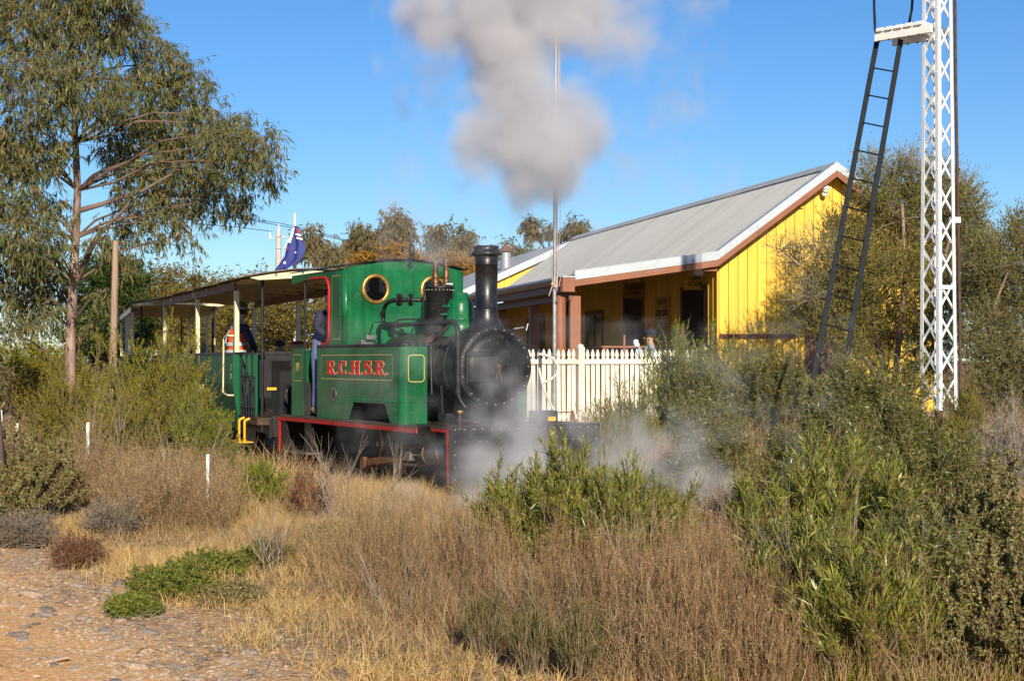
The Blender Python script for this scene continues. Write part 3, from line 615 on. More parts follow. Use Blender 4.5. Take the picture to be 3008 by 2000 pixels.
# ------------------------------------------------------------------ picket fence
FN = (at(1560, 1020, 25.0), R(24)); FN = (Vector((FN[0].x, FN[0].y, 0)), FN[1])
fence = thing('picket_fence', 'white picket fence with pointed pickets between the locomotive and the station porch', 'fence', FN[0], FN[1])
w2 = .033
pk = [(-w2, 0), (w2, 0), (w2, 1.27), (w2 * .55, 1.285), (w2 * .55, 1.30), (w2 * .95, 1.32), (w2 * .85, 1.36), (w2 * .45, 1.405), (0, 1.43), (-w2 * .45, 1.405), (-w2 * .85, 1.36), (-w2 * .95, 1.32), (-w2 * .55, 1.30), (-w2 * .55, 1.285), (-w2, 1.27)]
mb = MB(); mb.prism(pk, lambda a, b, t: (a, t, b), -.010, .010); pm = mb.mesh('picket'); pm.materials.append(M['fence_paint'])
FB = .38
posts = [-.95, 0.87, 3.12]
for k in range(-12, 35):
    x = .045 + k * .0875
    if min(abs(x - p) for p in posts) < .07: continue
    inst('picket', pm, fence, (x, random.uniform(-.002, .002), FB - .02 + random.uniform(-.006, .006)), (random.uniform(-.006, .006), random.uniform(-.008, .008), 0))
for i in range(len(posts) - 1):
    for z in (FB + 1.17, FB + .30):
        mb = MB(); mb.box(posts[i] + .05, posts[i + 1] - .05, -.045, -.012, z, z + .07) if z > 1 else mb.box(posts[i] + .05, posts[i + 1] - .05, .012, .045, z, z + .07)
        mb.build('rail', M['fence_paint'], fence, .004)
for x in posts:
    mb = MB(); mb.box(x - .055, x + .055, -.05, .05, FB - .3, FB + 1.44); mb.lathe([(.05, 0), (.052, .02), (.035, .045), (0.0, .055)], (x, 0, FB + 1.44), n=12); mb.build('post', M['fence_paint'], fence, .006)
yb = thing('yellow_board', 'plain yellow board low behind the pickets beside the flagpole', 'board', fw(FN, .12, .5, FB + .95), FN[1])
mb = MB(); mb.box(-.35, .40, 0, .02, -.10, .10); mb.box(-.33, -.28, .02, .05, -1.2, .1); mb.box(.33, .38, .02, .05, -1.2, .1); mb.build('yellow_face', M['sign_yellow'], yb)
tbn = thing('rubbish_bin', 'teal bin half hidden behind the end of the picket fence', 'bin', fw(FN, 2.75, .6, .35), FN[1])
mb = MB(); mb.prism([(-.16, 0), (.16, 0), (.2, 1.0), (-.2, 1.0)], lambda a, b, t: (a, t, b), -.2, .2); mb.build('bin_body', M['teal'], tbn, .02)
mb = MB(); mb.box(-.22, .22, -.22, .22, 1.0, 1.07); mb.build('lid', M['teal'], tbn, .02)

# ------------------------------------------------------------------ lattice mast with landing and pipe
mp_ = at(2757, 1203, 19.5); MX = (mp_.x, mp_.y)
mast = thing('lattice_mast', 'tall white lattice signal mast rising out of the shrubs at the right', 'mast', (MX[0], MX[1], 0), R(33))
H1 = 9.0
def msz(z): return .164 - .0066 * z        # half side
def leg(cx_, cy_, name='leg'):
    mb = MB(); w = .05
    for z0, z1 in ((1.0, H1),):
        a0, a1 = msz(z0), msz(z1)
        for (dx, dy) in ((1, 0), (0, 1)):
            p = Vector((cx_ * a0, cy_ * a0, z0)); q = Vector((cx_ * a1, cy_ * a1, z1))
            ox = Vector((-cx_ * w / 2 * dx, -cy_ * w / 2 * dy, 0))
            mb.bar(p + ox, q + ox, w if dx else .008, .008 if dx else w, (0, 1, 0) if dx else (0, 1, 0))
    return mb.build(name, M['mast_white'], mast)
for cx_, cy_ in ((-1, -1), (1, -1), (1, 1), (-1, 1)):
    leg(cx_, cy_)
    mb = MB(); mb.bar((cx_ * .158, cy_ * .158, .0), (cx_ * .158, cy_ * .158, 1.0), .055, .055, (0, 1, 0)); mb.build('footing', M['rust_dark'], mast)
faces = [((-1, -1), (1, -1)), ((1, -1), (1, 1)), ((1, 1), (-1, 1)), ((-1, 1), (-1, -1))]
pitch = .395
for fi, (a, b_) in enumerate(faces):
    z = 1.02; k = 0
    nx, ny_ = (a[0] + b_[0]) / 2, (a[1] + b_[1]) / 2
    while z < H1 - .5:
        for sgn in (0, 1):
            p0, p1 = (a, b_) if sgn == 0 else (b_, a); off = -.012 - .010 * sgn
            z1 = z + pitch; s0, s1 = msz(z), msz(z1)
            P0 = Vector((p0[0] * s0 + nx * off, p0[1] * s0 + ny_ * off, z)); P1 = Vector((p1[0] * s1 + nx * off, p1[1] * s1 + ny_ * off, z1))
            mb = MB(); mb.bar(P0, P1, .006, .032, (nx, ny_, 0)) if False else mb.bar(P0, P1, .028, .005, (nx, ny_, 0)); mb.build('brace', M['mast_white'], mast)
        z += pitch; k += 1
bt_ = MB()
for cx_, cy_ in ((-1, -1), (1, -1), (-1, 1)):
    for z in np.arange(.95, 7, .395):
        a = msz(z)
        bt_.sphere((cx_ * a - cx_ * .02, cy_ * a + cy_ * .002, z), .010, 6, 4); bt_.sphere((cx_ * a + cx_ * .002, cy_ * a - cy_ * .02, z + .22), .010, 6, 4)
b__ = bt_.build('bolt', M['mast_white'], mast); b__['kind'] = 'stuff'
mb = MB(); mb.bar((-.15, -.135, 2.5), (.15, -.135, 2.5), .03, .05); mb.build('tie_bar', M['mast_white'], mast)
# rod beside the mast
c, s_ = math.cos(-R(33)), math.sin(-R(33))
def ml(dx, dy, z): return (dx * c - dy * s_, dx * s_ + dy * c, z)
mb = MB(); mb.tube([ml(.285, .02, 0.2), ml(.265, .02, 2.5), ml(.23, .02, 5.0), ml(.21, .02, 9)], .020, 8); mb.build('signal_rod', M['rust_dark'], mast)
mb = MB(); mb.bar(ml(.14, .0, 3.33), ml(.275, .0, 3.33), .05, .07); mb.build('rod_guide', M['mast_white'], mast)
# timber landing
ld_y = 0.0
land = thing('timber_landing', 'small white timber landing of slats bolted to the mast above the ladder', 'platform', (MX[0], MX[1], 0), R(-46))
def lz(px, py, Y=22.0): v = at(px, py, Y); return v.z
z0 = 5.66
for k in range(5):
    mb = MB(); x0 = -.70 + k * .138; mb.box(x0, x0 + .095, -.28, .22, z0 + .05 , z0 + .095 ); mb.build('plank', M['white_paint'], land, .004)
for y in (-.25, .15):
    mb = MB(); mb.box(-.74, .06, y, y + .05, z0 - .06, z0 + .048); mb.build('bearer', M['white_paint'], land, .004)
mb = MB()
for k in range(5):
    for y in (-.22, .17): mb.sphere((-.66 + k * .138, y - .03 if y < 0 else y, z0 - .065), .014, 6, 4)
mb.build('bolt', M['rust_dark'], land)
# ladder
lt0, lt1 = at(2579, 107, 20.0), at(2646, 118, 19.75); lb0 = at(2370, 1215, 18.6); lb1 = lb0 + (lt1 - lt0) * 1.02 + Vector((.05, 0, 0))
lad = thing('ladder', 'black iron ladder leaning up to the timber landing on the mast', 'ladder', (lb0.x, lb0.y, lb0.z))
def rl(p): return p - lb0
lb0r = lb0 - (lt0 - lb0) * .12; lb1r = lb1 - (lt1 - lb1) * .12
for a, b_ in ((lb0r, lt0), (lb1r, lt1)):
    mb = MB(); mb.bar(rl(a), rl(b_), .062, .03, (0, 1, 0)); mb.build('rail', M['ladder_black'], lad, .003)
nr = 15
for k in range(nr):
    t = .03 + k * .068
    if t > .99: break
    a = lt0.lerp(lb0r, t + .05); b_ = lt1.lerp(lb1r, t + .05); mb = MB(); mb.tube([rl(a), rl(b_)], .011, 6); mb.build('rung', M['ladder_black'], lad)
for (x0, x1, nm) in ((2568, 2579, 0), (2681, 2668, 1)):
    top = at(2566 if nm == 0 else 2684, -60, 20.0); mid = at(2568 if nm == 0 else 2678, 30, 20.0); bot = at(2577 if nm == 0 else 2670, 105 if nm == 0 else 72, 20.0)
    mb = MB(); mb.tube([rl(bot), rl(bot.lerp(mid, .25) + Vector((-.02 if nm == 0 else 0, 0, 0))), rl(mid), rl(top)], .017, 7); mb.build('handrail', M['ladder_black'], lad)
# timber post in shrubs
tp = at(2518, 1245, 18.5); tpo = thing('timber_post', 'weathered square timber post standing in the shrubs left of the mast', 'post', (tp.x, tp.y, gzf(tp.x, tp.y)))
mb = MB(); mb.box(-.075, .075, -.07, .07, -.1, tp.z - gzf(tp.x, tp.y)); mb.build('post_timber', M['old_wood'], tpo, .008)

# ------------------------------------------------------------------ flagpole in front of the fence
fp = at(1628, 1230, 24.0)
pole = thing('flagpole', 'galvanised flagpole with cord tied round it standing at the picket fence', 'flagpole', (fp.x, fp.y, .2), R(0))
mb = MB(); mb.tube([(0, 0, 0), (.006, 0, 2.55), (.03, 0, 6.6)], [.030, .029, .022], 12); mb.build('pole', M['galv'], pole)
mb = MB()
mb.tube([(.035, -.03, 2.55), (.06, -.03, 2.9), (.045, -.03, 3.6), (.06, -.03, 5.0), (.07, -.03, 6.6)], .006, 5)
mb.tube([(.03, -.04, 2.55), (.09, -.04, 3.4), (.085, -.04, 6.6)], .005, 5)
mb.tube([(-.05, -.04, 3.05), (-.03, -.05, 2.6), (.04, -.04, 2.45), (.05, -.04, 2.7), (.0, -.05, 2.62), (-.08, -.05, 2.38)], .008, 5)
mb.tube([(.0, -.045, 2.6), (.07, -.045, 2.52), (.10, -.045, 2.68)], .007, 5); mb.sphere((.02, -.05, 2.52), .028, 7, 5); mb.sphere((-.03, -.05, 2.56), .022, 7, 5)
mb.build('cord', M['rope'], pole)
mb = MB(); mb.sphere((.03, -.04, 2.28), .018, 6, 4); mb.build('cleat', M['rust_dark'], pole)
# hose beside the loco front
h0 = at(1600, 1060, 23.0)
hose = thing('hose', 'pale pinkish hose looping down beside the base of the flagpole', 'hose', h0)
def hp(px, py, Y=23.0): return at(px, py, Y) - h0
pts = [hp(1582, 1040), hp(1600, 1042), (hp(1625, 1052)), hp(1640, 1075), hp(1636, 1098), hp(1618, 1115), hp(1596, 1124)]
mb = MB(); mb.tube(pts, .020, 8); mb.tube([hp(1583, 1080), hp(1588, 1105), hp(1596, 1140), hp(1612, 1175), hp(1630, 1210), hp(1640, 1245)], .018, 8); mb.build('hose_line', M['hose'], hose)

# ------------------------------------------------------------------ poles, wires and the flag on the left
tpz = at(333, 1050, 25.4); tel = thing('timber_pole', 'bare weathered timber pole standing behind the gum tree', 'pole', (tpz.x, tpz.y, 0))
mb = MB(); top = at(334, 708, 25.4).z; mb.tube([(0, 0, 0), (.0, 0, top * .5), (.03, 0, top)], [.066, .060, .048], 12); mb.build('pole', M['pole_wood'], tel)
cpz = at(818, 900, 62); con = thing('power_pole', 'round concrete power pole with crossarm behind the flag', 'pole', (cpz.x, cpz.y, 0))
ct = at(818, 680, 62).z
mb = MB(); mb.tube([(0, 0, 0), (0, 0, ct)], [.17, .105], 14); mb.build('pole', M['concrete'], con)
mb = MB(); mb.bar((-.36, 0, ct - .28), (.62, 0, ct - .16), .05, .05); mb.bar((.12, -.03, ct - .95), (.42, 0, ct - .2), .03, .03); mb.build('crossarm', M['galv'], con)
mb = MB()
for x, z in ((-.33, ct - .27), (0, ct), (.55, ct - .1)): mb.lathe([(.04, 0), (.05, .08), (.03, .16), (.04, .22), (.015, .32)], (x, 0, z), n=8)
mb.build('insulator', M['white_paint'], con)
wr = thing('power_lines', 'thin power lines crossing the sky between the gum tree and the flag', 'power lines', (0, 0, 0))
for (x0, y0, x1, y1, x2, y2) in ((560, 615, 700, 640, 818, 655), (560, 655, 700, 668, 800, 680), (818, 655, 930, 680, 1130, 740), (858, 668, 1000, 705, 1150, 752), (690, 640, 818, 662, 870, 672)):
    mb = MB(); mb.tube([at(x0, y0, 60), at(x1, y1, 61), at(x2, y2, 62)], .012, 4); mb.build('wire', M['black'], wr)
fpl = at(866, 700, 45); fl = thing('white_flagpole', 'thin white flagpole behind the open carriage carrying the drooping flag', 'flagpole', (fpl.x, fpl.y, 0))
ft = at(868, 628, 45).z; mb = MB(); mb.tube([(0, 0, 0), (0, 0, ft)], [.045, .03], 10); mb.build('pole', M['white_paint'], fl)
mb = MB(); mb.tube([(-.12, 0, 2.2), (-.03, -.05, 1.6), (-.04, -.05, ft)], .008, 4); mb.build('cord', M['rope'], fl)
flag = thing('flag', 'drooping dark blue flag with white stars and a red and white corner', 'flag', fpl)
def flagpt(u, v):        # u along the fly, v down the hoist
    a = [at(874, 664, 44.6), at(896, 728, 44.5), at(884, 765, 44.4), at(826, 803, 44.3)]      # leading edge chain
    b_ = [at(864, 664, 44.7), at(848, 712, 44.7), at(836, 752, 44.7), at(796, 803, 44.6)]
    ch = lambda P_, t: P_[min(2, int(t * 3))].lerp(P_[min(2, int(t * 3)) + 1], t * 3 - min(2, int(t * 3)))
    p = ch(a, u).lerp(ch(b_, u), v); p = p + Vector((math.sin(v * 9 + u * 5) * .02, math.sin(v * 11 + u * 4) * .07 * (0.3 + u), 0)); return p - fpl
mb = MB(); mb.grid(flagpt, 22, 12); mb.build('cloth', M['flag_blue'], flag)
def patch(u0, u1, v0, v1, mat, nm, dy=-.035):
    q = MB(); q.grid(lambda a, b: flagpt(u0 + (u1 - u0) * a, v0 + (v1 - v0) * b) + Vector((0, dy, 0)), 5, 5); return q.build(nm, M[mat], flag)
patch(.04, .12, .0, .30, 'flag_red', 'stripe'); patch(.13, .16, 0, .5, 'white_flat', 'stripe'); patch(.19, .22, 0, .4, 'white_flat', 'stripe'); patch(.04, .34, .86, 1.0, 'white_flat', 'stripe'); patch(.44, .52, .86, .95, 'flag_red', 'stripe')
def star(c, r, nm='star'):
    q = MB(); pp = []
    for k in range(14):
        a = math.pi * k / 7; rr = r if k % 2 == 0 else r * .45; pp.append((c.x + rr * math.sin(a), c.z + rr * math.cos(a)))
    q.prism(pp, lambda a, b, t: (a, c.y + t, b), -.004, 0); return q.build(nm, M['white_flat'], flag)
star(at(836, 772, 44.2) - fpl, .05); star(at(868, 742, 44.2) - fpl, .03)
# white marker pegs in the grass
for i, (px, pt, pb, Y, w, lab) in enumerate(((3, 1202, 1272, 17.5, .030, 'white painted marker peg at the left edge of the picture behind the saltbush'), (50, 1243, 1258, 17.3, .036, 'short white peg just above the saltbush top'), (258, 1240, 1268, 17.0, .034, 'white peg standing at the foot of the broom bushes'), (610, 1334, 1410, 15.2, .028, 'peeling white peg alone in the dry grass left of the carriage step'))):
    p = at(px, pt, Y); g0 = gzf(p.x, p.y); o_ = thing('marker_peg', lab, 'peg', (p.x, p.y, g0), .3, 'white pegs along the railway')
    mb = MB(); mb.box(-w / 2, w / 2, -w / 3, w / 3, -.05, p.z - g0); mb.build('stake', M['white_paint'], o_, .003)

# ------------------------------------------------------------------ locomotive (x across from the near side, y back from the buffer beam, z up)
lo, la = LOCO
TRAIN_UP = 0.0
L_ = thing('steam_locomotive', 'green narrow gauge steam locomotive lettered R.C.H.S.R. with a tall black chimney', 'locomotive', lo, la)
WB = 1.93; VC = .975
X0, X1 = .09, WB - .09        # tank outer faces
def rivets(name, pts, r, nrmv, mat, parent=L_):
    mb = MB(); n_ = Vector(nrmv)
    for p in pts:
        mb.lathe([(r, 0), (r * .8, r * .45), (0.001, r * .7)], p, n_, 6)
    o = mb.build(name, M[mat], parent); o['kind'] = 'stuff'; return o
def line(p, q, n): p, q = Vector(p), Vector(q); return [p.lerp(q, i / (n - 1)) for i in range(n)]
# buffer beam
mb = MB(); mb.box(0, WB, -.03, 0, .11, .875); bb = mb.build('buffer_beam', M['black'], L_, .004)
pts = line((.055, -.03, .835), (WB - .05, -.03, .835), 17)[0:6] + line((.055, -.03, .835), (WB - .05, -.03, .835), 17)[6:]
for x in (.055, .36, .45, 1.48, 1.57, WB - .05): pts += [Vector((x, -.03, z)) for z in (.70, .56, .42, .28)]
pts += [Vector((.11, -.03, .845)), Vector((.30, -.03, .84))]
rivets('rivet', pts, .012, (0, -1, 0), 'steel')
mb = MB(); mb.box(.80, 1.12, -.10, -.031, .36, .62); mb.build('coupler_pocket', M['black'], L_, .02)
mb = MB(); mb.tube([(.96, -.10, .5), (.96, -.22, .5)], .05, 10); mb.box(.88, 1.04, -.26, -.2, .42, .58); mb.build('coupler', M['rust_dark'], L_, .015)
# red edge on the side of the beam and running plate
mb = MB(); mb.prism([(0.001, .870), (.50, .870), (.50, .80), (.10, .80), (.06, .785), (.045, .74), (.045, .11), (0.001, .11)], lambda a, b, t: (t, a, b), -.002, .020); mb.build('beam_bracket', M['rust_dark'], L_)
mb = MB(); mb.prism([(.035, .835), (.46, .835), (.46, .805), (.115, .805), (.085, .79), (.075, .75), (.068, .30), (.035, .18)], lambda a, b, t: (t, a, b), -.005, -.0025); mb.build('red_edge', M['red'], L_)
mb = MB(); mb.box(.005, WB - .005, .001, .88, .850, .872); mb.build('front_plate', M['black'], L_, .003)
mb = MB(); mb.box(.005, WB - .005, .88, 5.57, .815, .838); mb.build('footplate', M['rust_dark'], L_, .003)
mb = MB(); mb.box(-.004, .018, .88, 5.57, .765, .812); mb.build('valance', M['red'], L_, .003)
mb = MB(); mb.box(-.002, .018, .88, 5.57, .812, .836); mb.build('valance_cap', M['rust_dark'], L_)
mb = MB(); mb.box(WB - .018, WB + .004, .0, 5.57, .765, .836); mb.build('valance', M['red'], L_, .003)
mb = MB(); mb.box(-.006, .016, 5.47, 5.535, .34, .764); mb.build('end_stanchion', M['red'], L_, .004)
mb = MB(); mb.prism([(5.46, .76), (5.40, .33), (4.94, .14), (5.30, .764)], lambda a, b, t: (t, a, b), .02, .04); mb.prism([(5.47, .33), (5.47, .10), (4.9, .10), (4.94, .19)], lambda a, b, t: (t, a, b), .022, .04); mb.build('guard_plate', M['black'], L_)
mb = MB(); mb.box(.02, WB - .02, 5.50, 5.53, .20, .81); mb.build('rear_beam', M['black'], L_, .004)
# frames, wheels, motion
for x in (.52, 1.40):
    mb = MB(); mb.box(x, x + .03, .05, 5.45, .22, .849); mb.build('frame_plate', M['dark'], L_)
mb = MB(); mb.box(.56, 1.39, .4, 5.3, .25, .81); mb.build('ash_pan', M['dark'], L_)
def wheel(x, y, r, side):
    mb = MB(); mb.lathe([(r - .05, -.05), (r, -.05), (r, .045), (r - .05, .045)], (x, y, r + .11), (1, 0, 0), 32)
    o = mb.build('wheel', M['rust_dark'], L_)
    mb = MB()
    for k in range(9):
        a = 2 * math.pi * k / 9; mb.bar((x, y, r + .11), (x, y + (r - .04) * math.cos(a), r + .11 + (r - .04) * math.sin(a)), .04, .03, (1, 0, 0))
    mb.lathe([(.07, -.06), (.07, .06)], (x, y, r + .11), (1, 0, 0), 14); mb.build('spoke', M['black'], o)
for x in (.60, 1.36):
    for y, r in ((1.85, .30), (3.0, .30), (4.4, .20)): wheel(x, y, r, x)
for sx_, xx in ((1, .27), (-1, WB - .27)):
    ax = Vector((0, 1, -.08)).normalized()
    mb = MB(); mb.lathe([(.115, 0), (.13, .012), (.13, .40), (.115, .412)], (xx, .62, .545), ax, 26); cy_ = mb.build('cylinder', M['boiler_sheet'], L_)
    for h in (.015, .39):
        mb = MB(); mb.lathe([(.131, h), (.137, h + .004), (.137, h + .018), (.131, h + .022)], (xx, .62, .545), ax, 28); mb.build('brass_band', M['brass'], cy_)
    mb = MB(); mb.lathe([(.06, -.05), (.11, -.03), (.125, -.001)], (xx, .62, .545), ax, 22); mb.build('cylinder_cover', M['steel'], cy_)
    rivets('rivet', [Vector((xx + .1 * math.cos(a), .62 - .028, .545 + .1 * math.sin(a))) for a in np.linspace(0, 6.28, 9)[:-1]], .010, (0, -1, 0), 'steel', cy_)
    mb = MB(); mb.box(xx - .10, xx + .10, .70, 1.02, .68, .81); mb.build('valve_chest', M['black'], L_, .01)
    mb = MB(); mb.tube([(xx, 1.03, .51), (xx, 1.7, .46)], .018, 8); mb.build('piston_rod', M['steel'], L_)
    mb = MB(); mb.box(xx - .05, xx + .05, 1.55, 1.72, .40, .52); mb.build('crosshead', M['steel'], L_, .01)
    mb = MB(); mb.bar((xx, 1.15, .58), (xx, 2.2, .53), .05, .022); mb.bar((xx, 1.15, .36), (xx, 2.2, .34), .05, .022); mb.build('slide_bar', M['rust'], L_)
    mb = MB(); mb.bar((xx - sx_ * .02, 1.64, .45), (xx - sx_ * .02, 3.0, .30), .035, .085, (0, 0, 1)); mb.lathe([(.075, -.03), (.075, .03)], (xx - sx_ * .02, 3.0, .30), (1, 0, 0), 14); mb.build('connecting_rod', M['rust'], L_)
    mb = MB(); mb.bar((xx + sx_ * .06, 1.85, .26), (xx + sx_ * .06, 3.0, .26), .03, .07, (0, 0, 1)); mb.build('coupling_rod', M['rust_dark'], L_)
    mb = MB(); mb.tube([(xx, 2.6, .3), (xx, 2.45, .56), (xx, 2.55, .75)], .02, 8); mb.lathe([(.03, -.03), (.03, .03)], (xx - .03, 2.5, .56), (1, 0, 0), 10); mb.build('lubricator_cup', M['brass'], L_)
mb = MB(); mb.box(.04, .06, 4.35, 4.60, .36, .82); mb.build('step_hanger', M['black'], L_)
mb = MB(); mb.prism([(4.10, .37), (4.95, .37), (4.95, .35), (4.10, .35)], lambda a, b, t: (t, a, b), -.12, .10); mb.build('step', M['steel'], L_, .004)
# tanks
for s in (0, 1):
    def tx(x): return x if s == 0 else WB - x
    def plan(y0, y1, r=.10, xin=.43):
        pts = [(xin, y0)] ; pts += [(X0 + r - r * math.sin(a), y0 + r - r * math.cos(a)) for a in np.linspace(0, math.pi / 2, 7)]; pts += [(X0, y1), (xin, y1)]; return [(tx(a), b) for a, b in pts]
    mb = MB(); mb.prism(plan(1.50, 4.25), lambda a, b, t: (a, b, t), 1.075, 1.775); tk = mb.build('side_tank', M['loco_green'], L_)
    for p in tk.data.polygons: p.use_smooth = False
    mb = MB(); mb.prism(plan(1.50, 1.62), lambda a, b, t: (a, b, t), .842, 1.0745); mb.build('tank_foot', M['loco_green'], L_)
    xo = tx(X0); xi = tx(X0 + .012); fx = lambda a, b, t: (t, a, b)
    mb = MB(); mb.prism([(1.621, .842), (1.825, .842), (2.00, 1.0745), (1.621, 1.0745)], fx, xo, xi); mb.build('side_sheet', M['loco_green'], L_); mb = MB(); mb.prism([(3.18, .842), (4.25, .842), (4.25, 1.0745), (3.0, 1.0745)], fx, xo, xi)
    mb.build('side_sheet', M['loco_green'], L_)
    mb = MB(); mb.box(min(tx(.42), tx(.43)), max(tx(.42), tx(.43)), 1.63, 4.2, .84, 1.07); mb.build('inner_sheet', M['dark'], L_)
    # rim
    rim = [(tx(.44), 1.49)] + [(tx(X0 - .012 + .10 - .10 * math.sin(a)), 1.488 + .10 - .10 * math.cos(a)) for a in np.linspace(0, math.pi / 2, 6)] + [(tx(X0 - .012), 4.25), (tx(.44), 4.25)]
    mb = MB(); mb.prism(rim, lambda a, b, t: (a, b, t), 1.776, 1.812); mb.build('tank_top', M['chimney_black'], L_, .012)
    mb = MB(); mb.prism([(4.76, .842), (5.24, .842), (5.24, 1.79), (4.76, 1.79)], fx, xo, xi); rp_ = mb.build('bunker_side', M['loco_green'], L_)
    mb = MB(); mb.box(min(tx(X0 - .01), tx(X0 + .03)), max(tx(X0 - .01), tx(X0 + .03)), 4.755, 5.25, 1.79, 1.825); mb.build('bunker_rim', M['black'], L_)
    mb = MB(); mb.tube([(tx(.12), 4.80, 1.82), (tx(.12), 4.80, 2.70)], .018, 8); mb.build('cab_post', M['black'], L_)
    for yy in (4.27, 4.74):
        mb = MB(); mb.tube([(tx(X0 + .01), yy, .84), (tx(X0 + .01), yy, 1.82)], .012, 6); mb.build('door_edge', M['black'], L_)
    sgn = -1 if s == 0 else 1
    pts = [];
    pts += line((xo, 3.18, 1.75), (xo, 3.18, .87), 20) + line((xo, 1.66, 1.75), (xo, 1.66, .87), 20) + line((xo, 3.18, 1.11), (xo, 1.66, 1.115), 34) + line((xo, 4.76 + .05, 1.76), (xo, 4.81, .86), 13) + line((xo, 5.20, 1.76), (xo, 5.20, .86), 13) + line((xo, 4.2, .86), (xo, 3.2, .86), 12)
    rivets('rivet', pts, .0115, (sgn, 0, 0), 'loco_green')
    pts = line((tx(.42), 1.5, 1.115), (tx(.20), 1.5, 1.115), 7) + line((tx(.38), 1.5, .87), (tx(.20), 1.5, .87), 3)
    rivets('rivet', pts, .011, (0, -1, 0), 'loco_green')
    rivets('rivet', line((tx(X0 - .012), 4.2, 1.794), (tx(X0 - .012), 1.62, 1.794), 44), .008, (sgn, 0, 0), 'black')
    rivets('rivet', line((tx(.16), 1.49, 1.794), (tx(.42), 1.49, 1.794), 4), .010, (0, -1, 0), 'steel')
    mb = MB(); mb.box(min(xo - .004 * -sgn, xo + sgn * .004), max(xo, xo + sgn * .004), 1.66, 3.17, 1.318, 1.326); mb.build('seam', M['loco_green'], L_)
    # gold lining frames
    def lining(fn, a0, a1, b0, b1, r, w, name='gold_lining', mat='gold_line'):
        pts = []
        for ca, cb, s0 in ((a1 - r, b1 - r, 0), (a0 + r, b1 - r, 90), (a0 + r, b0 + r, 180), (a1 - r, b0 + r, 270)):
            for k in range(5): an = R(s0 + 22.5 * k); pts.append((ca, cb, math.cos(an), math.sin(an)))
        n = len(pts); vs = []
        for ca, cb, c_, s2 in pts: vs += [fn(ca + c_ * r, cb + s2 * r), fn(ca + c_ * (r - w), cb + s2 * (r - w))]
        q = MB(); q.add(vs, [(2 * i, 2 * ((i + 1) % n), 2 * ((i + 1) % n) + 1, 2 * i + 1) for i in range(n)]); return q.build(name, M[mat], L_)
    lining(lambda a, b: (xo + sgn * .0035, a, b), 1.75, 4.11, 1.36, 1.68, .05, .009)
    lining(lambda a, b: (xo + sgn * .0035, a, b), 4.84, 5.17, 1.32, 1.69, .05, .009)
    lining(lambda a, b: (tx(.10 + .09 + .0) + (a if s == 0 else -a), 1.4965, b), -.015, .205, 1.345, 1.675, .045, .010)
    lining(lambda a, b: (xo + sgn * .0035, a, b), 3.42, 3.72, 1.88, 2.72, .05, .008) if s == 0 else None
# lettering
def ribbon(pts, ws):
    P_ = [Vector((a, b)) for a, b in pts]; n = len(P_); l = []; r = []
    for i in range(n):
        d = (P_[min(i + 1, n - 1)] - P_[max(i - 1, 0)]).normalized(); q = Vector((-d.y, d.x)); w = ws[min(i, len(ws) - 1)] if isinstance(ws, (list, tuple)) else ws
        l.append(P_[i] + q * w / 2); r.append(P_[i] - q * w / 2)
    return l + r[::-1]
def arc(cx_, cy_, rx, ry, a0, a1, n=14): return [(cx_ + rx * math.cos(R(a0 + (a1 - a0) * i / (n - 1))), cy_ + ry * math.sin(R(a0 + (a1 - a0) * i / (n - 1)))) for i in range(n)]
def bxp(x0, x1, y0, y1): return [(x0, y0), (x1, y0), (x1, y1), (x0, y1)]
GL = {
 'R': [bxp(.10, .36, 0, 1), bxp(0, .50, 0, .10), bxp(0, .30, .90, 1), ribbon([(.30, .945)] + arc(.50, .735, .24, .21, 90, -90, 9) + [(.30, .525)], [.11] + [.11, .14, .18, .22, .24, .22, .18, .14, .11] + [.11]), ribbon([(.46, .50), (.60, .28), (.70, .06)], [.2, .24, .22]), bxp(.56, .92, 0, .10)],
 'C': [ribbon(arc(.46, .5, .32, .44, 42, 318, 18), [.11, .11, .11, .12, .15, .2, .24, .26, .27, .27, .26, .24, .2, .15, .12, .11, .11, .11]), bxp(.64, .80, .62, .98), bxp(.64, .78, .04, .28)],
 'H': [bxp(.08, .34, 0, 1), bxp(.58, .84, 0, 1), bxp(.34, .58, .44, .56), bxp(0, .42, 0, .10), bxp(.50, .92, 0, .10), bxp(0, .42, .90, 1), bxp(.50, .92, .90, 1)],
 'S': [ribbon([(.70, .78)] + arc(.42, .74, .27, .21, 30, 180, 8) + arc(.42, .74, .26, .20, 200, 250, 3) + [(.45, .50)] + arc(.42, .26, .27, .21, 60, -10, 4) + arc(.42, .26, .28, .21, -30, -160, 7), [.10] + [.10, .11, .12, .14, .18, .22, .24, .24] + [.25, .26, .26] + [.26, .25, .24, .24, .22, .18, .14, .12, .11, .10, .10]), bxp(.60, .74, .66, 1.0), bxp(.06, .20, 0, .32)],
 '.': [arc(.12, .10, .09, .09, 0, 345, 12)],
}
word = [('R', .0), ('.', .165), ('C', .225), ('.', .395) , ('H', .455), ('.', .625), ('S', .68), ('.', .83), ('R', .875), ('.', 1.04)]
TW = 1.045; H_ = .178; ZL = 1.424; U0, U1 = 3.905, 1.915; sc_h = (U0 - U1) / 1.075
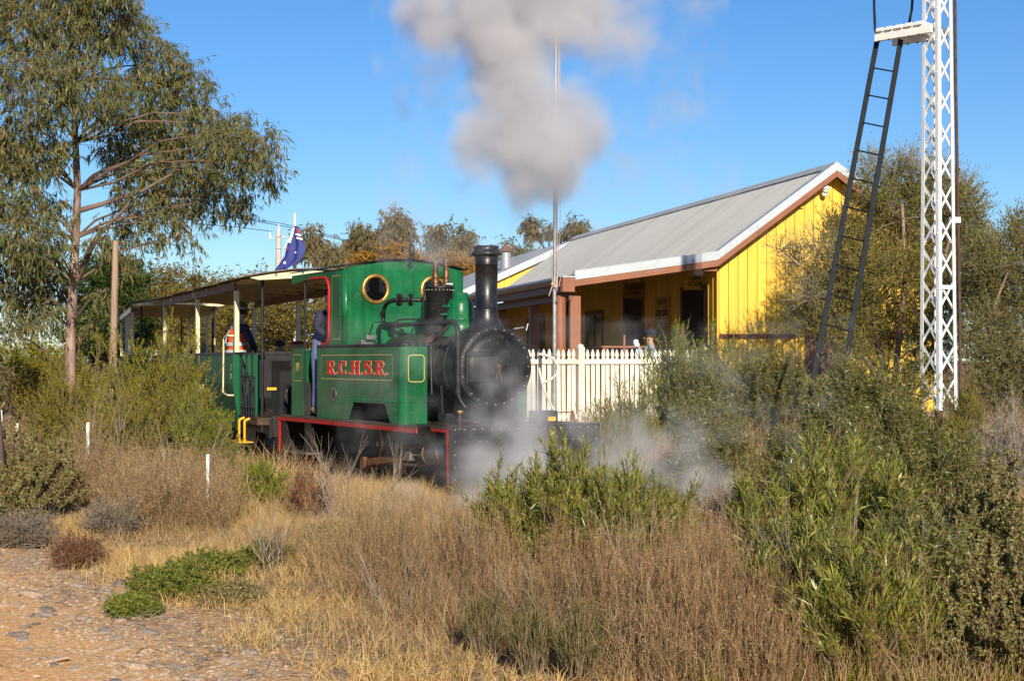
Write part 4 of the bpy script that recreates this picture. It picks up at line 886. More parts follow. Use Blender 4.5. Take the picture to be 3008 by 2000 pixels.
for ch, xx in word:
    for layer, (grow, off, mt) in enumerate(((.018, .0030, 'pale_gold'), (0, .0060, 'letter_red'))):
        mb = MB()
        for gi, poly in enumerate(GL[ch]):
            cxm = sum(p[0] for p in poly) / len(poly); czm = sum(p[1] for p in poly) / len(poly)
            pp = []
            n = len(poly)
            P_ = [Vector((p[0], p[1])) for p in poly]
            area = sum(P_[i].x * P_[(i + 1) % n].y - P_[(i + 1) % n].x * P_[i].y for i in range(n)); sg = 1 if area > 0 else -1
            for i in range(n):
                d0 = (P_[i] - P_[i - 1]); d1 = (P_[(i + 1) % n] - P_[i])
                if d0.length < 1e-6 or d1.length < 1e-6: q = Vector((0, 0))
                else:
                    d0.normalize(); d1.normalize(); q = Vector((d0.y + d1.y, -(d0.x + d1.x)));
                    q = q.normalized() if q.length > 1e-4 else Vector((0, 0))
                pp.append(P_[i] + q * grow * sg)
            sx_ = .158
            mb.prism([(U0 - (xx + p.x * sx_ / .92) * sc_h, ZL + p.y * H_) for p in pp], lambda a, b, t: (t, a, b), X0 - off - gi * .0003, X0 - off + .003)
        mb.build('letter' if layer else 'letter_outline', M[mt], L_)
text('number', 'Nº1', .16, 'gold_line', L_, (X0 - .003, 5.0, 1.51), (R(90), 0, R(-90)), .001, .002, .55)
# maker plate
mb = MB(); mb.prism([(3.653 + .095 * math.cos(a) * (1 + .04 * math.cos(4 * a)), 1.165 + .083 * math.sin(a) * (1 + .05 * math.cos(4 * a))) for a in np.linspace(0, 2 * math.pi, 28)[:-1]], lambda a, b, t: (t, a, b), X0 - .010, X0); pl = mb.build('maker_plate', M['steel'], L_, .002)
mb = MB(); mb.lathe([(.058, 0), (.062, .003), (.066, 0)], (X0 - .010, 3.653, 1.165), (-1, 0, 0), 24); mb.build('plate_ring', M['rust_dark'], pl)
text('plate_lettering', '742', .05, 'rust_dark', pl, (X0 - .0125, 3.653, 1.165), (R(90), 0, R(-90)), .001, .002, 1.0)
# boiler and smokebox
BZ = 1.53
mb = MB(); mb.lathe([(.435, 1.22), (.435, 3.33)], (VC, 0, 1.51), (0, 1, 0), 48); bo1 = mb.build('boiler', M['boiler_sheet'], L_)
for y in (1.55, 2.05, 2.75, 3.25):
    mb = MB(); mb.lathe([(.436, y), (.441, y), (.441, y + .045), (.436, y + .045)], (VC, 0, 1.51), (0, 1, 0), 48); mb.build('boiler_band', M['smokebox_black'], bo1)
mb = MB(); mb.lathe([(.47, .78), (.478, .80), (.478, 1.20), (.47, 1.24)], (VC, 0, BZ), (0, 1, 0), 56); sb = mb.build('smokebox', M['smokebox_black'], L_)
mb = MB(); mb.lathe([(.486, .775), (.490, .785), (.490, .83), (.479, .83)], (VC, 0, BZ), (0, 1, 0), 56); mb.lathe([(.479, 1.16), (.486, 1.16), (.486, 1.23), (.479, 1.23)], (VC, 0, BZ), (0, 1, 0), 56); mb.build('smokebox_ring', M['smokebox_black'], sb)
mb = MB(); mb.lathe([(.478, .772), (.40, .768), (.40, .760), (.005, .760)], (VC, 0, BZ), (0, 1, 0), 56); mb.build('front_ring', M['smokebox_black'], sb)
mb = MB(); mb.lathe([(.385, .758), (.392, .75), (.385, .735), (.30, .715), (.15, .70), (.002, .697)], (VC, 0, BZ), (0, 1, 0), 56); dr = mb.build('smokebox_door', M['smokebox_black'], sb)
rivets('rivet', [Vector((VC + .445 * math.cos(a), .768, BZ + .445 * math.sin(a))) for a in np.linspace(0, 2 * math.pi, 25)[:-1]], .013, (0, -1, 0), 'steel', sb)
rv = MB()
for y in (.82, 1.19):
    for a in np.linspace(0, math.pi, 22): rv.lathe([(.011, 0), (.008, .006), (.001, .009)], (VC + .487 * math.cos(a), y, BZ + .487 * math.sin(a)), (math.cos(a), 0, math.sin(a)), 6)
o = rv.build('rivet', M['smokebox_black'], sb); o['kind'] = 'stuff'
for dz in (.155, -.155):
    mb = MB(); mb.box(VC - .40, VC - .02, .672, .700, BZ + dz - .022, BZ + dz + .022); mb.build('hinge_strap', M['black'], dr, .005)
mb = MB(); mb.tube([(VC - .415, .69, BZ - .2), (VC - .415, .69, BZ + .2)], .014, 8); mb.build('hinge_pin', M['black'], dr)
mb = MB(); mb.lathe([(.04, 0), (.035, .03), (.015, .05)], (VC, .697, BZ), (0, -1, 0), 14); mb.tube([(VC, .65, BZ), (VC - .06, .64, BZ - .14)], .010, 7); mb.tube([(VC, .655, BZ), (VC + .012, .64, BZ - .20)], .009, 7); mb.build('door_dart', M['rust_dark'], dr)
mb = MB(); mb.prism([(VC - .36, .85), (VC + .36, .85), (VC + .30, 1.22), (VC - .30, 1.22)], lambda a, b, t: (a, t, b), .80, 1.22); mb.build('saddle', M['black'], L_)
mb = MB(); mb.box(.45, 1.48, 1.0, 1.25, .873, .98); mb.box(.40, .55, .62, .9, .873, .93); mb.build('frame_stay', M['black'], L_, .01)
mb = MB(); mb.prism([(1.32, .9), (1.44, .9), (1.38, 1.3)], lambda a, b, t: (t, a, b), .55, .57); mb.build('stay_bracket', M['black'], L_)
pts = line((.05, .03, .873), (1.88, .03, .873), 34) + line((.05, .09, .873), (1.88, .09, .873), 30)
rivets('bolt', pts, .014, (0, 0, 1), 'rust_dark')
mb = MB(); mb.tube([(.30, .35, .873), (.30, .35, 1.0)], .014, 8); mb.build('drain_cock', M['rust_dark'], L_)
mb = MB(); mb.sphere((.30, .35, 1.02), .024, 8, 6); mb.lathe([(.02, 0), (.02, .06)], (.27, .35, 1.02), (1, 0, 0), 8); mb.build('cock_body', M['brass'], L_)
mb = MB(); mb.box(1.28, 1.56, .30, .52, .873, 1.02); mb.build('tool_box', M['black'], L_, .012)
mb = MB(); mb.box(1.42, 1.52, .285, .299, .90, .95); mb.build('yellow_tag', M['yellow_paint'], L_, .003)
mb = MB(); mb.tube([(1.50, .4, .99), (1.72, .35, 1.0), (1.78, .34, .99)], .008, 6); mb.tube([(1.78, .34, .873), (1.78, .34, 1.02)], .014, 8); mb.lathe([(.035, .873), (.03, .96), (.014, 1.0)], (1.78, .34, 0), n=10); mb.build('uncoupling_rod', M['rust'], L_)
mb = MB(); mb.box(.50, .58, .40, .9, .89, .91); mb.box(.50, .52, .12, .7, 1.06, 1.075); mb.build('hand_rail_pipe', M['rust_dark'], L_)
# chimney
CYY = 1.0
mb = MB(); mb.lathe([(.255, 1.955), (.23, 1.99), (.185, 2.03), (.158, 2.08), (.143, 2.14), (.137, 2.20)], (VC, CYY, 0), n=40); ch_ = mb.build('chimney_base', M['chimney_black'], L_)
mb = MB(); mb.lathe([(.138, 2.2), (.138, 2.215), (.130, 2.22), (.135, 2.74), (.139, 2.745), (.139, 2.76), (.135, 2.765), (.140, 2.84)], (VC, CYY, 0), n=40); mb.build('chimney', M['chimney_black'], L_)
mb = MB(); mb.lathe([(.140, 2.84), (.155, 2.855), (.185, 2.86), (.187, 2.885), (.160, 2.90), (.152, 2.94), (.145, 2.97), (.12, 2.972), (.118, 2.80)], (VC, CYY, 0), n=40); mb.build('chimney_cap', M['chimney_black'], L_)
mb = MB(); mb.tube([(VC + .27, .82, 1.98), (VC + .40, .80, 2.0)], .012, 6); mb.lathe([(.012, 0), (.012, .09)], (VC + .43, .80, 1.96), (.3, 0, 1), 6); mb.build('lamp_bracket', M['steel'], L_)
# sand dome (green bell) and black steam dome
mb = MB(); mb.lathe([(.23, 1.90), (.20, 1.96), (.178, 2.02), (.172, 2.10), (.176, 2.105), (.176, 2.12), (.170, 2.125), (.164, 2.28), (.155, 2.32), (.13, 2.35), (.098, 2.365), (.094, 2.43), (.085, 2.44), (.002, 2.442)], (VC, 1.70, 0), n=36); mb.build('sand_dome', M['loco_green'], L_)
mb = MB(); mb.tube([(VC - .17, 1.68, 2.27), (VC - .25, 1.68, 2.27)], .014, 6); mb.tube([(VC - .17, 1.68, 2.17), (VC - .28, 1.68, 2.17)], .012, 6); mb.sphere((VC - .17, 1.68, 2.27), .03, 8, 6); mb.build('dome_cock', M['loco_green'], L_)
mb = MB(); mb.lathe([(.175, 1.9), (.172, 2.46), (.178, 2.465), (.178, 2.52)], (VC, 2.30, 0), n=36); mb.build('steam_dome', M['smokebox_black'], L_)
mb = MB(); mb.lathe([(.195, 2.521), (.195, 2.54), (.002, 2.543)], (VC, 2.30, 0), n=36); mb.build('dome_cover', M['black'], L_)
rivets('bolt', [Vector((VC + .178 * math.cos(a), 2.30 + .178 * math.sin(a), 2.495)) for a in np.linspace(0, 2 * math.pi, 23)[:-1]], .011, (0, -.6, .8), 'steel')
for dx, dy, zt in ((-.055, 2.30, 2.86), (.055, 2.22, 2.88)):
    mb = MB(); mb.lathe([(.05, 2.54), (.05, 2.57), (.038, 2.58), (.044, 2.64), (.047, 2.66), (.040, 2.68), (.036, 2.80), (.040, 2.81), (.026, 2.815), (.026, zt)], (VC + dx, dy, 0), n=18); mb.build('safety_valve', M['bronze'], L_)
mb = MB(); mb.box(VC + .02, VC + .10, 2.12, 2.16, 2.56, 2.575); mb.build('valve_tag', M['white_flat'], L_)
mb = MB(); mb.tube([(VC + .05, 2.4, 2.66), (VC + .13, 2.4, 2.66), (VC + .19, 2.4, 2.58), (VC + .20, 2.4, 2.44), (VC + .20, 2.4, 2.1)], .016, 8); mb.build('overflow_pipe', M['bronze'], L_)
mb = MB(); mb.lathe([(.014, 2.9), (.014, 2.93), (.045, 2.94), (.045, 2.95), (.014, 2.96), (.014, 2.99)], (VC, 3.14, 0), n=10); mb.lathe([(.026, 2.98), (.029, 2.99), (.029, 3.13), (.015, 3.14)], (VC, 3.14, 0), n=16); mb.build('whistle', M['chimney_black'], L_)
mb = MB(); mb.tube([(VC - .09 + .06 * math.cos(a), 3.6, 2.91 + .055 * math.sin(a)) for a in np.linspace(0, math.pi, 8)], .010, 6); mb.build('lifting_eye', M['rust_dark'], L_)
# pipework
def pipe(name, pts, r, mat='black', n=10):
    mb = MB(); mb.tube(pts, r, n); return mb.build(name, M[mat], L_)
def bend(pts, r=.07, k=4):
    pts = [Vector(p) for p in pts]; out = [pts[0]]
    for i in range(1, len(pts) - 1):
        a = pts[i] + (pts[i - 1] - pts[i]).normalized() * min(r, (pts[i - 1] - pts[i]).length * .49); b_ = pts[i] + (pts[i + 1] - pts[i]).normalized() * min(r, (pts[i + 1] - pts[i]).length * .49)
        for q in range(k + 1): t = q / k; out.append(a * (1 - t) ** 2 + pts[i] * 2 * t * (1 - t) + b_ * t * t)
    return out + [pts[-1]]
xv = .44
pipe('exhaust_pipe', bend([(VC - .15, 2.36, 2.37), (.60, 2.45, 2.37), (xv, 2.62, 2.37), (xv, 2.83, 2.30), (xv, 2.86, 2.05), (xv, 2.55, 2.05), (xv, .82, 2.05), (xv, .68, 2.0), (xv, .68, 1.16), (xv + .07, .62, 1.06), (.55, .62, 1.02)], .13), .028)
for p, ax in (((.52, 2.52, 2.37), (1, -1, 0)), ((.63, 2.42, 2.37), (1, -.6, 0)), ((xv, 2.40, 2.05), (0, 1, 0))):
    mb = MB(); ax = Vector(ax).normalized(); r_ = .078 if p[0] > .5 else .042
    mb.lathe([(r_, -.02), (r_, -.004), (r_ * .6, -.004), (r_ * .6, .004), (r_, .004), (r_, .02)], p, ax, 14)
    for k in range(6):
        a = k * math.pi / 3; u_ = ax.cross(Vector((0, 0, 1))).normalized(); w_ = ax.cross(u_); mb.sphere(Vector(p) + (u_ * math.cos(a) + w_ * math.sin(a)) * r_ * .8 - ax * .02, .009, 5, 4)
    mb.build('pipe_flange', M['black'], L_)
for p, a in (((xv, 2.86, 2.20), (0, 0, 1)), ((xv, .80, 2.05), (0, 1, 0)), ((xv, .68, 1.25), (0, 0, 1)), ((xv, .68, 1.90), (0, 0, 1))):
    mb = MB(); mb.lathe([(.036, -.03), (.036, .03)], p, a, 12); mb.build('pipe_collar', M['black'], L_)
mb = MB(); mb.lathe([(.05, -.03), (.05, .03)], (.55, .60, 1.06), (0, 1, 0), 12); mb.sphere((.55, .58, 1.0), .035, 8, 6); mb.build('pipe_elbow', M['black'], L_)
pipe('lubricator_pipe', bend([(VC - .12, 2.22, 2.56), (.70, 2.15, 2.58), (.68, 2.15, 2.3), (.68, 2.15, 2.12), (.44, 2.40, 2.12), (.44, 2.40, 2.05)], .03), .011)
pipe('regulator_rod', [(.34, 2.9, 2.10), (.44, 2.6, 2.08), (.5, 2.4, 2.12)], .007)
pipe('feed_pipe', bend([(.30, 2.85, 2.08), (.36, 3.2, 1.84)], .1), .009)
pipe('sand_pipe', bend([(VC - .18, 1.66, 2.03), (.66, 1.66, 1.93), (.52, 1.60, 1.80), (.50, 1.52, 1.2)], .1), .016, 'black')
mb = MB(); mb.lathe([(.10, 0), (.10, .02), (.06, .022), (.06, .0)], (.72, 2.02, 1.862), (-.55, 0, .83), 20); mb.build('mud_lid', M['rust_dark'], L_)
mb = MB(); mb.box(.30, .50, 1.9, 2.35, 1.813, 1.83); mb.build('tank_lid', M['black'], L_, .005)
mb = MB(); mb.box(.2, .36, 2.98, 3.20, 1.813, 1.87); mb.box(.24, .36, 2.9, 2.95, 1.87, 1.93); mb.build('tool_tray', M['steel'], L_, .005)
# cab
YC = 3.33
def arch(x):           # roof line
    t = (x - X0) / (X1 - X0); return 2.815 + .115 * math.sin(math.pi * t)
mb = MB(); n = 20; xs_ = [X0 + .06 + (X1 - X0 - .12) * i / n for i in range(n + 1)]
mb.prism([(X0 + .06, 1.80), (X1 - .06, 1.80)] + [(x, arch(x) - .012) for x in reversed(xs_)], lambda a, b, t: (a, t, b), YC, YC + .012); cf = mb.build('cab_front', M['loco_green'], L_)
for s in (0, 1):
    tx = (lambda x: x) if s == 0 else (lambda x: WB - x)
    mb = MB(); n = 7; vs = []
    for k in range(n):
        a = math.pi / 2 * k / (n - 1); x = tx(X0 + .06 - .06 * math.sin(a)); y = YC + .06 - .06 * math.cos(a); vs += [(x, y, 1.80), (x, y, 2.80)]
    mb.add(vs, [(2 * i, 2 * i + 1, 2 * i + 3, 2 * i + 2) for i in range(n - 1)], True); mb.build('cab_corner', M['loco_green'], L_, 0, .006)
    arcp = lambda cy__, cz, r, a0, a1: [(cy__ + r * math.cos(R(a0 + (a1 - a0) * i / 5)), cz + r * math.sin(R(a0 + (a1 - a0) * i / 5))) for i in range(6)]
    opening = [(4.53, 2.715)] + arcp(4.00, 2.53, .18, 90, 180) + arcp(3.98, 1.98, .16, 180, 270) + [(4.09, 1.82)]
    prof = [(YC + .06, 1.80), (YC + .06, 2.80), (5.24, 2.79), (5.24, 2.67)] + opening + [(4.09, 1.80)]
    mb = MB(); mb.prism(prof, lambda a, b, t: (t, a, b), min(tx(X0), tx(X0 + .012)), max(tx(X0), tx(X0 + .012))); mb.build('cab_side', M['loco_green'], L_)
    mb = MB(); mb.tube([(tx(X0 - .004), a, b) for a, b in opening], .020, 8); mb.build('red_beading', M['red'], L_)
    cxp = .545 if s == 0 else WB - .545
    mb = MB(); mb.lathe([(.150, 0), (.150, .018), (.170, .024), (.196, .020), (.202, .008), (.202, 0)], (cxp, YC, 2.54), (0, -1, 0), 40); pr = mb.build('porthole_ring', M['brass'], L_)
    mb = MB(); mb.lathe([(.150, .004), (.001, .004)], (cxp, YC, 2.54), (0, -1, 0), 32); mb.build('porthole_glass', M['glass_dark'], pr)
    rivets('ring_screw', [Vector((cxp + .18 * math.cos(a), YC - .022, 2.54 + .18 * math.sin(a))) for a in np.linspace(0.3, 2 * math.pi + .3, 9)[:-1]], .009, (0, -1, 0), 'brass', pr)
    pts = line((X0 if s == 0 else X1, YC + .09, 1.86), (X0 if s == 0 else X1, YC + .09, 2.76), 18)
    rivets('rivet', pts, .010, (-1 if s == 0 else 1, 0, 0), 'loco_green')
rivets('rivet', [Vector((x, YC, arch(x) - .04)) for x in np.linspace(X0 + .1, X1 - .1, 34)] + line((.75, YC, 2.60), (1.0, YC, 2.60), 3) + line((.32, YC, 2.10), (.44, YC, 2.095), 2) + line((.75, YC, 2.5), (.95, YC, 2.5), 3), .0075, (0, -1, 0), 'loco_green')
mb = MB(); mb.grid(lambda a, b: (X0 - .03 + (X1 - X0 + .06) * a, YC - .05 + 1.98 * b, arch(X0 + (X1 - X0) * a) + .004), 22, 2, True); mb.build('cab_roof', M['chimney_black'], L_, 0, -.014)
mb = MB(); mb.box(X0 - .002, X0 + .014, 4.95, 5.24, 2.665, 2.80); 
mb = MB(); mb.prism([(X0 + .02, .84), (X1 - .02, .84), (X1 - .02, 1.75), (X0 + .02, 1.75)], lambda a, b, t: (a, t, b), 5.225, 5.24); mb.build('bunker_back', M['loco_green'], L_)
mb = MB(); mb.lathe([(.40, 3.345), (.40, 3.75)], (VC, 0, 1.45), (0, 1, 0), 32); mb.box(VC - .2, VC + .2, 3.76, 3.9, 1.0, 1.4); mb.build('backhead', M['dark'], L_)
mb = MB(); mb.box(X0 + .03, X1 - .03, 5.0, 5.2, .84, 1.3); mb.build('coal_bunker', M['dark'], L_)

# ------------------------------------------------------------------ carriages
def carriage(name, label, fr, L, posts, full):
    o_, a_ = fr; C_ = thing(name, label, 'railway carriage', o_, a_)
    W_ = 1.93; FZ = .76; RZ_ = 1.70
    def p(n, mb, m, par=None, bev=0): return mb.build(n, M[m], par or C_, bev)
    side = [(0, RZ_), (0, 1.25), (.075, FZ), (.095, .55)]
    for s in (0, 1):
        tx = (lambda x: x) if s == 0 else (lambda x: W_ - x)
        q = MB()
        poly = [(tx(a), b) for a, b in side] + [(tx(a + .03), b) for a, b in reversed(side)]
        q.prism(poly, lambda a, b, t: (a, t, b), 0.03, L); p('side_panel', q, 'coach_green')
        q = MB(); q.box(min(tx(-.01), tx(.05)), max(tx(-.01), tx(.05)), .0, L, RZ_ + .001, RZ_ + .03); p('side_rail', q, 'black', None, .005)
        q = MB(); q.box(min(tx(.015), tx(.05)), max(tx(.015), tx(.05)), -.02, L + .02, 2.69, 2.82)
        p('fascia_board', q, 'wood_fascia' if full else 'galv', None, .004)
        for y in posts:
            q = MB(); q.box(min(tx(.03), tx(.10)), max(tx(.03), tx(.10)), y, y + .10, RZ_ + .031, 2.689 if y < L else 2.8); p('post', q, 'cream', None, .006)
        rv_ = MB()
        for y in np.arange(.1, L, .09): rv_.lathe([(.006, 0), (.004, .004)], (tx(-.0005), y, 1.26), (-1 if s == 0 else 1, 0, 0), 5)
        r__ = p('rivet', rv_, 'coach_green'); r__['kind'] = 'stuff'
    F0, F1 = (-1.30, L + 1.2)
    q = MB(); q.box(.12, W_ - .12, F0, F1, FZ - .10, FZ); p('floor', q, 'rust_dark')
    for x in (.40, 1.45):
        q = MB(); q.box(x, x + .06, F0, F1, FZ - .26, FZ - .101); p('sole_bar', q, 'black')
    for y in (F0, F1):
        q = MB(); q.box(.30, W_ - .30, y - .04, y + .04, FZ - .30, FZ - .02); p('headstock', q, 'black', None, .01)
        q = MB(); q.tube([(W_ / 2, y - .25, .5), (W_ / 2, y + .25, .5)], .04, 10); q.box(W_ / 2 - .09, W_ / 2 + .09, y - .22, y + .2, .42, .58); p('coupler', q, 'rust_dark')
    # bulkheads
    for yb_ in (0.0, L - .03):
        q = MB()
        nb = 4
        for x0 in [0.001 + .105 * k for k in range(nb)] + [W_ - .101 - .105 * k for k in range(nb)]:
            q = MB(); lo_ = 0 if (x0 > .1 and x0 < W_ - .2) else 1
            if x0 < .1: poly = [(x0, RZ_), (x0, 1.25), (.076, FZ), (x0 + .10, FZ), (x0 + .10, RZ_)]
            elif x0 > W_ - .15: poly = [(x0 + .10, RZ_), (x0 + .10, 1.25), (W_ - .076, FZ), (x0, FZ), (x0, RZ_)]
            else: poly = [(x0, RZ_), (x0, FZ), (x0 + .10, FZ), (x0 + .10, RZ_)]
            q.prism(poly, lambda a, b, t: (a, t, b), yb_, yb_ + .029); p('bulkhead_board', q, 'coach_green')
    rv_ = MB()
    for z in np.arange(FZ + .05, RZ_, .07): rv_.lathe([(.006, 0), (.004, .004)], (.06 + max(0, 1.25 - z) * .12, 0, z), (0, -1, 0), 5)
    r__ = p('rivet', rv_, 'coach_green'); r__['kind'] = 'stuff'
    # roof
    def rz_(x): t = (x + .08) / (W_ + .16); return 2.815 + .125 * math.sin(math.pi * t) ** 1.0
    for (y0, y1) in ((-1.55, 0.9), (.9, 3.3), (3.3, 5.7), (5.7, L + 1.75)):
        q = MB(); q.grid(lambda a, b: (-.08 + (W_ + .16) * a, y0 + (y1 - y0) * b, rz_(-.08 + (W_ + .16) * a) + .012), 18, 2, True)
        o = q.build('roof_panel', M['roof_ply'], C_, 0, -.02)
    for y in (-1.5, -.75, 0.0, 1.2, 2.4, 3.6, 4.8, 6.0, 7.2, L + .75, L + 1.6):
        if y > L + 1.7: continue
        q = MB(); n = 16; top = [(-.03 + (W_ + .06) * i / n) for i in range(n + 1)]
        q.prism([(x, rz_(x) - .012) for x in top] + [(x, rz_(x) - .10 * math.sin(math.pi * (x + .03) / (W_ + .06)) ** .4 - .014) for x in reversed(top)], lambda a, b, t: (a, t, b), y, y + .045); p('roof_bow', q, 'cream')
    for x in (.35, .75, 1.18, 1.58):
        q = MB(); q.box(x - .02, x + .02, -1.5, L + 1.6, rz_(x) - .055, rz_(x) - .013); p('roof_batten', q, 'ceiling')
    # end platform
    for yy, sg in ((F0, 1), (F1, -1)):
        for x in (.20, W_ - .20):
            q = MB(); q.tube([(x, yy + .05 * sg, FZ - .2), (x, yy + .05 * sg, 2.84)], .024, 8); p('platform_post', q, 'black')
        for x in (.11, W_ - .11):
            q = MB(); q.box(x - .012, x + .012, min(0 if sg > 0 else L, yy), max(0 if sg > 0 else L, yy), RZ_ - .01, RZ_ + .02) if False else q.box(x - .012, x + .012, min(yy, 0 if sg > 0 else L) + .002, max(yy, 0 if sg > 0 else L) - .002, RZ_ - .012, RZ_ + .018)
            q.box(x - .010, x + .010, min(yy, 0 if sg > 0 else L) + .1, max(yy, 0 if sg > 0 else L) - .1, .90, .925); q.box(x - .009, x + .009, min(yy, 0 if sg > 0 else L) + .1, max(yy, 0 if sg > 0 else L) - .1, 1.36, 1.38); g_ = p('gate_frame', q, 'black')
            for k in range(6):
                y = (.12 + k * .20) * (-sg) + (0 if sg > 0 else L)
                q = MB(); q.tube([(x, y, FZ), (x, y, 1.36 if k % 2 else RZ_)], .015, 6); p('gate_bar', q, 'black', g_)
            q = MB(); q.bar((x, (0 if sg > 0 else L) - sg * .1, 1.66), (x, (0 if sg > 0 else L) - sg * .5, .95), .02, .03, (1, 0, 0)); p('gate_brace', q, 'black', g_)
        q = MB(); q.box(.22, W_ - .22, yy + .01, yy + .03, RZ_ - .01, RZ_ + .02); p('end_rail', q, 'black')
    if full:
        # expanded metal screen as real crossing wires
        q = MB(); y = F0 + .03
        x0, x1, z0, z1 = .24, 1.0, .80, 1.60; st = .035
        k = -40
        while k < 60:
            for sg in (1, -1):
                xa = x0 + k * st; za = z0 if sg > 0 else z1
                # clip the diagonal to the panel
                t0 = max(0, (x0 - xa)); t1 = min((z1 - z0) * .9, x1 - xa)
                if t1 > t0: q.bar((xa + t0, y, za + sg * t0 / .9), (xa + t1, y, za + sg * t1 / .9), .005, .004, (0, 1, 0))
            k += 1
        ms = p('mesh_screen', q, 'black'); ms['kind'] = 'stuff'
        q = MB(); q.box(x0, x1, y - .01, y + .01, z1, z1 + .14); p('screen_plate', q, 'black')
        q = MB(); q.lathe([(.155, -.012), (.170, -.012), (.170, .012), (.155, .012)], (.66, F0 - .14, 1.08), (0, 1, 0), 28); hw = p('brake_wheel', q, 'chimney_black')
        q = MB()
        for k in range(5):
            a = 2 * math.pi * k / 5 + .3; q.tube([(.66 + .03 * math.cos(a), F0 - .14, 1.08 + .03 * math.sin(a)), (.66 + .1 * math.cos(a + .2), F0 - .15, 1.08 + .1 * math.sin(a + .2)), (.66 + .16 * math.cos(a), F0 - .14, 1.08 + .16 * math.sin(a))], .010, 6)
        q.lathe([(.03, -.03), (.03, .05)], (.66, F0 - .14, 1.08), (0, 1, 0), 12); p('spoke', q, 'chimney_black', hw)
        q = MB(); q.box(.60, .72, F0 - .12, F0 - .03, .60, 1.0); q.box(.32, .70, F0 - .10, F0 - .045, .48, .80); p('brake_stand', q, 'black', None, .01)
        q = MB(); q.box(.26, .40, F0 - .01, F0 + .0, 1.17, 1.21); p('orange_reflector', q, 'yellow_paint')
        q = MB(); q.box(.5, 1.5, F0 + .25, F0 + .7, FZ + .001, 1.45); p('equipment_locker', q, 'dark', None, .02)
        q = MB(); q.tube(bend([(.02, .02, 1.99), (-.07, .02, 1.99), (-.07, .40, 1.97), (-.07, .44, 1.10), (-.07, .03, 1.07), (.02, .03, 1.07)], .05), .014, 8); p('grab_rail', q, 'cream')
        for dy in (0, .42):
            q = MB(); q.tube(bend([(.10, -.42 - dy, FZ - .02), (.02, -.42 - dy, FZ - .05), (.02, -.42 - dy, .40)], .03), .020, 8); p('step_stringer', q, 'yellow_paint')
        q = MB(); q.box(-.10, .12, -.98, -.36, .385, .40); p('step_tread', q, 'yellow_paint')
        def arctext(s, r, cy_, cz, a0, a1, size):
            for i, chh in enumerate(s):
                a = R(a0 + (a1 - a0) * i / (len(s) - 1))
                t_ = text('letter', chh, size, 'pale_gold', C_, (-.006, cy_ - r * math.cos(a), cz + r * .5 * math.sin(a)), (R(90), 0, R(-90)), .001, .004, .8)
                t_.rotation_euler = (Matrix.Rotation(R(-90), 3, 'Z') @ Matrix.Rotation(R(90), 3, 'X') @ Matrix.Rotation(-(math.pi / 2 - a) * .6 * -1 if False else (a - math.pi / 2) * .6 * 1.0, 3, 'Z')).to_euler()
        arctext('SOCIETY', 1.25, 3.6, 1.10, 165, 15, .20)
        text('letter', 'RAILWAY', .26, 'pale_gold', C_, (-.002 + .02, 3.35, 1.10), (R(90), 0, R(-90)), .020, .004, 1.15)
        text('number', '2', .14, 'pale_gold', C_, (-.004, .14, 1.50), (R(90), 0, R(-90)), .001, .002, .5)
        text('number', '21', .12, 'pale_gold', C_, (-.004, .14, 1.36), (R(90), 0, R(-90)), .001, .002, .5)
        text('number', 'R.R.1.', .13, 'pale_gold', C_, (.012, 3.75, 2.755), (R(90), 0, R(-90)), .001, .003, 1.1)
    for k in range(7 if full else 5):
        y = .9 + k * 1.05
        if y > L - .5: break
        for x0, x1 in ((.12, .80), (1.12, W_ - .12)):
            q = MB(); q.box(x0, x1, y, y + .05, 1.0, 1.62); p('seat_back', q, 'dark', None, .01)
            q = MB(); q.box(x0, x1, y + .05, y + .45, 1.12, 1.18); p('seat', q, 'trim_maroon', None, .01)
    for yb_ in (1.2, L - 1.4):
        q = MB(); q.box(.5, .58, yb_ - .5, yb_ + .5, .25, .50); q.box(1.35, 1.43, yb_ - .5, yb_ + .5, .25, .50); p('bogie_frame', q, 'black', None, .01)
        for y in (yb_ - .32, yb_ + .32):
            for x in (.62, 1.31):
                q = MB(); q.lathe([(.19, -.05), (.21, -.05), (.20, .04), (.05, .04)], (x, y, .32), (1, 0, 0), 24); p('wheel', q, 'rust_dark')
    return C_
coach1 = carriage('open_carriage', 'green open carriage with cream posts, brown roof board and steps, coupled behind the locomotive', COACH, 7.7, (.0, 3.62, 7.55), True)
coach2 = carriage('open_carriage', 'second open carriage with a pale roof board, at the far left end of the train', COACH2, 7.7, (.0, 1.9, 3.8, 7.55), False)

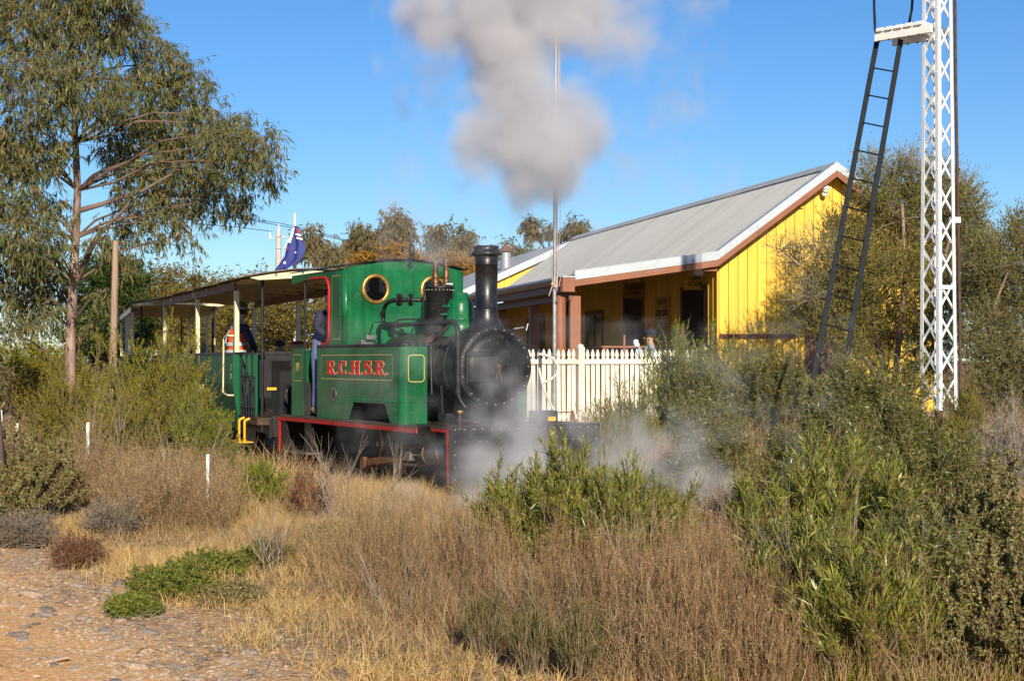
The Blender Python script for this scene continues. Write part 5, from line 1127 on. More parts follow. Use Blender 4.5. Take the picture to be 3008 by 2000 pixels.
# ------------------------------------------------------------------ people
def skinmesh(name, verts, edges, radii, mat, parent, sub=2):
    me = bpy.data.meshes.new(name); me.from_pydata(verts, edges, []); o = bpy.data.objects.new(name, me); COL.objects.link(o)
    if parent: o.parent = parent
    md = o.modifiers.new('s', 'SKIN'); md.use_smooth_shade = True
    if not me.skin_vertices: me.skin_vertices.new() if hasattr(me.skin_vertices, 'new') else None
    sv = me.skin_vertices[0].data
    for i, r in enumerate(radii): sv[i].radius = (r, r) if not isinstance(r, tuple) else r
    sv[0].use_root = True
    sd = o.modifiers.new('u', 'SUBSURF'); sd.levels = sub; sd.render_levels = sub; me.materials.append(M[mat]); return o
def person(label, loc, rz, shirt, trousers, hat=None, hair='hair_dark', pose='stand', h=1.75, arms=None, vest=False, lean=0.0, group=None, head_turn=0.0, sleeves=True, boots='boot', bib=False):
    o = thing('person', label, 'person', loc, rz, group); k = h / 1.75; o.scale = (k, k, k)
    sit = pose == 'sit'; hz = .12 if sit else .95         # local z of pelvis above the point given (seat or floor)
    def ln(p): z = p[2] - hz; return (p[0], p[1] + z * lean, p[2])
    J = {'pelvis': (0, 0, hz), 'waist': (0, 0, hz + .13), 'chest': (0, .01, hz + .34), 'base': (0, 0, hz + .46), 'neck': (0, .01, hz + .54), 'jaw': (0, .03, hz + .61), 'crown': (0, .02, hz + .72)}
    J = {a: ln(b) for a, b in J.items()}
    arms = arms or (((-.24, .02, hz + .18), (-.24, .10, hz - .06)), ((.24, .02, hz + .18), (.24, .10, hz - .06)))
    for s, nm in ((-1, 'l'), (1, 'r')):
        e, w = arms[0 if s < 0 else 1]
        J['sh' + nm] = ln((s * .18, 0, hz + .45)); J['el' + nm] = ln(e); J['wr' + nm] = ln(w)
        J['hp' + nm] = (s * .09, .0, hz - .05)
        if sit: J['kn' + nm] = (s * .11, .42, hz + .0); J['an' + nm] = (s * .11, .44, hz - .42); J['to' + nm] = (s * .11, .58, hz - .46)
        else: J['kn' + nm] = (s * .10, .03, .50); J['an' + nm] = (s * .10, -.01, .09); J['to' + nm] = (s * .11, .13, .04)
    Rr = {'pelvis': (.15, .12), 'waist': (.135, .105), 'chest': (.165, .12), 'base': (.10, .09), 'neck': .055, 'jaw': (.070, .085), 'crown': (.082, .098),
          'sh': .062, 'el': .045, 'wr': .030, 'hp': .085, 'kn': .060, 'an': .040, 'to': .038}
    def rad(n, g): r = Rr.get(n, Rr.get(n[:2])); return tuple(x + g for x in r) if isinstance(r, tuple) else r + g
    E = [('pelvis', 'waist'), ('waist', 'chest'), ('chest', 'base'), ('base', 'neck'), ('neck', 'jaw'), ('jaw', 'crown')]
    for s in 'lr': E += [('base', 'sh' + s), ('sh' + s, 'el' + s), ('el' + s, 'wr' + s), ('pelvis', 'hp' + s), ('hp' + s, 'kn' + s), ('kn' + s, 'an' + s), ('an' + s, 'to' + s)]
    def sub_(names, g, nm, mt, lv=2):
        idx = {n: i for i, n in enumerate(names)}; ed = [(idx[a], idx[b]) for a, b in E if a in idx and b in idx]
        return skinmesh(nm, [J[n] for n in names], ed, [rad(n, g) for n in names], mt, o, lv)
    allj = ['pelvis', 'waist', 'chest', 'base', 'neck', 'jaw', 'crown'] + [a + s for s in 'lr' for a in ('sh', 'el', 'wr', 'hp', 'kn', 'an', 'to')]
    sub_(allj, 0, 'body', 'skin')
    sub_(['pelvis', 'waist', 'chest', 'base'] + [a + s for s in 'lr' for a in (('sh', 'el', 'wr') if sleeves else ('sh',))], .016, 'shirt', shirt)
    sub_(['pelvis'] + (['waist', 'chest'] if bib else []) + [a + s for s in 'lr' for a in ('hp', 'kn', 'an')], .024, 'trousers', trousers)
    q = MB()
    for s in (-1, 1):
        a = Vector(J['an' + ('l' if s < 0 else 'r')]); t_ = Vector(J['to' + ('l' if s < 0 else 'r')])
        q.tube([a + Vector((0, -.05, .02)), a + Vector((0, 0, -.01)), t_, t_ + Vector((0, .03, 0))], [.05, .058, .05, .03], 10)
    q.build('boot', M[boots], o)
    hd = Vector(J['crown']); jw = Vector(J['jaw']); rt = Matrix.Rotation(head_turn, 3, 'Z')
    def hp_(x, y, z): return Vector(J['jaw']) + rt @ Vector((x, y, z))
    q = MB(); q.sphere(hp_(0, .105, .035), .018, 8, 6, (.8, 1, 1.3)); q.sphere(hp_(-.09, -.0, .03), .025, 8, 6, (.4, .8, 1.2)); q.sphere(hp_(.09, -.0, .03), .025, 8, 6, (.4, .8, 1.2)); q.build('face', M['skin'], o)
    q = MB(); q.sphere(hp_(-.033, .092, .055), .009, 6, 5); q.sphere(hp_(.033, .092, .055), .009, 6, 5); q.box(*(hp_(0, 0, 0).x - .022, hp_(0, 0, 0).x + .022, hp_(0, .09, 0).y - .006, hp_(0, .09, 0).y + .006, jw.z - .012, jw.z - .006)); q.build('eye', M['hair_dark'], o)
    q = MB(); q.grid(lambda u, v: hp_(math.cos(2 * math.pi * u) * .101 * math.sin(v * 1.75), math.sin(2 * math.pi * u) * .118 * math.sin(v * 1.75) - .015, .075 + .10 * math.cos(v * 1.75)), 18, 8); q.build('hair', M[hair], o)
    cx_, cy_ = hd.x, hd.y - .005; cz = hd.z + .025
    if hat == 'brim':
        q = MB(); q.lathe([(.215, cz - .005), (.20, cz - .012), (.118, cz), (.112, cz + .06), (.10, cz + .11), (.06, cz + .125), (.001, cz + .115)], (cx_, cy_, 0), n=26); q.build('hat', M['hat_brown'], o)
        q = MB(); q.lathe([(.121, cz), (.117, cz + .035)], (cx_, cy_, 0), n=26); q.build('hat_band', M['tan_cloth'], o)
    elif hat:
        q = MB(); q.lathe([(.122, cz - .02), (.124, cz + .02), (.118, cz + .06), (.07, cz + .085), (.001, cz + .088)], (cx_, cy_, 0), n=22)
        q.grid(lambda u, v: hp_((u - .5) * .17, .10 + v * .09 - abs(u - .5) * .06, .115 - v * .02), 6, 4); q.build('cap', M[hat], o)
    for s, nm in ((-1, 'l'), (1, 'r')):
        w = Vector(J['wr' + nm]); e = Vector(J['el' + nm]); d = (w - e).normalized(); sd = d.cross(Vector((0, 1, .2))).normalized()
        if sd.length < .1: sd = Vector((1, 0, 0))
        q = MB(); n_ = d.cross(sd)
        q.tube([w - d * .01, w + d * .04, w + d * .085], [.028, .040, .036], 8)
        for k in range(4):
            b0 = w + d * .08 + sd * (-.028 + k * .019); ln_ = (.052, .062, .058, .045)[k]
            q.tube([b0, b0 + d * ln_ * .55 + n_ * .006, b0 + d * ln_ + n_ * .03], [.0095, .009, .007], 6)
        b0 = w + d * .02 - sd * .035; q.tube([b0, b0 - sd * .022 + d * .025, b0 - sd * .02 + d * .055 + n_ * .01], [.012, .010, .008], 6)
        q.build('hand', M['skin'], o)
    if vest:
        sub_(['pelvis', 'waist', 'chest', 'base'], .040, 'vest', 'orange_vest')
        for z in (hz + .03, hz + .15):
            q = MB(); 
            def ring(u, v, z=z):
                a = 2 * math.pi * u; zz = z + v * .055; y_ = (zz - hz) * lean
                return (math.cos(a) * .193, math.sin(a) * .163 + y_, zz)
            q.grid(ring, 30, 2); q.build('reflective_band', M['reflective'], o)
        for s in (-1, 1):
            q = MB(); q.grid(lambda u, v: (s * (.085 + v * .05), -.165 * math.sin(min(1, u * 1.25) * math.pi * .5) * 1 + .02 + (.48 - u * .30) * lean, hz + .53 - u * .34 - (0 if u > .15 else .0)), 8, 3); q.build('reflective_band', M['reflective'], o)
    if bib:
        q = MB()
        for s in (-1, 1): q.grid(lambda u, v: (s * (.06 + v * .04), -.15 + .03 * u + (.32 + u * .16) * lean, hz + .32 + u * .18), 4, 2)
        q.build('brace_strap', M[trousers], o)
    return o
def cw(fr, v, u, z): return fw(fr, v, u, z)
a1 = COACH[1]; a0 = LOCO[1]
person('person in an orange high visibility vest and wide brown hat standing in the open carriage', cw(COACH, .23, .95, .76), a1 - R(68), 'navy', 'black_cloth', 'brim', pose='stand', h=1.72, vest=True, lean=.10, arms=((( -.30, .05, 1.16), (-.16, .26, 1.04)), ((.32, .06, 1.17), (.14, .27, 1.04))))
person('person in blue denim overalls leaning into the locomotive cab doorway', cw(LOCO, .37, 4.80, .838), a0 + R(180) + R(22), 'navy', 'denim', 'black_cloth', hair='hair_fair', pose='stand', h=1.74, lean=.30, bib=True, arms=(((-.26, .12, 1.20), (-.15, .35, 1.12)), ((.27, .10, 1.20), (.18, .34, 1.1))))
person('person in a dark red cap low behind the locomotive bunker', cw(COACH, .80, -.90, 1.02), a1 - R(90), 'maroon_cloth', 'navy', 'maroon_cloth', pose='sit', h=1.62)
person('passenger with short dark hair and black jacket, tallest seated in the open carriage', cw(COACH, .48, 6.4, 1.25), a1 - R(70), 'black_cloth', 'navy', None, 'hair_dark', 'sit', 1.78)
person('fair haired passenger in a tan jacket beside the dark haired one', cw(COACH, .40, 5.2, 1.12), a1 - R(200), 'tan_cloth', 'navy', None, 'hair_fair', 'sit', 1.6)
person('passenger in a black cap and green shirt just left of the orange vest', cw(COACH, .42, 2.55, 1.12), a1 - R(100), 'green_cloth', 'navy', 'black_cloth', pose='sit', h=1.62)
person('passenger in dark clothing low behind the middle carriage post', cw(COACH, 1.45, 3.3, 1.14), a1 - R(180), 'black_cloth', 'navy', None, 'hair_dark', 'sit', 1.6)
sp = at(1912, 1100, 28.2)
person('person in a dark blue cap on the station platform behind the picket fence', (sp.x, sp.y, PZ), R(82), 'light_blue', 'navy', 'navy', 'hair_dark', 'stand', 1.52, arms=(((-.22, .18, 1.22), (-.10, .25, 1.42)), ((.24, .02, 1.13), (.24, .10, .9))), bib=True)
mg = at(1868, 1008, 28.0); cup = thing('paper_cup', 'crumpled white paper bag held by the person on the platform', 'paper bag', mg)
mb = MB(); mb.lathe([(.03, -.05), (.05, .0), (.045, .05), (.01, .07)], (0, 0, 0), n=9, sm=False); mb.sphere((.03, 0, -.03), .04, 7, 5); mb.build('paper', M['white_flat'], cup)
cup.name = 'paper_bag'

# ------------------------------------------------------------------ big gum tree on the left
DG = 27.0
def clumps_px(lst, D, jit=1.0):
    out = []
    for x, y, r in lst:
        Y = D + random.uniform(-jit, jit); out.append((at(x, y, Y), r * Y / FPX))
    return out
gum = [(60,60,110),(190,90,120),(310,60,105),(395,90,75),(480,190,90),(550,255,80),(110,250,120),(260,260,110),(390,290,110),(500,350,100),(590,330,55),(700,370,65),(765,420,60),(790,510,45),(690,470,85),(580,470,95),(430,430,100),(330,430,60),(120,430,105),(30,420,90),(40,560,95),(150,600,40),(410,550,95),(530,570,85),(640,580,70),(715,600,38),(380,655,60),(480,655,60),(560,690,30),(110,690,105),(40,760,100),(150,750,50),(150,840,85),(60,880,75),(300,860,30),(30,960,45),(130,920,50),(265,955,35),(-90,200,120),(-80,420,120),(-100,640,110),(-90,850,100),(60,-60,120),(220,-60,120),(340,-40,70),(370,880-120,40),(640,400,60),(300,700,45)]
tb_ = at(203, 1130, DG)
trunk = [(tb_.x, tb_.y, 0), at(205, 1120, DG), at(208, 960, DG), at(216, 830, DG), at(222, 700, DG), at(228, 560, DG), at(222, 420, DG), at(215, 250, DG), at(205, 60, DG), at(200, -80, DG)]
gt = tree('gum_tree', 'large gum tree with long drooping leaves filling the upper left of the picture', (tb_.x, tb_.y, 0), trunk, .105, [(c, r * .88) for c, r in clumps_px(gum, DG, 1.3)], 'gum', 'bark', nt_=165, nl=8, tl=.32, LL=.135, LW=.026, droop=.9, shell=.3, out=.5, bend=.12)
fk = MB(); p0 = at(215, 830, DG) - Vector((tb_.x, tb_.y, 0))
b0 = Vector((tb_.x, tb_.y, 0))
fk.tube([at(208, 850, DG) - b0, at(240, 790, DG - .1) - b0, at(262, 740, DG - .2) - b0, at(290, 690, DG - .3) - b0, at(380, 600, DG - .4) - b0], [.07, .06, .05, .04, .02], 8)
fk.tube([at(228, 620, DG) - b0, at(300, 600, DG + .1) - b0, at(420, 560, DG) - b0, at(560, 480, DG) - b0], [.05, .04, .03, .015], 8)
fk.build('fork', M['limb_bark'], gt)
# ------------------------------------------------------------------ background trees
def bgtree(label, base_px, D, lst, leafm, group='trees beyond the train', jit=2.0, **k):
    b_ = at(base_px[0], 1050, D); cl_ = clumps_px(lst, D, jit); topz = max(c.z for c, r in cl_)
    kw = dict(nt_=60, nl=6, tl=.5, LL=.16, LW=.06, droop=.3, shell=.55, out=.7); kw.update(k)
    mainx = sum(c.x for c, r in cl_) / len(cl_)
    return tree('tree', label, (b_.x, D, 0), [(b_.x, D, 0), (b_.x * .7 + mainx * .3, D, topz * .35), (b_.x * .4 + mainx * .6, D, topz * .75)], .16, cl_, leafm, 'bark_dark', group, **kw)
bgtree('dark pine tree with layered boughs behind the timber pole', (300, 0), 52, [(305,785,55),(360,800,50),(270,830,45),(330,850,60),(400,830,35),(290,890,60),(370,900,60),(250,940,45),(320,960,65),(400,960,50),(220,1000,40),(280,1030,60),(360,1030,60)], 'pine', nt_=150, nl=9, tl=.45, LL=.22, LW=.05, droop=-.2, flat=.42, shell=.4)
bgtree('rounded orange green tree rising behind the carriage roof', (480, 0), 60, [(400,880,60),(460,850,55),(530,845,50),(590,855,45),(630,880,40),(420,950,70),(500,930,75),(580,930,70),(640,950,60),(450,1020,60),(560,1010,70),(650,1010,60)], 'olive', nt_=420, LL=.13, LW=.06, shell=.7, droop=.1)
OFF = [bpy.data.objects[bpy.data.objects.find('tree.001')]] if False else []
_t = bgtree('low bushy tree seen through the open sides of the carriage', (700, 0), 46, [(680,880,60),(750,890,70),(830,900,60),(900,900,60),(700,960,70),(780,970,80),(860,970,70),(930,960,60),(700,1030,60),(800,1040,70),(900,1040,60)], 'olive', nt_=300, LL=.11, LW=.05, shell=.6, droop=.1)
OFF.append(_t)
_t2 = bgtree('orange brown dome of foliage directly left of the whistle', (1010, 0), 66, [(975, 812, 41), (1030, 797, 41), (1070, 807, 46), (1000, 852, 64), (1090, 782, 36), (960, 832, 32), (1050, 862, 55), (1110, 822, 46)], 'mallee', nt_=520, LL=.13, LW=.065, tl=.30, droop=0, shell=.75)
OFF.append(_t2)
bgtree('orange brown dome of foliage behind the cab roof', (1160, 0), 64, [(1130, 777, 41), (1175, 767, 46), (1215, 792, 41), (1150, 822, 55), (1210, 832, 50), (1170, 802, 50)], 'mallee', nt_=520, LL=.13, LW=.065, tl=.30, droop=0, shell=.75)
bgtree('orange brown dome of foliage between the whistle and the chimney', (1310, 0), 66, [(1260, 802, 38), (1310, 787, 41), (1350, 802, 46), (1290, 842, 50), (1370, 832, 46), (1400, 822, 36), (1330, 832, 55)], 'mallee', nt_=520, LL=.13, LW=.065, tl=.30, droop=0, shell=.75)
bgtree('tall thin gum rising above the orange domes left of the whistle', (1140, 0), 72, [(1160,650,34),(1180,675,30),(1130,690,30),(1165,700,30),(1110,700,22)], 'gum_far', nt_=90, nl=7, LL=.30, LW=.07, droop=.9, tl=.5, shell=.2)
bgtree('wispy gum leaning behind the flag', (960, 0), 58, [(905,690,26),(925,715,30),(950,730,26),(900,740,22),(975,745,22),(990,760,26)], 'gum_far', nt_=50, nl=6, LL=.26, LW=.06, droop=.9, tl=.5, shell=.2)
bgtree('small headed gum between the flag and the tall gum', (1050, 0), 70, [(1055,685,30),(1075,700,28),(1040,715,24),(1080,720,18),(1000,735,25)], 'gum_far', nt_=60, nl=6, LL=.30, LW=.06, droop=.9, tl=.5, shell=.2)
bgtree('thin gum just right of the whistle', (1270, 0), 70, [(1280,680,24),(1285,705,22),(1265,715,18),(1300,665,12)], 'gum_far', nt_=45, nl=6, LL=.30, LW=.06, droop=.9, tl=.5, shell=.2)
bgtree('thin gum left of the chimney cap', (1350, 0), 70, [(1350,695,30),(1370,715,28),(1340,720,22),(1395,730,18),(1380,745,22)], 'gum_far', nt_=50, nl=6, LL=.30, LW=.06, droop=.9, tl=.5, shell=.2)
bgtree('low gum crown behind the rusty roof vent', (1500, 0), 75, [(1500,735,22),(1545,735,22),(1470,750,18),(1565,745,14),(1520,760,24)], 'gum_far', nt_=60, nl=6, LL=.26, LW=.07, droop=.6, tl=.5)
bgtree('pair of small gum heads standing over the station ridge', (1600, 0), 80, [(1560,662,24),(1575,690,10),(1612,680,16),(1665,675,14),(1690,665,22),(1710,672,16),(1640,690,8)], 'gum_far', nt_=55, nl=6, LL=.28, LW=.08, droop=.8, tl=.4, shell=.1)
# bush land that goes on to the left of the frame (closes the horizon for reflections and fill light)
for k, (x, y, sc_) in enumerate([(-9.5, 17, .5), (-11.5, 22, .6), (-13, 26, .7), (-15.5, 31, .8), (-18.5, 37, .9), (-22, 44, 1)]):
    src = OFF[k % 2]; o = dup(src); o.location = (x, y, 0); o.scale = (sc_,) * 3; o.rotation_euler = (0, 0, k * 1.3)
    o['label'] = 'olive bush of the scrub to the left beyond the picture edge'; o['group'] = 'scrub left of the railway'
# low hedges at the left horizon
bgtree('yellow green bushes along the horizon behind the gum trunk', (90, 0), 48, [(20,1080,55),(90,1070,50),(150,1080,45),(60,1130,60),(140,1130,60),(200,1100,45),(230,1150,50)], 'broom', nt_=320, LL=.14, LW=.04, droop=-.5, tl=.4, jit=1)
bgtree('dark bush in shade at the left edge', (20, 0), 30, [(10,1110,55),(60,1130,55),(110,1150,40),(20,1180,60),(90,1200,50)], 'olive', nt_=120, LL=.08, LW=.03, droop=.3, tl=.25, jit=.6)
bgtree('silvery leaved sapling cut by the left edge above the pegs', (-15, 0), 15, [(-10,1070,22),(-15,1110,25),(-5,1140,16)], 'gum_far', nt_=22, nl=6, LL=.09, LW=.02, droop=.3, tl=.15, jit=.1)
# ------------------------------------------------------------------ paperbark in front of the gable, right
PB = 26.5
pbs = [(2330,760,36),(2290,730,20),(2370,860,40),(2350,940,35),(2410,740,45),(2560,490,40),(2740,510,45),(2660,490,40),(2820,560,45)]
pb = [(2570,560,60),(2660,550,70),(2750,580,80),(2830,620,60),(2480,690,75),(2580,660,90),(2680,660,90),(2780,690,80),(2860,720,70),(2440,830,70),(2530,800,95),(2640,800,100),(2750,830,90),(2850,860,90),(2430,950,65),(2520,940,80),(2640,960,85),(2760,980,85),(2500,1030,50),(2720,1080,70)]
pbase = at(2620, 1250, PB)
t_ = tree('paperbark_tree', 'large twiggy paperbark growing against the yellow gable wall behind the ladder', (pbase.x, PB, .4), [(pbase.x, PB, .3), at(2600, 1100, PB), at(2560, 900, PB), at(2540, 700, PB)], .075, clumps_px(pb, PB, .45), 'teatree', 'bark_dark', nt_=470, nl=9, tl=.28, LL=.055, LW=.016, droop=-.75, shell=.12, out=.6, bend=0)
b0 = Vector((pbase.x, PB, .4)); cs = clumps_px(pbs, PB, .45)
_tw, _lv = clump_geo([tuple(c - b0) for c, r in cs], [r for c, r in cs], 150, 5, .34, .050, .013, droop=-.75, shell=.05, out=.6, bend=0)
_o = obj('twig', npmesh('outer_twig', *_tw), M['twig_grey'], t_); _o['kind'] = 'stuff'; _o = obj('outer_crown', npmesh('outer_crown', *_lv), M['teatree'], t_); _o['kind'] = 'stuff'
fk = MB()
for pp in ([(2640,1200),(2700,1050),(2740,900),(2790,700)], [(2610,1200),(2560,1080),(2490,980),(2400,820),(2290,730)], [(2620,1200),(2640,1000),(2660,800),(2650,600)]):
    fk.tube([at(x, y, PB - .2) - b0 for x, y in pp], [.06, .05, .035, .025, .01][:len(pp)], 7)
fk.build('fork', M['bark'], t_)
pb2 = [(2880,760,70),(2960,740,80),(3040,720,80),(2890,860,80),(2980,850,90),(3070,840,90),(2900,970,80),(2990,960,90),(2890,1060,70),(2970,1080,90),(3070,1060,90),(2920,1160,70),(3010,1180,80),(2990,660,35),(2870,640,30),(3070,1280,80),(2960,1270,60)]
q = at(2960, 1300, 23.5)
t2_ = tree('paperbark_tree', 'pale green paperbark leaning in from the right edge beyond the mast', (q.x, 23.5, .4), [(q.x, 23.5, .3), at(2940, 1100, 23.5), at(2900, 950, 23.5), at(2960, 800, 23.5)], .055, clumps_px(pb2, 23.5, .4), 'teatree_y', 'bark', nt_=380, nl=8, tl=.24, LL=.050, LW=.015, droop=-.7, shell=.15, out=.5, bend=0)

# ------------------------------------------------------------------ shrubs
def place(name, label, px, D, top, wpx, leafm, depth=1.0, zoff=0, **k):
    """px: centre column, D distance, top: row of the top, wpx: width in the photograph"""
    c = at(px, 1000, D); g0 = gzf(c.x, D); t = at(px, top, D); h = t.z - g0; w = wpx * D / FPX / 2
    return shrub(name, label, (c.x, D, g0 + zoff), (w, w * depth, h), leafm, **k)
BR = dict(K=70, subs=30, leaves=9, lsub=.18, LL=.045, LW=.008, up=.7, spread=.75, droop=-.5, leafspread=.38, stem_r=.006, lo=.25)
place('broom_shrub', 'tallest olive green broom shrub covering the side of the carriage', 470, 20.0, 960, 520, 'broom', .7, **{**BR, 'K': 200, 'subs': 36, 'LW': .012})
place('broom_shrub', 'broom shrub left of the tallest one, dark in the middle', 240, 20.8, 1040, 430, 'broom', .7, **{**BR, 'K': 160, 'subs': 30, 'LW': .010})
place('broom_shrub', 'bright green feathery broom shrub in front of the carriage step', 590, 18.3, 1150, 340, 'broom_green', .6, **{**BR, 'K': 130, 'subs': 28})
place('broom_shrub', 'broom shrub with red tipped twigs between the white peg and the carriage', 400, 18.8, 1120, 520, 'broom', .6, **{**BR, 'K': 150, 'subs': 24})
place('saltbush', 'clumpy saltbush with rounded pale heads at the left edge', 90, 15.3, 1215, 400, 'salt', .8, cat='saltbush', K=110, subs=22, leaves=13, lsub=.06, LL=.020, LW=.017, up=.5, spread=.8, leafspread=1.0, stem_r=.006, lo=.45)
place('saltbush', 'lower lobe of saltbush below the first at the left edge', 20, 14.4, 1320, 330, 'salt', .8, cat='saltbush', K=80, subs=22, leaves=13, lsub=.06, LL=.020, LW=.017, up=.5, spread=.8, leafspread=1.0, stem_r=.006, lo=.45)
place('green_shrub', 'small bright green shrub below the locomotive step', 770, 16.6, 1352, 170, 'broom_green', .8, **{**BR, 'K': 60, 'subs': 20, 'lsub': .12})
for (px, D, tp, w, lab, mt) in ((905, 16.2, 1362, 170, 'rust red wiry mound beside the small green shrub', 'redweed'), (225, 12.3, 1578, 190, 'round rust brown tumbleweed sitting on the gravel', 'rustweed'), (330, 14.2, 1460, 230, 'grey purple heap of dead twigs below the saltbush', 'greytwig'), (70, 13.6, 1500, 260, 'greenish grey heap of fine twigs at the left edge under the saltbush', 'greytwig')):
    place('dry_shrub', lab, px, D, tp, w, mt, .8, cat='dry shrub', K=80, subs=16, leaves=5, lsub=.10, LL=.05, LW=.004, up=.3, spread=.9, leafspread=.5, stem_r=.004, lo=.2, stemm='twig')
# creeping green bushes near the path
for (px, D, tp, w, dp, lab) in ((500, 10.6, 1655, 260, .8, 'low green creeping bush nearest the gravel'), (620, 11.4, 1625, 230, .7, 'low green creeping bush behind the nearest one'), (390, 10.0, 1770, 150, .8, 'small low lobe of creeper at the gravel edge'), (780, 11.9, 1600, 260, .6, 'low green creeper running right under the dead branches')):
    place('creeping_bush', lab, px, D, tp, w, 'green_low', dp, cat='bush', K=120, subs=20, leaves=12, lsub=.07, LL=.022, LW=.012, up=.3, spread=.9, leafspread=.8, stem_r=.004, lo=.3)
place('creeping_bush', 'yellowing creeper patch at the lower edge of the green bushes', 690, 10.4, 1720, 260, 'salt', .5, cat='bush', K=80, subs=14, leaves=9, lsub=.07, LL=.016, LW=.012, up=.3, spread=.9, leafspread=.8, stem_r=.003, lo=.3)
place('saltbush', 'small dark grey saltbush in the middle of the dry grass', 960, 13.2, 1535, 150, 'salt', .8, cat='saltbush', K=50, subs=16, leaves=9, lsub=.07, LL=.022, LW=.014, up=.5, spread=.8, leafspread=.9, stem_r=.005, lo=.4)
place('saltbush', 'small saltbush right of the other in the dry grass', 1070, 13.6, 1520, 110, 'salt', .8, cat='saltbush', K=36, subs=14, leaves=9, lsub=.07, LL=.022, LW=.014, up=.5, spread=.8, leafspread=.9, stem_r=.005, lo=.4)
WL = dict(cat='shrub', K=150, subs=22, leaves=12, lsub=.20, LL=.065, LW=.011, up=.35, spread=.7, droop=.05, leafspread=.55, stem_r=.010, lo=.3, bend=.08)
# hop bushes: long narrow leaves
HP = dict(cat='shrub', subs=11, leaves=14, lsub=.20, LL=.078, LW=.0085, up=.75, spread=.45, droop=-.25, leafspread=.38, stem_r=.008, lo=.3, bend=.10)
place('hop_bush', 'yellow green hop bush with long narrow leaves in the centre foreground', 1730, 11.2, 1345, 860, 'hop', .5, **{**HP, 'K': 190, 'subs': 16})
place('hop_bush', 'fine leaved left shoulder of hop bush in the centre foreground', 1500, 12.4, 1460, 180, 'broom_green', .7, **{**HP, 'K': 40, 'LL': .07, 'LW': .006})
place('hop_bush', 'left half of the centre foreground hop bushes, lower and rounder', 1540, 11.3, 1400, 460, 'hop', .6, **{**HP, 'K': 90, 'subs': 14})
place('hop_bush', 'right half of the centre foreground hop bushes, thin and low', 1900, 11.0, 1400, 400, 'hop', .6, **{**HP, 'K': 60, 'subs': 12})
place('hop_bush', 'tall hop bush with arching leaves in the right foreground', 2440, 10.6, 1290, 640, 'hop', .6, **{**HP, 'K': 115, 'subs': 14, 'LL': .09})
place('hop_bush', 'hop bush spreading low in the right foreground beside the dead branches', 2330, 8.6, 1540, 560, 'hop', .6, **{**HP, 'K': 90, 'LL': .085})
place('hop_bush', 'hop bush sprays at the bottom of the picture left of the corner saltbush', 2540, 7.7, 1600, 560, 'hop', .6, **{**HP, 'K': 80, 'LL': .085})
place('wattle_shrub', 'dark fine leaved shrub in the bottom right behind the dead branches', 2700, 8.9, 1520, 460, 'willow', .6, **{**WL, 'K': 110})
place('hop_bush', 'tall slender hop bush shoots nearest the timber post', 2640, 10.2, 1370, 190, 'hop', .8, **{**HP, 'K': 26, 'LL': .10, 'LW': .013})
place('hop_bush', 'slender shoots of hop bush at the edge of the steam', 2190, 10.9, 1400, 160, 'hop', .8, **{**HP, 'K': 26, 'LL': .09})
# willowy wattles behind
place('wattle_shrub', 'dense grey green wattle left of the ladder foot', 2230, 20.6, 1010, 520, 'willow', .6, **WL)
place('wattle_shrub', 'dense dark wattle around the ladder foot', 2540, 17.6, 1010, 420, 'willow', .6, **WL)
place('wattle_shrub', 'dense wattle in front of the mast foot', 2610, 16.9, 1170, 380, 'willow', .6, **WL)
place('wattle_shrub', 'lower wattle in front of the timber post', 2420, 15.6, 1230, 560, 'willow', .5, **{**WL, 'K': 130})
place('wattle_shrub', 'grey green wattle behind the steam right of the locomotive', 2080, 17.6, 1150, 420, 'willow', .5, **{**WL, 'K': 100})
place('wattle_shrub', 'shaded wattle low at the right beside the saltbush', 2760, 13.2, 1300, 420, 'willow', .6, **WL)
place('broom_shrub', 'yellow green broom rising in front of the porch beside the fence end', 2030, 21.6, 960, 420, 'broom_green', .6, **{**BR, 'K': 190, 'subs': 32, 'LW': .010})
place('broom_shrub', 'wiry yellow green broom in front of the picket fence', 1840, 20.4, 1080, 300, 'broom_green', .5, **{**BR, 'K': 70, 'subs': 16})
place('broom_shrub', 'sparse wiry broom just right of the buffer beam', 1800, 18.9, 1180, 200, 'broom', .5, **{**BR, 'K': 40, 'subs': 16})
place('broom_shrub', 'feathery yellow green shrub right of the mast foot', 2835, 16.5, 1110, 170, 'broom', .8, **{**BR, 'K': 90, 'subs': 26})
place('broom_shrub', 'lower feathery yellow green shrub below the mast', 2800, 15.4, 1240, 190, 'broom', .8, **{**BR, 'K': 70, 'subs': 24})
place('twiggy_shrub', 'leafless brown twiggy shrub at the right edge under the pale paperbark', 2960, 16.2, 1170, 260, 'greytwig', .7, cat='dry shrub', K=90, subs=20, leaves=5, lsub=.2, LL=.06, LW=.004, up=.4, spread=.9, leafspread=.6, stem_r=.008, lo=.2, stemm='twig_grey')
SB = dict(cat='saltbush', K=130, subs=24, leaves=15, lsub=.055, LL=.017, LW=.014, up=.5, spread=.8, leafspread=1.0, stem_r=.006, lo=.5)
place('saltbush', 'big rust and green saltbush at the right edge of the picture, upper mass', 2900, 9.6, 1350, 620, 'salt', .7, **{**SB, 'K': 200})
place('saltbush', 'green headed saltbush in the bottom right corner', 2960, 7.7, 1560, 560, 'salt', .7, **{**SB, 'K': 170})
place('saltbush', 'rusty saltbush between the right hop bush and the picture edge', 2720, 9.0, 1560, 330, 'salt', .8, **{**SB, 'K': 90})
place('saltbush', 'small saltbush heads between the two hop bushes', 2080, 11.0, 1610, 170, 'salt', .7, **{**SB, 'K': 40})
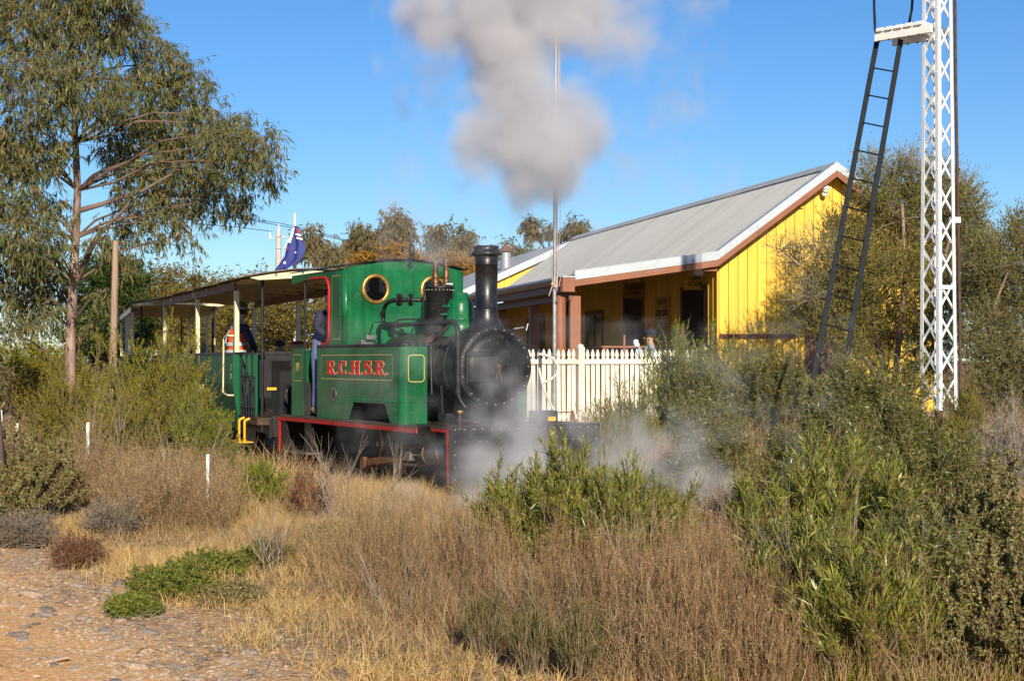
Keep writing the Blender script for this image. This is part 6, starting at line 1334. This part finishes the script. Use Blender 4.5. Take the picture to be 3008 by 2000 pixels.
for (px, D, tp, w, lab) in ((1560, 7.9, 1800, 150, 'green based tussock at the bottom edge left of centre'), (1700, 7.75, 1790, 180, 'green based tussock at the very bottom of the picture, centre'), (1420, 8.5, 1760, 130, 'thin green tussock among the brown stems'), (1960, 8.3, 1740, 150, 'thin green tussock right of centre near the bottom edge')):
    place('tussock', lab, px, D, tp, w, 'green_stalk', .8, cat='grass tussock', K=120, subs=4, leaves=3, lsub=.10, LL=.09, LW=.004, up=1.2, spread=.3, leafspread=.2, stem_r=.002, lo=.2, base_r=.3, stemm='twig')
# bare branches
def bare(label, px, D, top, wpx, K, seed, mt='dead', name='dead_branches', r=.007, low=.0):
    random.seed(seed); c = at(px, 1000, D); g0 = gzf(c.x, D); h = at(px, top, D).z - g0; w = wpx * D / FPX / 2
    o = thing(name, label, 'dead plant', (c.x, D, g0)); mb = MB()
    for k in range(K):
        e = Vector((random.uniform(-w, w), random.uniform(-w * .6, w * .6), h * random.uniform(.6, 1))); s0 = Vector((e.x * .2, e.y * .2, 0)); pts = [s0.lerp(e, t) + Vector((random.uniform(-1, 1), random.uniform(-1, 1), random.uniform(-.4, .4))) * h * .04 for t in (0, .25, .5, .75, 1)]
        mb.tube(pts, [r, r * .8, r * .65, r * .45, r * .25], 4, False)
        for q in range(7):
            b_ = pts[random.choice([1, 2, 3])]; e2 = b_ + (e - s0) * random.uniform(.2, .45) + Vector((random.uniform(-1, 1), random.uniform(-1, 1), random.uniform(-.1, .5))) * h * .16
            m_ = b_.lerp(e2, .5) + Vector((0, 0, h * .03)); mb.tube([b_, m_, e2], [r * .5, r * .35, r * .2], 3, False)
            if q % 2: mb.tube([m_, m_ + (e2 - b_) * .5 + Vector((random.uniform(-1, 1), 0, random.uniform(0, 1))) * h * .08], [r * .3, r * .15], 3, False)
    mb.build('branch', M[mt], o); return o
bare('bare forked stalks standing dark against the wheels, left clump', 990, 15.7, 1295, 150, 6, 1, r=.006)
bare('bare forked stalks in front of the cylinder', 1120, 15.5, 1310, 140, 6, 2, r=.006)
bare('dry pale branches leaning over the grass below the broom shrubs', 520, 15.5, 1290, 330, 10, 3, r=.006)
bare('bare pale branches fanning over the green creeper', 800, 11.6, 1490, 260, 9, 4, r=.006)
bare('bare twigs at the foot of the left broom shrub', 330, 17.2, 1190, 260, 9, 5, r=.006)
bare('bleached dead branches in the lower right corner', 2700, 8.4, 1720, 420, 10, 6, 'dead', r=.009)
bare('thin dead twigs beside the steam in the right middle', 2160, 12.2, 1420, 200, 8, 7, 'greytwig', r=.004)
bare('dead branching stems rising between the two front hop bushes', 1880, 9.8, 1480, 260, 12, 8, 'dead', r=.005)
bare('straggling dry stems left of the centre hop bush', 1380, 10.4, 1480, 260, 12, 9, 'dead', r=.004)
bare('pale crossing stems low in the centre foreground', 1600, 8.6, 1640, 420, 12, 21, 'dead', r=.003)
bare('pale stems leaning left of the centre hop bush', 1180, 9.6, 1600, 360, 12, 22, 'dead', r=.003)
bare('forked dry stems in front of the right hop bush', 2120, 8.8, 1560, 300, 10, 23, 'dead', r=.004)
bare('grey twigs poking through the right hop bush', 2460, 8.3, 1500, 420, 12, 24, 'greytwig', r=.004)
bare('short pale stems at the bottom edge right of centre', 1880, 7.9, 1750, 320, 12, 25, 'dead', r=.003)
bare('dry stems beside the brown tumbleweed', 250, 16.4, 1330, 240, 8, 10, 'dead', r=.004)

pegp = []
def peg_tufts():
    pts = []; hs = []
    for px, pb, D in ((3, 1272, 17.5), (50, 1258, 17.3), (258, 1268, 17.0), (610, 1410, 15.2)):
        for k in range(26):
            d = D - random.uniform(.15, .75); x = at(px + random.uniform(-45, 45), 1000, d).x; pts.append((x, d)); hs.append(max(.12, (at(px, pb - random.uniform(-6, 10), d).z - gzf(x, d)) / .92))
    return pts, hs
# ------------------------------------------------------------------ dry grass (nobody could count it)
def clear_(x, y): return 1 - .92 * np.exp(-((x - .45) / .85) ** 4) * sstep(y, 9.0, 9.5) * (1 - sstep(y, 11.2, 11.5))
def blades(n, qlo, qhi, ylo, yhi, h0, h1, w, lean, name, mat, label, kink=.4, patch=None, dens=None):
    y = RNG.uniform(ylo, yhi, n * 3); q = RNG.uniform(qlo, qhi, n * 3); x = q - .5363 * y
    keep = np.abs(x / y) < .36
    if dens is not None: keep &= RNG.uniform(0, 1, len(x)) < dens(x, y, q) * (clear_(x, y) if h1 > .4 else 1)
    x, y, q = x[keep][:n], y[keep][:n], q[keep][:n]; n = len(x)
    # gather blades into tufts
    tx_ = np.round(x / .11) * .11; ty_ = np.round(y / .11) * .11
    hsh = np.abs(np.sin(tx_ * 127.1 + ty_ * 311.7) * 43758.5) % 1
    cx_ = tx_ + .05 * np.sin(hsh * 40); cy_ = ty_ + .05 * np.cos(hsh * 70); g_ = .55
    bx = x * (1 - g_) + cx_ * g_; by = y * (1 - g_) + cy_ * g_
    hgt = RNG.uniform(h0, h1, n) * (.55 + .8 * hsh) * (.75 + .35 * np.sin(x * 1.9 + 1) * np.sin(y * 1.3))
    az = RNG.uniform(0, 2 * np.pi, n); ln = np.abs(RNG.normal(0, lean, n)); d = np.stack([np.cos(az) * ln, np.sin(az) * ln, np.ones(n)], 1)
    out = np.stack([bx - cx_, by - cy_, np.zeros(n)], 1) * 4; d = nrm(d + out)
    P0 = np.stack([bx, by, gz(bx, by) - .01], 1); s_ = nrm(np.cross(d, rnd(n, 3))) * w / 2
    Mi = P0 + d * hgt[:, None] * .55; k2 = rnd(n, 3) * kink; k2[:, 2] = -np.abs(k2[:, 2]) * .4; T_ = Mi + nrm(d + k2) * hgt[:, None] * .45
    V = np.stack([P0 - s_, P0 + s_, Mi + s_ * .8, Mi - s_ * .8, T_], 1).reshape(-1, 3); i = (np.arange(n) * 5)[:, None]
    me = npmesh(name, V, i + np.array([[0, 1, 2, 3]]), i + np.array([[3, 2, 4]])); o = obj(name, me, M[mat]); tag(o, label, 'grass', None, 'stuff'); return o
def band(q, a, b, s=.5): return sstep(q, a - s, a + s) * (1 - sstep(q, b - s, b + s))
def noise2(x, y, f): return .5 + .25 * (np.sin(x * f + 1.7 * np.sin(y * f * .7)) + np.sin(y * f * 1.3 + 1.3 * np.sin(x * f * .8 + 2)))
blades(90000, 3.0, 9.2, 7.5, 20, .12, .28, .0050, .45, 'straw_grass', 'straw', 'golden straw grass through the middle of the verge', .5, dens=lambda x, y, q: band(q, 3.5, 8.9, .3) * (.12 + .88 * sstep(noise2(x, y, 1.4), .3, .6)) * (.2 + .8 * sstep(y, 10.5, 13)))
blades(45000, 3.2, 9.3, 7.5, 20, .12, .32, .0045, .5, 'brown_grass', 'dry', 'brown dry weeds covering the verge in front of the train', .5, dens=lambda x, y, q: band(q, 3.9, 8.9, .4) * (.25 + .75 * (1 - sstep(noise2(x, y, 1.4), .35, .65))))
blades(38000, 4.2, 9.2, 7.4, 12.0, .24, .46, .0042, .38, 'tall_dry_weeds', 'dry', 'tall brown dry stalks in the centre foreground', .35, dens=lambda x, y, q: band(q, 4.7, 10.5, .3) * (1 - sstep(y, 11.0, 12.8)) * sstep(x, -1.6, -.4) * (1 - .6 * sstep(x, 1.0, 1.6)))
blades(22000, 2.6, 7.5, 7.3, 12, .06, .26, .0045, .9, 'short_straw', 'straw', 'short broken straw at the edge of the gravel', .8, dens=lambda x, y, q: band(q, 3.3, 7.5, .4) * sstep(noise2(x, y, 2.5), .45, .62))
blades(12000, 4.8, 9.0, 7.4, 11, .15, .40, .005, .4, 'green_tussock', 'broom_green', 'sparse green blades low among the dry stalks', .3, dens=lambda x, y, q: sstep(x, -.2, .5) * .5)
blades(45000, 9.5, 20, 14, 30, .25, .7, .009, .4, 'verge_grass', 'dry', 'dry weeds beyond the track at the right', .4, dens=lambda x, y, q: sstep(q, 11.0, 11.8) * sstep(x, .8, 1.6))
blades(30000, -2, 8.5, 15, 32, .2, .55, .009, .5, 'far_grass', 'dry', 'dry weeds at the far left beside the carriages', .4, dens=lambda x, y, q: sstep(y, 15.5, 17) * (1 - sstep(x, -2.2, -1.6)))
def tuft_field(name, label, mat, pts, hrange, variants=5, K=7, subs=6, leaves=3, LL=.018, LW=.007, spread=.8, wr=.35, up=.4, r=.0028):
    geo = [shrub_geo(wr, wr, 1.0, K, subs, leaves, .16, LL, LW, up=up, spread=spread, stem_r=r, lo=.3, leafspread=.9, base_r=.25, subr=.0018) for _ in range(variants)]
    parts = []
    pts = np.asarray(pts); n = len(pts); vi = RNG.integers(0, variants, n); hh = RNG.uniform(hrange[0], hrange[1], n) if len(hrange) == 2 else np.asarray(hrange); an = RNG.uniform(0, 6.28, n)
    for v in range(variants):
        sel = np.where(vi == v)[0]
        for (Vv, Qq) in geo[v]:
            c_, s_ = np.cos(an[sel]), np.sin(an[sel]); h_ = hh[sel][:, None]
            P_ = np.stack([(Vv[None, :, 0] * c_[:, None] - Vv[None, :, 1] * s_[:, None]) * h_, (Vv[None, :, 0] * s_[:, None] + Vv[None, :, 1] * c_[:, None]) * h_, Vv[None, :, 2] * h_], -1)
            P_ += np.stack([pts[sel, 0], pts[sel, 1], gz(pts[sel, 0], pts[sel, 1])], 1)[:, None, :]
            parts.append((P_.reshape(-1, 3), (Qq[None] + (np.arange(len(sel)) * len(Vv))[:, None, None]).reshape(-1, 4)))
    V_, Q_ = cat_geo(parts); o = obj(name, npmesh(name, V_, Q_), M[mat]); tag(o, label, 'weeds', None, 'stuff'); return o
def scat(n, qr, yr, cond):
    y = RNG.uniform(yr[0], yr[1], n * 8); q = RNG.uniform(qr[0], qr[1], n * 8); x = q - .5363 * y; k = (np.abs(x / y) < .35) & (RNG.uniform(0, 1, n * 8) < cond(x, y, q) * clear_(x, y)); return np.stack([x[k][:n], y[k][:n]], 1)
tuft_field('twiggy_weeds', 'branching dry weeds with tiny seed heads across the centre foreground', 'dry', scat(900, (4.3, 11.0), (7.3, 12.6), lambda x, y, q: band(q, 4.7, 14, .4) * sstep(x, -1.9, -.5) * (1 - .85 * sstep(x, 1.0, 1.6))), (.36, .78))
tuft_field('leaning_weeds', 'leaning dry weeds below the broom shrubs at the left', 'dry', scat(420, (4.0, 7.6), (14.2, 18.5), lambda x, y, q: (1 - sstep(x / y, -.190, -.170)) * band(q, 4.3, 7.4, .3)), (.50, .92), LL=.03)
_pp, _hh = peg_tufts(); tuft_field('peg_weeds', 'dry weeds standing round the white pegs', 'dry', _pp, _hh, K=9)
tuft_field('dark_bundles', 'dense upright bundles of reddish brown stems in the centre foreground', 'stem_brown', scat(200, (4.8, 9.5), (7.4, 11.2), lambda x, y, q: band(q, 5.0, 12, .3) * sstep(x, -1.3, -.2) * (1 - sstep(x, 1.2, 1.8))), (.45, .80), K=26, subs=4, leaves=2, wr=.16, spread=.4, up=.9, r=.0032)
tuft_field('low_weeds', 'low dry weeds mixed through the straw on the verge', 'dry', scat(220, (3.6, 8.6), (9.5, 17), lambda x, y, q: band(q, 3.9, 8.3, .4) * .7), (.16, .36))
# leaf and twig litter + fallen stalks
n = 9000; y = RNG.uniform(7.3, 17, n); q = RNG.uniform(2.6, 8.8, n); x = q - .5363 * y
P0 = np.stack([x, y, gz(x, y) + RNG.uniform(.003, .05, n)], 1); d = nrm(np.stack([rnd(n), rnd(n), rnd(n) * .18], 1))
tw = twig_geo(P0, P0 + d * RNG.uniform(.04, .20, (n, 1)), .0025, .001); lit = obj('twig_litter', npmesh('twig_litter', *tw), M['dead']); tag(lit, 'broken twigs lying over the ground of the verge', 'twigs', None, 'stuff')

# ------------------------------------------------------------------ stones
def stone(seed, flat=.4):
    rg = random.Random(seed); bm_v = []; mb = MB(); n, m = 7, 5; off = [[rg.uniform(.72, 1.25) for _ in range(n)] for _ in range(m + 1)]
    for i in range(m + 1):
        th = math.pi * i / m
        for k in range(n):
            ph = 2 * math.pi * k / n; r_ = off[i][k] if 0 < i < m else 1
            z = max(-.75, min(.75, math.cos(th) * off[min(i, m)][0])) ; bm_v.append((math.sin(th) * math.cos(ph) * r_, math.sin(th) * math.sin(ph) * r_ * .75, z * flat))
    mb.add(bm_v, [(i * n + k, (i + 1) * n + k, (i + 1) * n + (k + 1) % n, i * n + (k + 1) % n) for i in range(m) for k in range(n)]); return mb
SM = []
for i in range(9):
    me = stone(i).mesh('rock'); me.materials.append(M[('stone_grey', 'stone_tan', 'stone_dark')[i % 3]]); SM.append(me)
random.seed(11); placed = 0; tries = 0
while placed < 180 and tries < 6000:
    tries += 1; y = 7.6 + 6.5 * random.random() ** 1.5; q = random.gauss(2.75, .55); x = q - .5363 * y
    if q < 1.6 or q > 4.0 or abs(x / y) > .335: continue
    s_ = random.uniform(.016, .045) if random.random() < .85 else random.uniform(.045, .075)
    o = bpy.data.objects.new('rock', random.choice(SM)); COL.objects.link(o); o.location = (x, y, gzf(x, y) + s_ * .12); o.rotation_euler = (random.uniform(-.2, .2), random.uniform(-.2, .2), random.uniform(0, 6.3)); o.scale = (s_ * random.uniform(.9, 1.5), s_, s_ * random.uniform(.7, 1.1))
    kc = SM.index(o.data) % 3; big = s_ > .042
    tag(o, ('larger ' if big else 'small ') + ('flat grey stone lying on the gravel at the lower left', 'flat tan stone lying on the gravel at the lower left', 'flat dark brown stone lying on the gravel at the lower left')[kc], 'stone', ('larger ' if big else 'small ') + ('grey', 'tan', 'dark brown')[kc] + ' stones at the edge of the path'); placed += 1
def gravel(n, qf, yr, r0, r1, name, label, mats):
    n3 = n * 3; y = yr[0] + (yr[1] - yr[0]) * RNG.uniform(0, 1, n3) ** 1.3; q = qf(n3); x = q - .5363 * y; k = np.abs(x / y) < .35; x, y = x[k][:n], y[k][:n]; n = len(x)
    base = np.array([(1, 0, 0), (.4, .9, .1), (-.6, .7, 0), (-1, -.1, .1), (-.3, -.9, 0), (.7, -.7, .05), (.1, .1, .75)], float)
    r = r0 + (r1 - r0) * RNG.uniform(0, 1, n) ** 2.5
    a = RNG.uniform(0, 6.28, n); c_, s_ = np.cos(a), np.sin(a); jit = RNG.uniform(.7, 1.3, (n, 7, 1)); b_ = base[None] * jit
    V = np.stack([b_[..., 0] * c_[:, None] - b_[..., 1] * s_[:, None], b_[..., 0] * s_[:, None] + b_[..., 1] * c_[:, None], b_[..., 2] * .7], -1) * r[:, None, None] + np.stack([x, y, gz(x, y)], 1)[:, None, :]
    t_ = np.array([(0, 1, 6), (1, 2, 6), (2, 3, 6), (3, 4, 6), (4, 5, 6), (5, 0, 6)]); T = (np.arange(n) * 7)[:, None, None] + t_[None]
    o = obj(name, npmesh(name, V.reshape(-1, 3), None, T.reshape(-1, 3)), M[mats]); tag(o, label, 'gravel', None, 'stuff')
M['gravel'] = leafmat('gravel', [(.30, .22, .15), (.48, .34, .22), (.62, .43, .25), (.46, .37, .28), (.75, .56, .36)], 0, .9, .2)
gravel(9500, lambda n_: RNG.normal(2.85, .55, n_), (7.3, 15.5), .004, .022, 'gravel', 'grey and tan gravel along the edge of the orange dirt', 'gravel')
gravel(5000, lambda n_: RNG.uniform(-1.0, 2.6, n_), (7.3, 15), .003, .009, 'grit', 'fine grit scattered on the orange dirt path', 'gravel')
gravel(6000, lambda n_: RNG.normal(9.86, .7, n_), (8, 19), .010, .03, 'track_ballast', 'tan ballast stones between the rails', 'gravel')

# ------------------------------------------------------------------ smoke and steam (volumes computed once on a grid)
def vapour(name, label, bmin, bmax, blobs, nscale, amp, dens, colr, aniso, vox, warp=.25, thr=.0, gain=3.0, seed=0.0, absorb=None):
    me = bpy.data.meshes.new(name); me.from_pydata([bmin, bmax], [], []); o = bpy.data.objects.new(name, me); COL.objects.link(o); tag(o, label, name.split('_')[-1] if '_' in name else name, None, 'stuff')
    m, t, out = newmat(name); pv = t.nodes.new('ShaderNodeVolumePrincipled'); pv.inputs['Color'].default_value = (*colr, 1); pv.inputs['Density'].default_value = dens; pv.inputs['Anisotropy'].default_value = aniso
    t.links.new(pv.outputs[0], out.inputs['Volume']); M[name] = m
    if absorb: pv.inputs['Absorption Color'].default_value = (*absorb, 1)
    g = bpy.data.node_groups.new(name, 'GeometryNodeTree'); g.interface.new_socket('Geometry', in_out='INPUT', socket_type='NodeSocketGeometry'); g.interface.new_socket('Geometry', in_out='OUTPUT', socket_type='NodeSocketGeometry')
    N = g.nodes.new; Lk = g.links.new; go = N('NodeGroupOutput'); vc = N('GeometryNodeVolumeCube'); pos = N('GeometryNodeInputPosition'); sm = N('GeometryNodeSetMaterial'); sm.inputs['Material'].default_value = m
    vc.inputs['Min'].default_value = bmin; vc.inputs['Max'].default_value = bmax
    for i, ax in enumerate('XYZ'): vc.inputs['Resolution ' + ax].default_value = max(8, int((bmax[i] - bmin[i]) / vox))
    def math_(op, a, b=None, c=None):
        n = N('ShaderNodeMath'); n.operation = op
        for i, v in enumerate((a, b, c)):
            if v is None: continue
            if isinstance(v, (int, float)): n.inputs[i].default_value = v
            else: Lk(v, n.inputs[i])
        return n.outputs[0]
    def vec(op, a, b):
        n = N('ShaderNodeVectorMath'); n.operation = op
        for i, v in enumerate((a, b)):
            if isinstance(v, (tuple, list, Vector)): n.inputs[i].default_value = tuple(v)
            else: Lk(v, n.inputs[i])
        return n.outputs['Value' if op in ('LENGTH', 'DISTANCE') else 'Vector']
    nw = N('ShaderNodeTexNoise'); nw.inputs['Scale'].default_value = nscale * .5; nw.inputs['Detail'].default_value = 3
    ps = vec('ADD', pos.outputs[0], (seed, seed * 2, 0)); Lk(ps, nw.inputs['Vector'])
    wv = N('ShaderNodeVectorMath'); wv.operation = 'SUBTRACT'; Lk(nw.outputs['Color'], wv.inputs[0]); wv.inputs[1].default_value = (.5, .5, .5)
    wsc = N('ShaderNodeVectorMath'); wsc.operation = 'SCALE'; Lk(wv.outputs[0], wsc.inputs[0]); wsc.inputs['Scale'].default_value = warp * 2
    pw = vec('ADD', pos.outputs[0], wsc.outputs[0]); field = None
    for (c, r, k) in blobs:
        d = vec('SUBTRACT', pw, tuple(c)); d = vec('DIVIDE', d, r if isinstance(r, tuple) else (r, r, r)); ln = N('ShaderNodeVectorMath'); ln.operation = 'LENGTH'; Lk(d, ln.inputs[0])
        f = math_('MULTIPLY', math_('MAXIMUM', math_('SUBTRACT', 1.0, ln.outputs['Value']), 0.0), k)
        field = f if field is None else math_('SMOOTH_MAX', field, f, .15)
    n2 = N('ShaderNodeTexNoise'); n2.inputs['Scale'].default_value = nscale; n2.inputs['Detail'].default_value = 6; n2.inputs['Roughness'].default_value = .62; Lk(ps, n2.inputs['Vector'])
    nn = math_('MULTIPLY', math_('SUBTRACT', n2.outputs[0], .5), amp)
    rho = math_('MULTIPLY', math_('MAXIMUM', math_('SUBTRACT', math_('ADD', field, math_('MULTIPLY', nn, math_('MINIMUM', math_('MULTIPLY', field, 6.0), 1.0))), thr), 0.0), gain)
    rho = math_('MINIMUM', rho, 1.0); Lk(rho, vc.inputs['Density']); Lk(vc.outputs[0], sm.inputs[0]); Lk(sm.outputs[0], go.inputs[0])
    md = o.modifiers.new('vapour', 'NODES'); md.node_group = g; me.materials.append(m); return o
def bl(px, py, D, rpx, k=1.0, ry=1.0): c = at(px, py, D); r = rpx * D / FPX; return (tuple(c), (r, r * ry, r), k)
DS = 19.6
plume = [bl(1545, 380, DS, 200, 1.0), bl(1610, 470, DS, 180, 1), bl(1440, 400, DS, 140, .9), bl(1500, 270, DS, 170, 1.0), bl(1480, 150, DS, 180, 1.0), bl(1430, 40, DS, 210, 1), bl(1580, 30, DS, 190, 1), bl(1290, 60, DS, 160, .85), bl(1330, 170, DS, 100, .5), bl(1720, 20, DS, 190, .7), bl(1400, 500, DS, 100, .6), bl(1690, 380, DS, 170, .85), bl(1560, -80, DS, 260, 1), bl(1660, 545, DS, 100, .8), bl(1540, 520, DS, 110, .8), bl(1240, 40, DS, 90, .6), bl(1880, 60, DS, 150, .4), bl(1400, 640, DS - .5, 90, .17)]
b0 = at(1100, 760, 18.0); b1 = at(2050, -60, 21.4)
vapour('chimney_smoke', 'grey white billow of smoke high above the chimney', (b0.x, 17.6, b0.z), (b1.x, 21.6, b1.z), plume, 1.6, 1.2, 3.1, (.855, .845, .87), .0, .05, .42, .14, 3.0, 5.1)
st = [bl(1480, 1420, 16.9, 190, .9), bl(1330, 1460, 16.8, 110, .7), bl(1620, 1380, 16.6, 140, .6), bl(1850, 1370, 16.2, 180, .7), bl(2020, 1410, 15.8, 160, .75), bl(2130, 1450, 15.6, 110, .7), bl(1480, 1280, 16.8, 130, .5), bl(1500, 1170, 16.9, 105, .5), bl(1450, 1070, 17.1, 95, .42), bl(1560, 1240, 16.8, 130, .6), bl(1530, 1330, 16.7, 150, .7), bl(1700, 1280, 16.6, 110, .3), bl(1200, 1480, 16.9, 90, .6), bl(1380, 1500, 16.4, 130, .7), bl(1980, 1300, 16.0, 150, .6)]
vapour('cylinder_steam', 'white steam drifting low across the front of the locomotive and the bushes', (-1.9, 14.6, -.1), (3.2, 17.9, 2.0), st, 2.3, 1.5, 1.8, (.985, .98, .985), .0, .05, .45, .15, 2.2, 9.0)
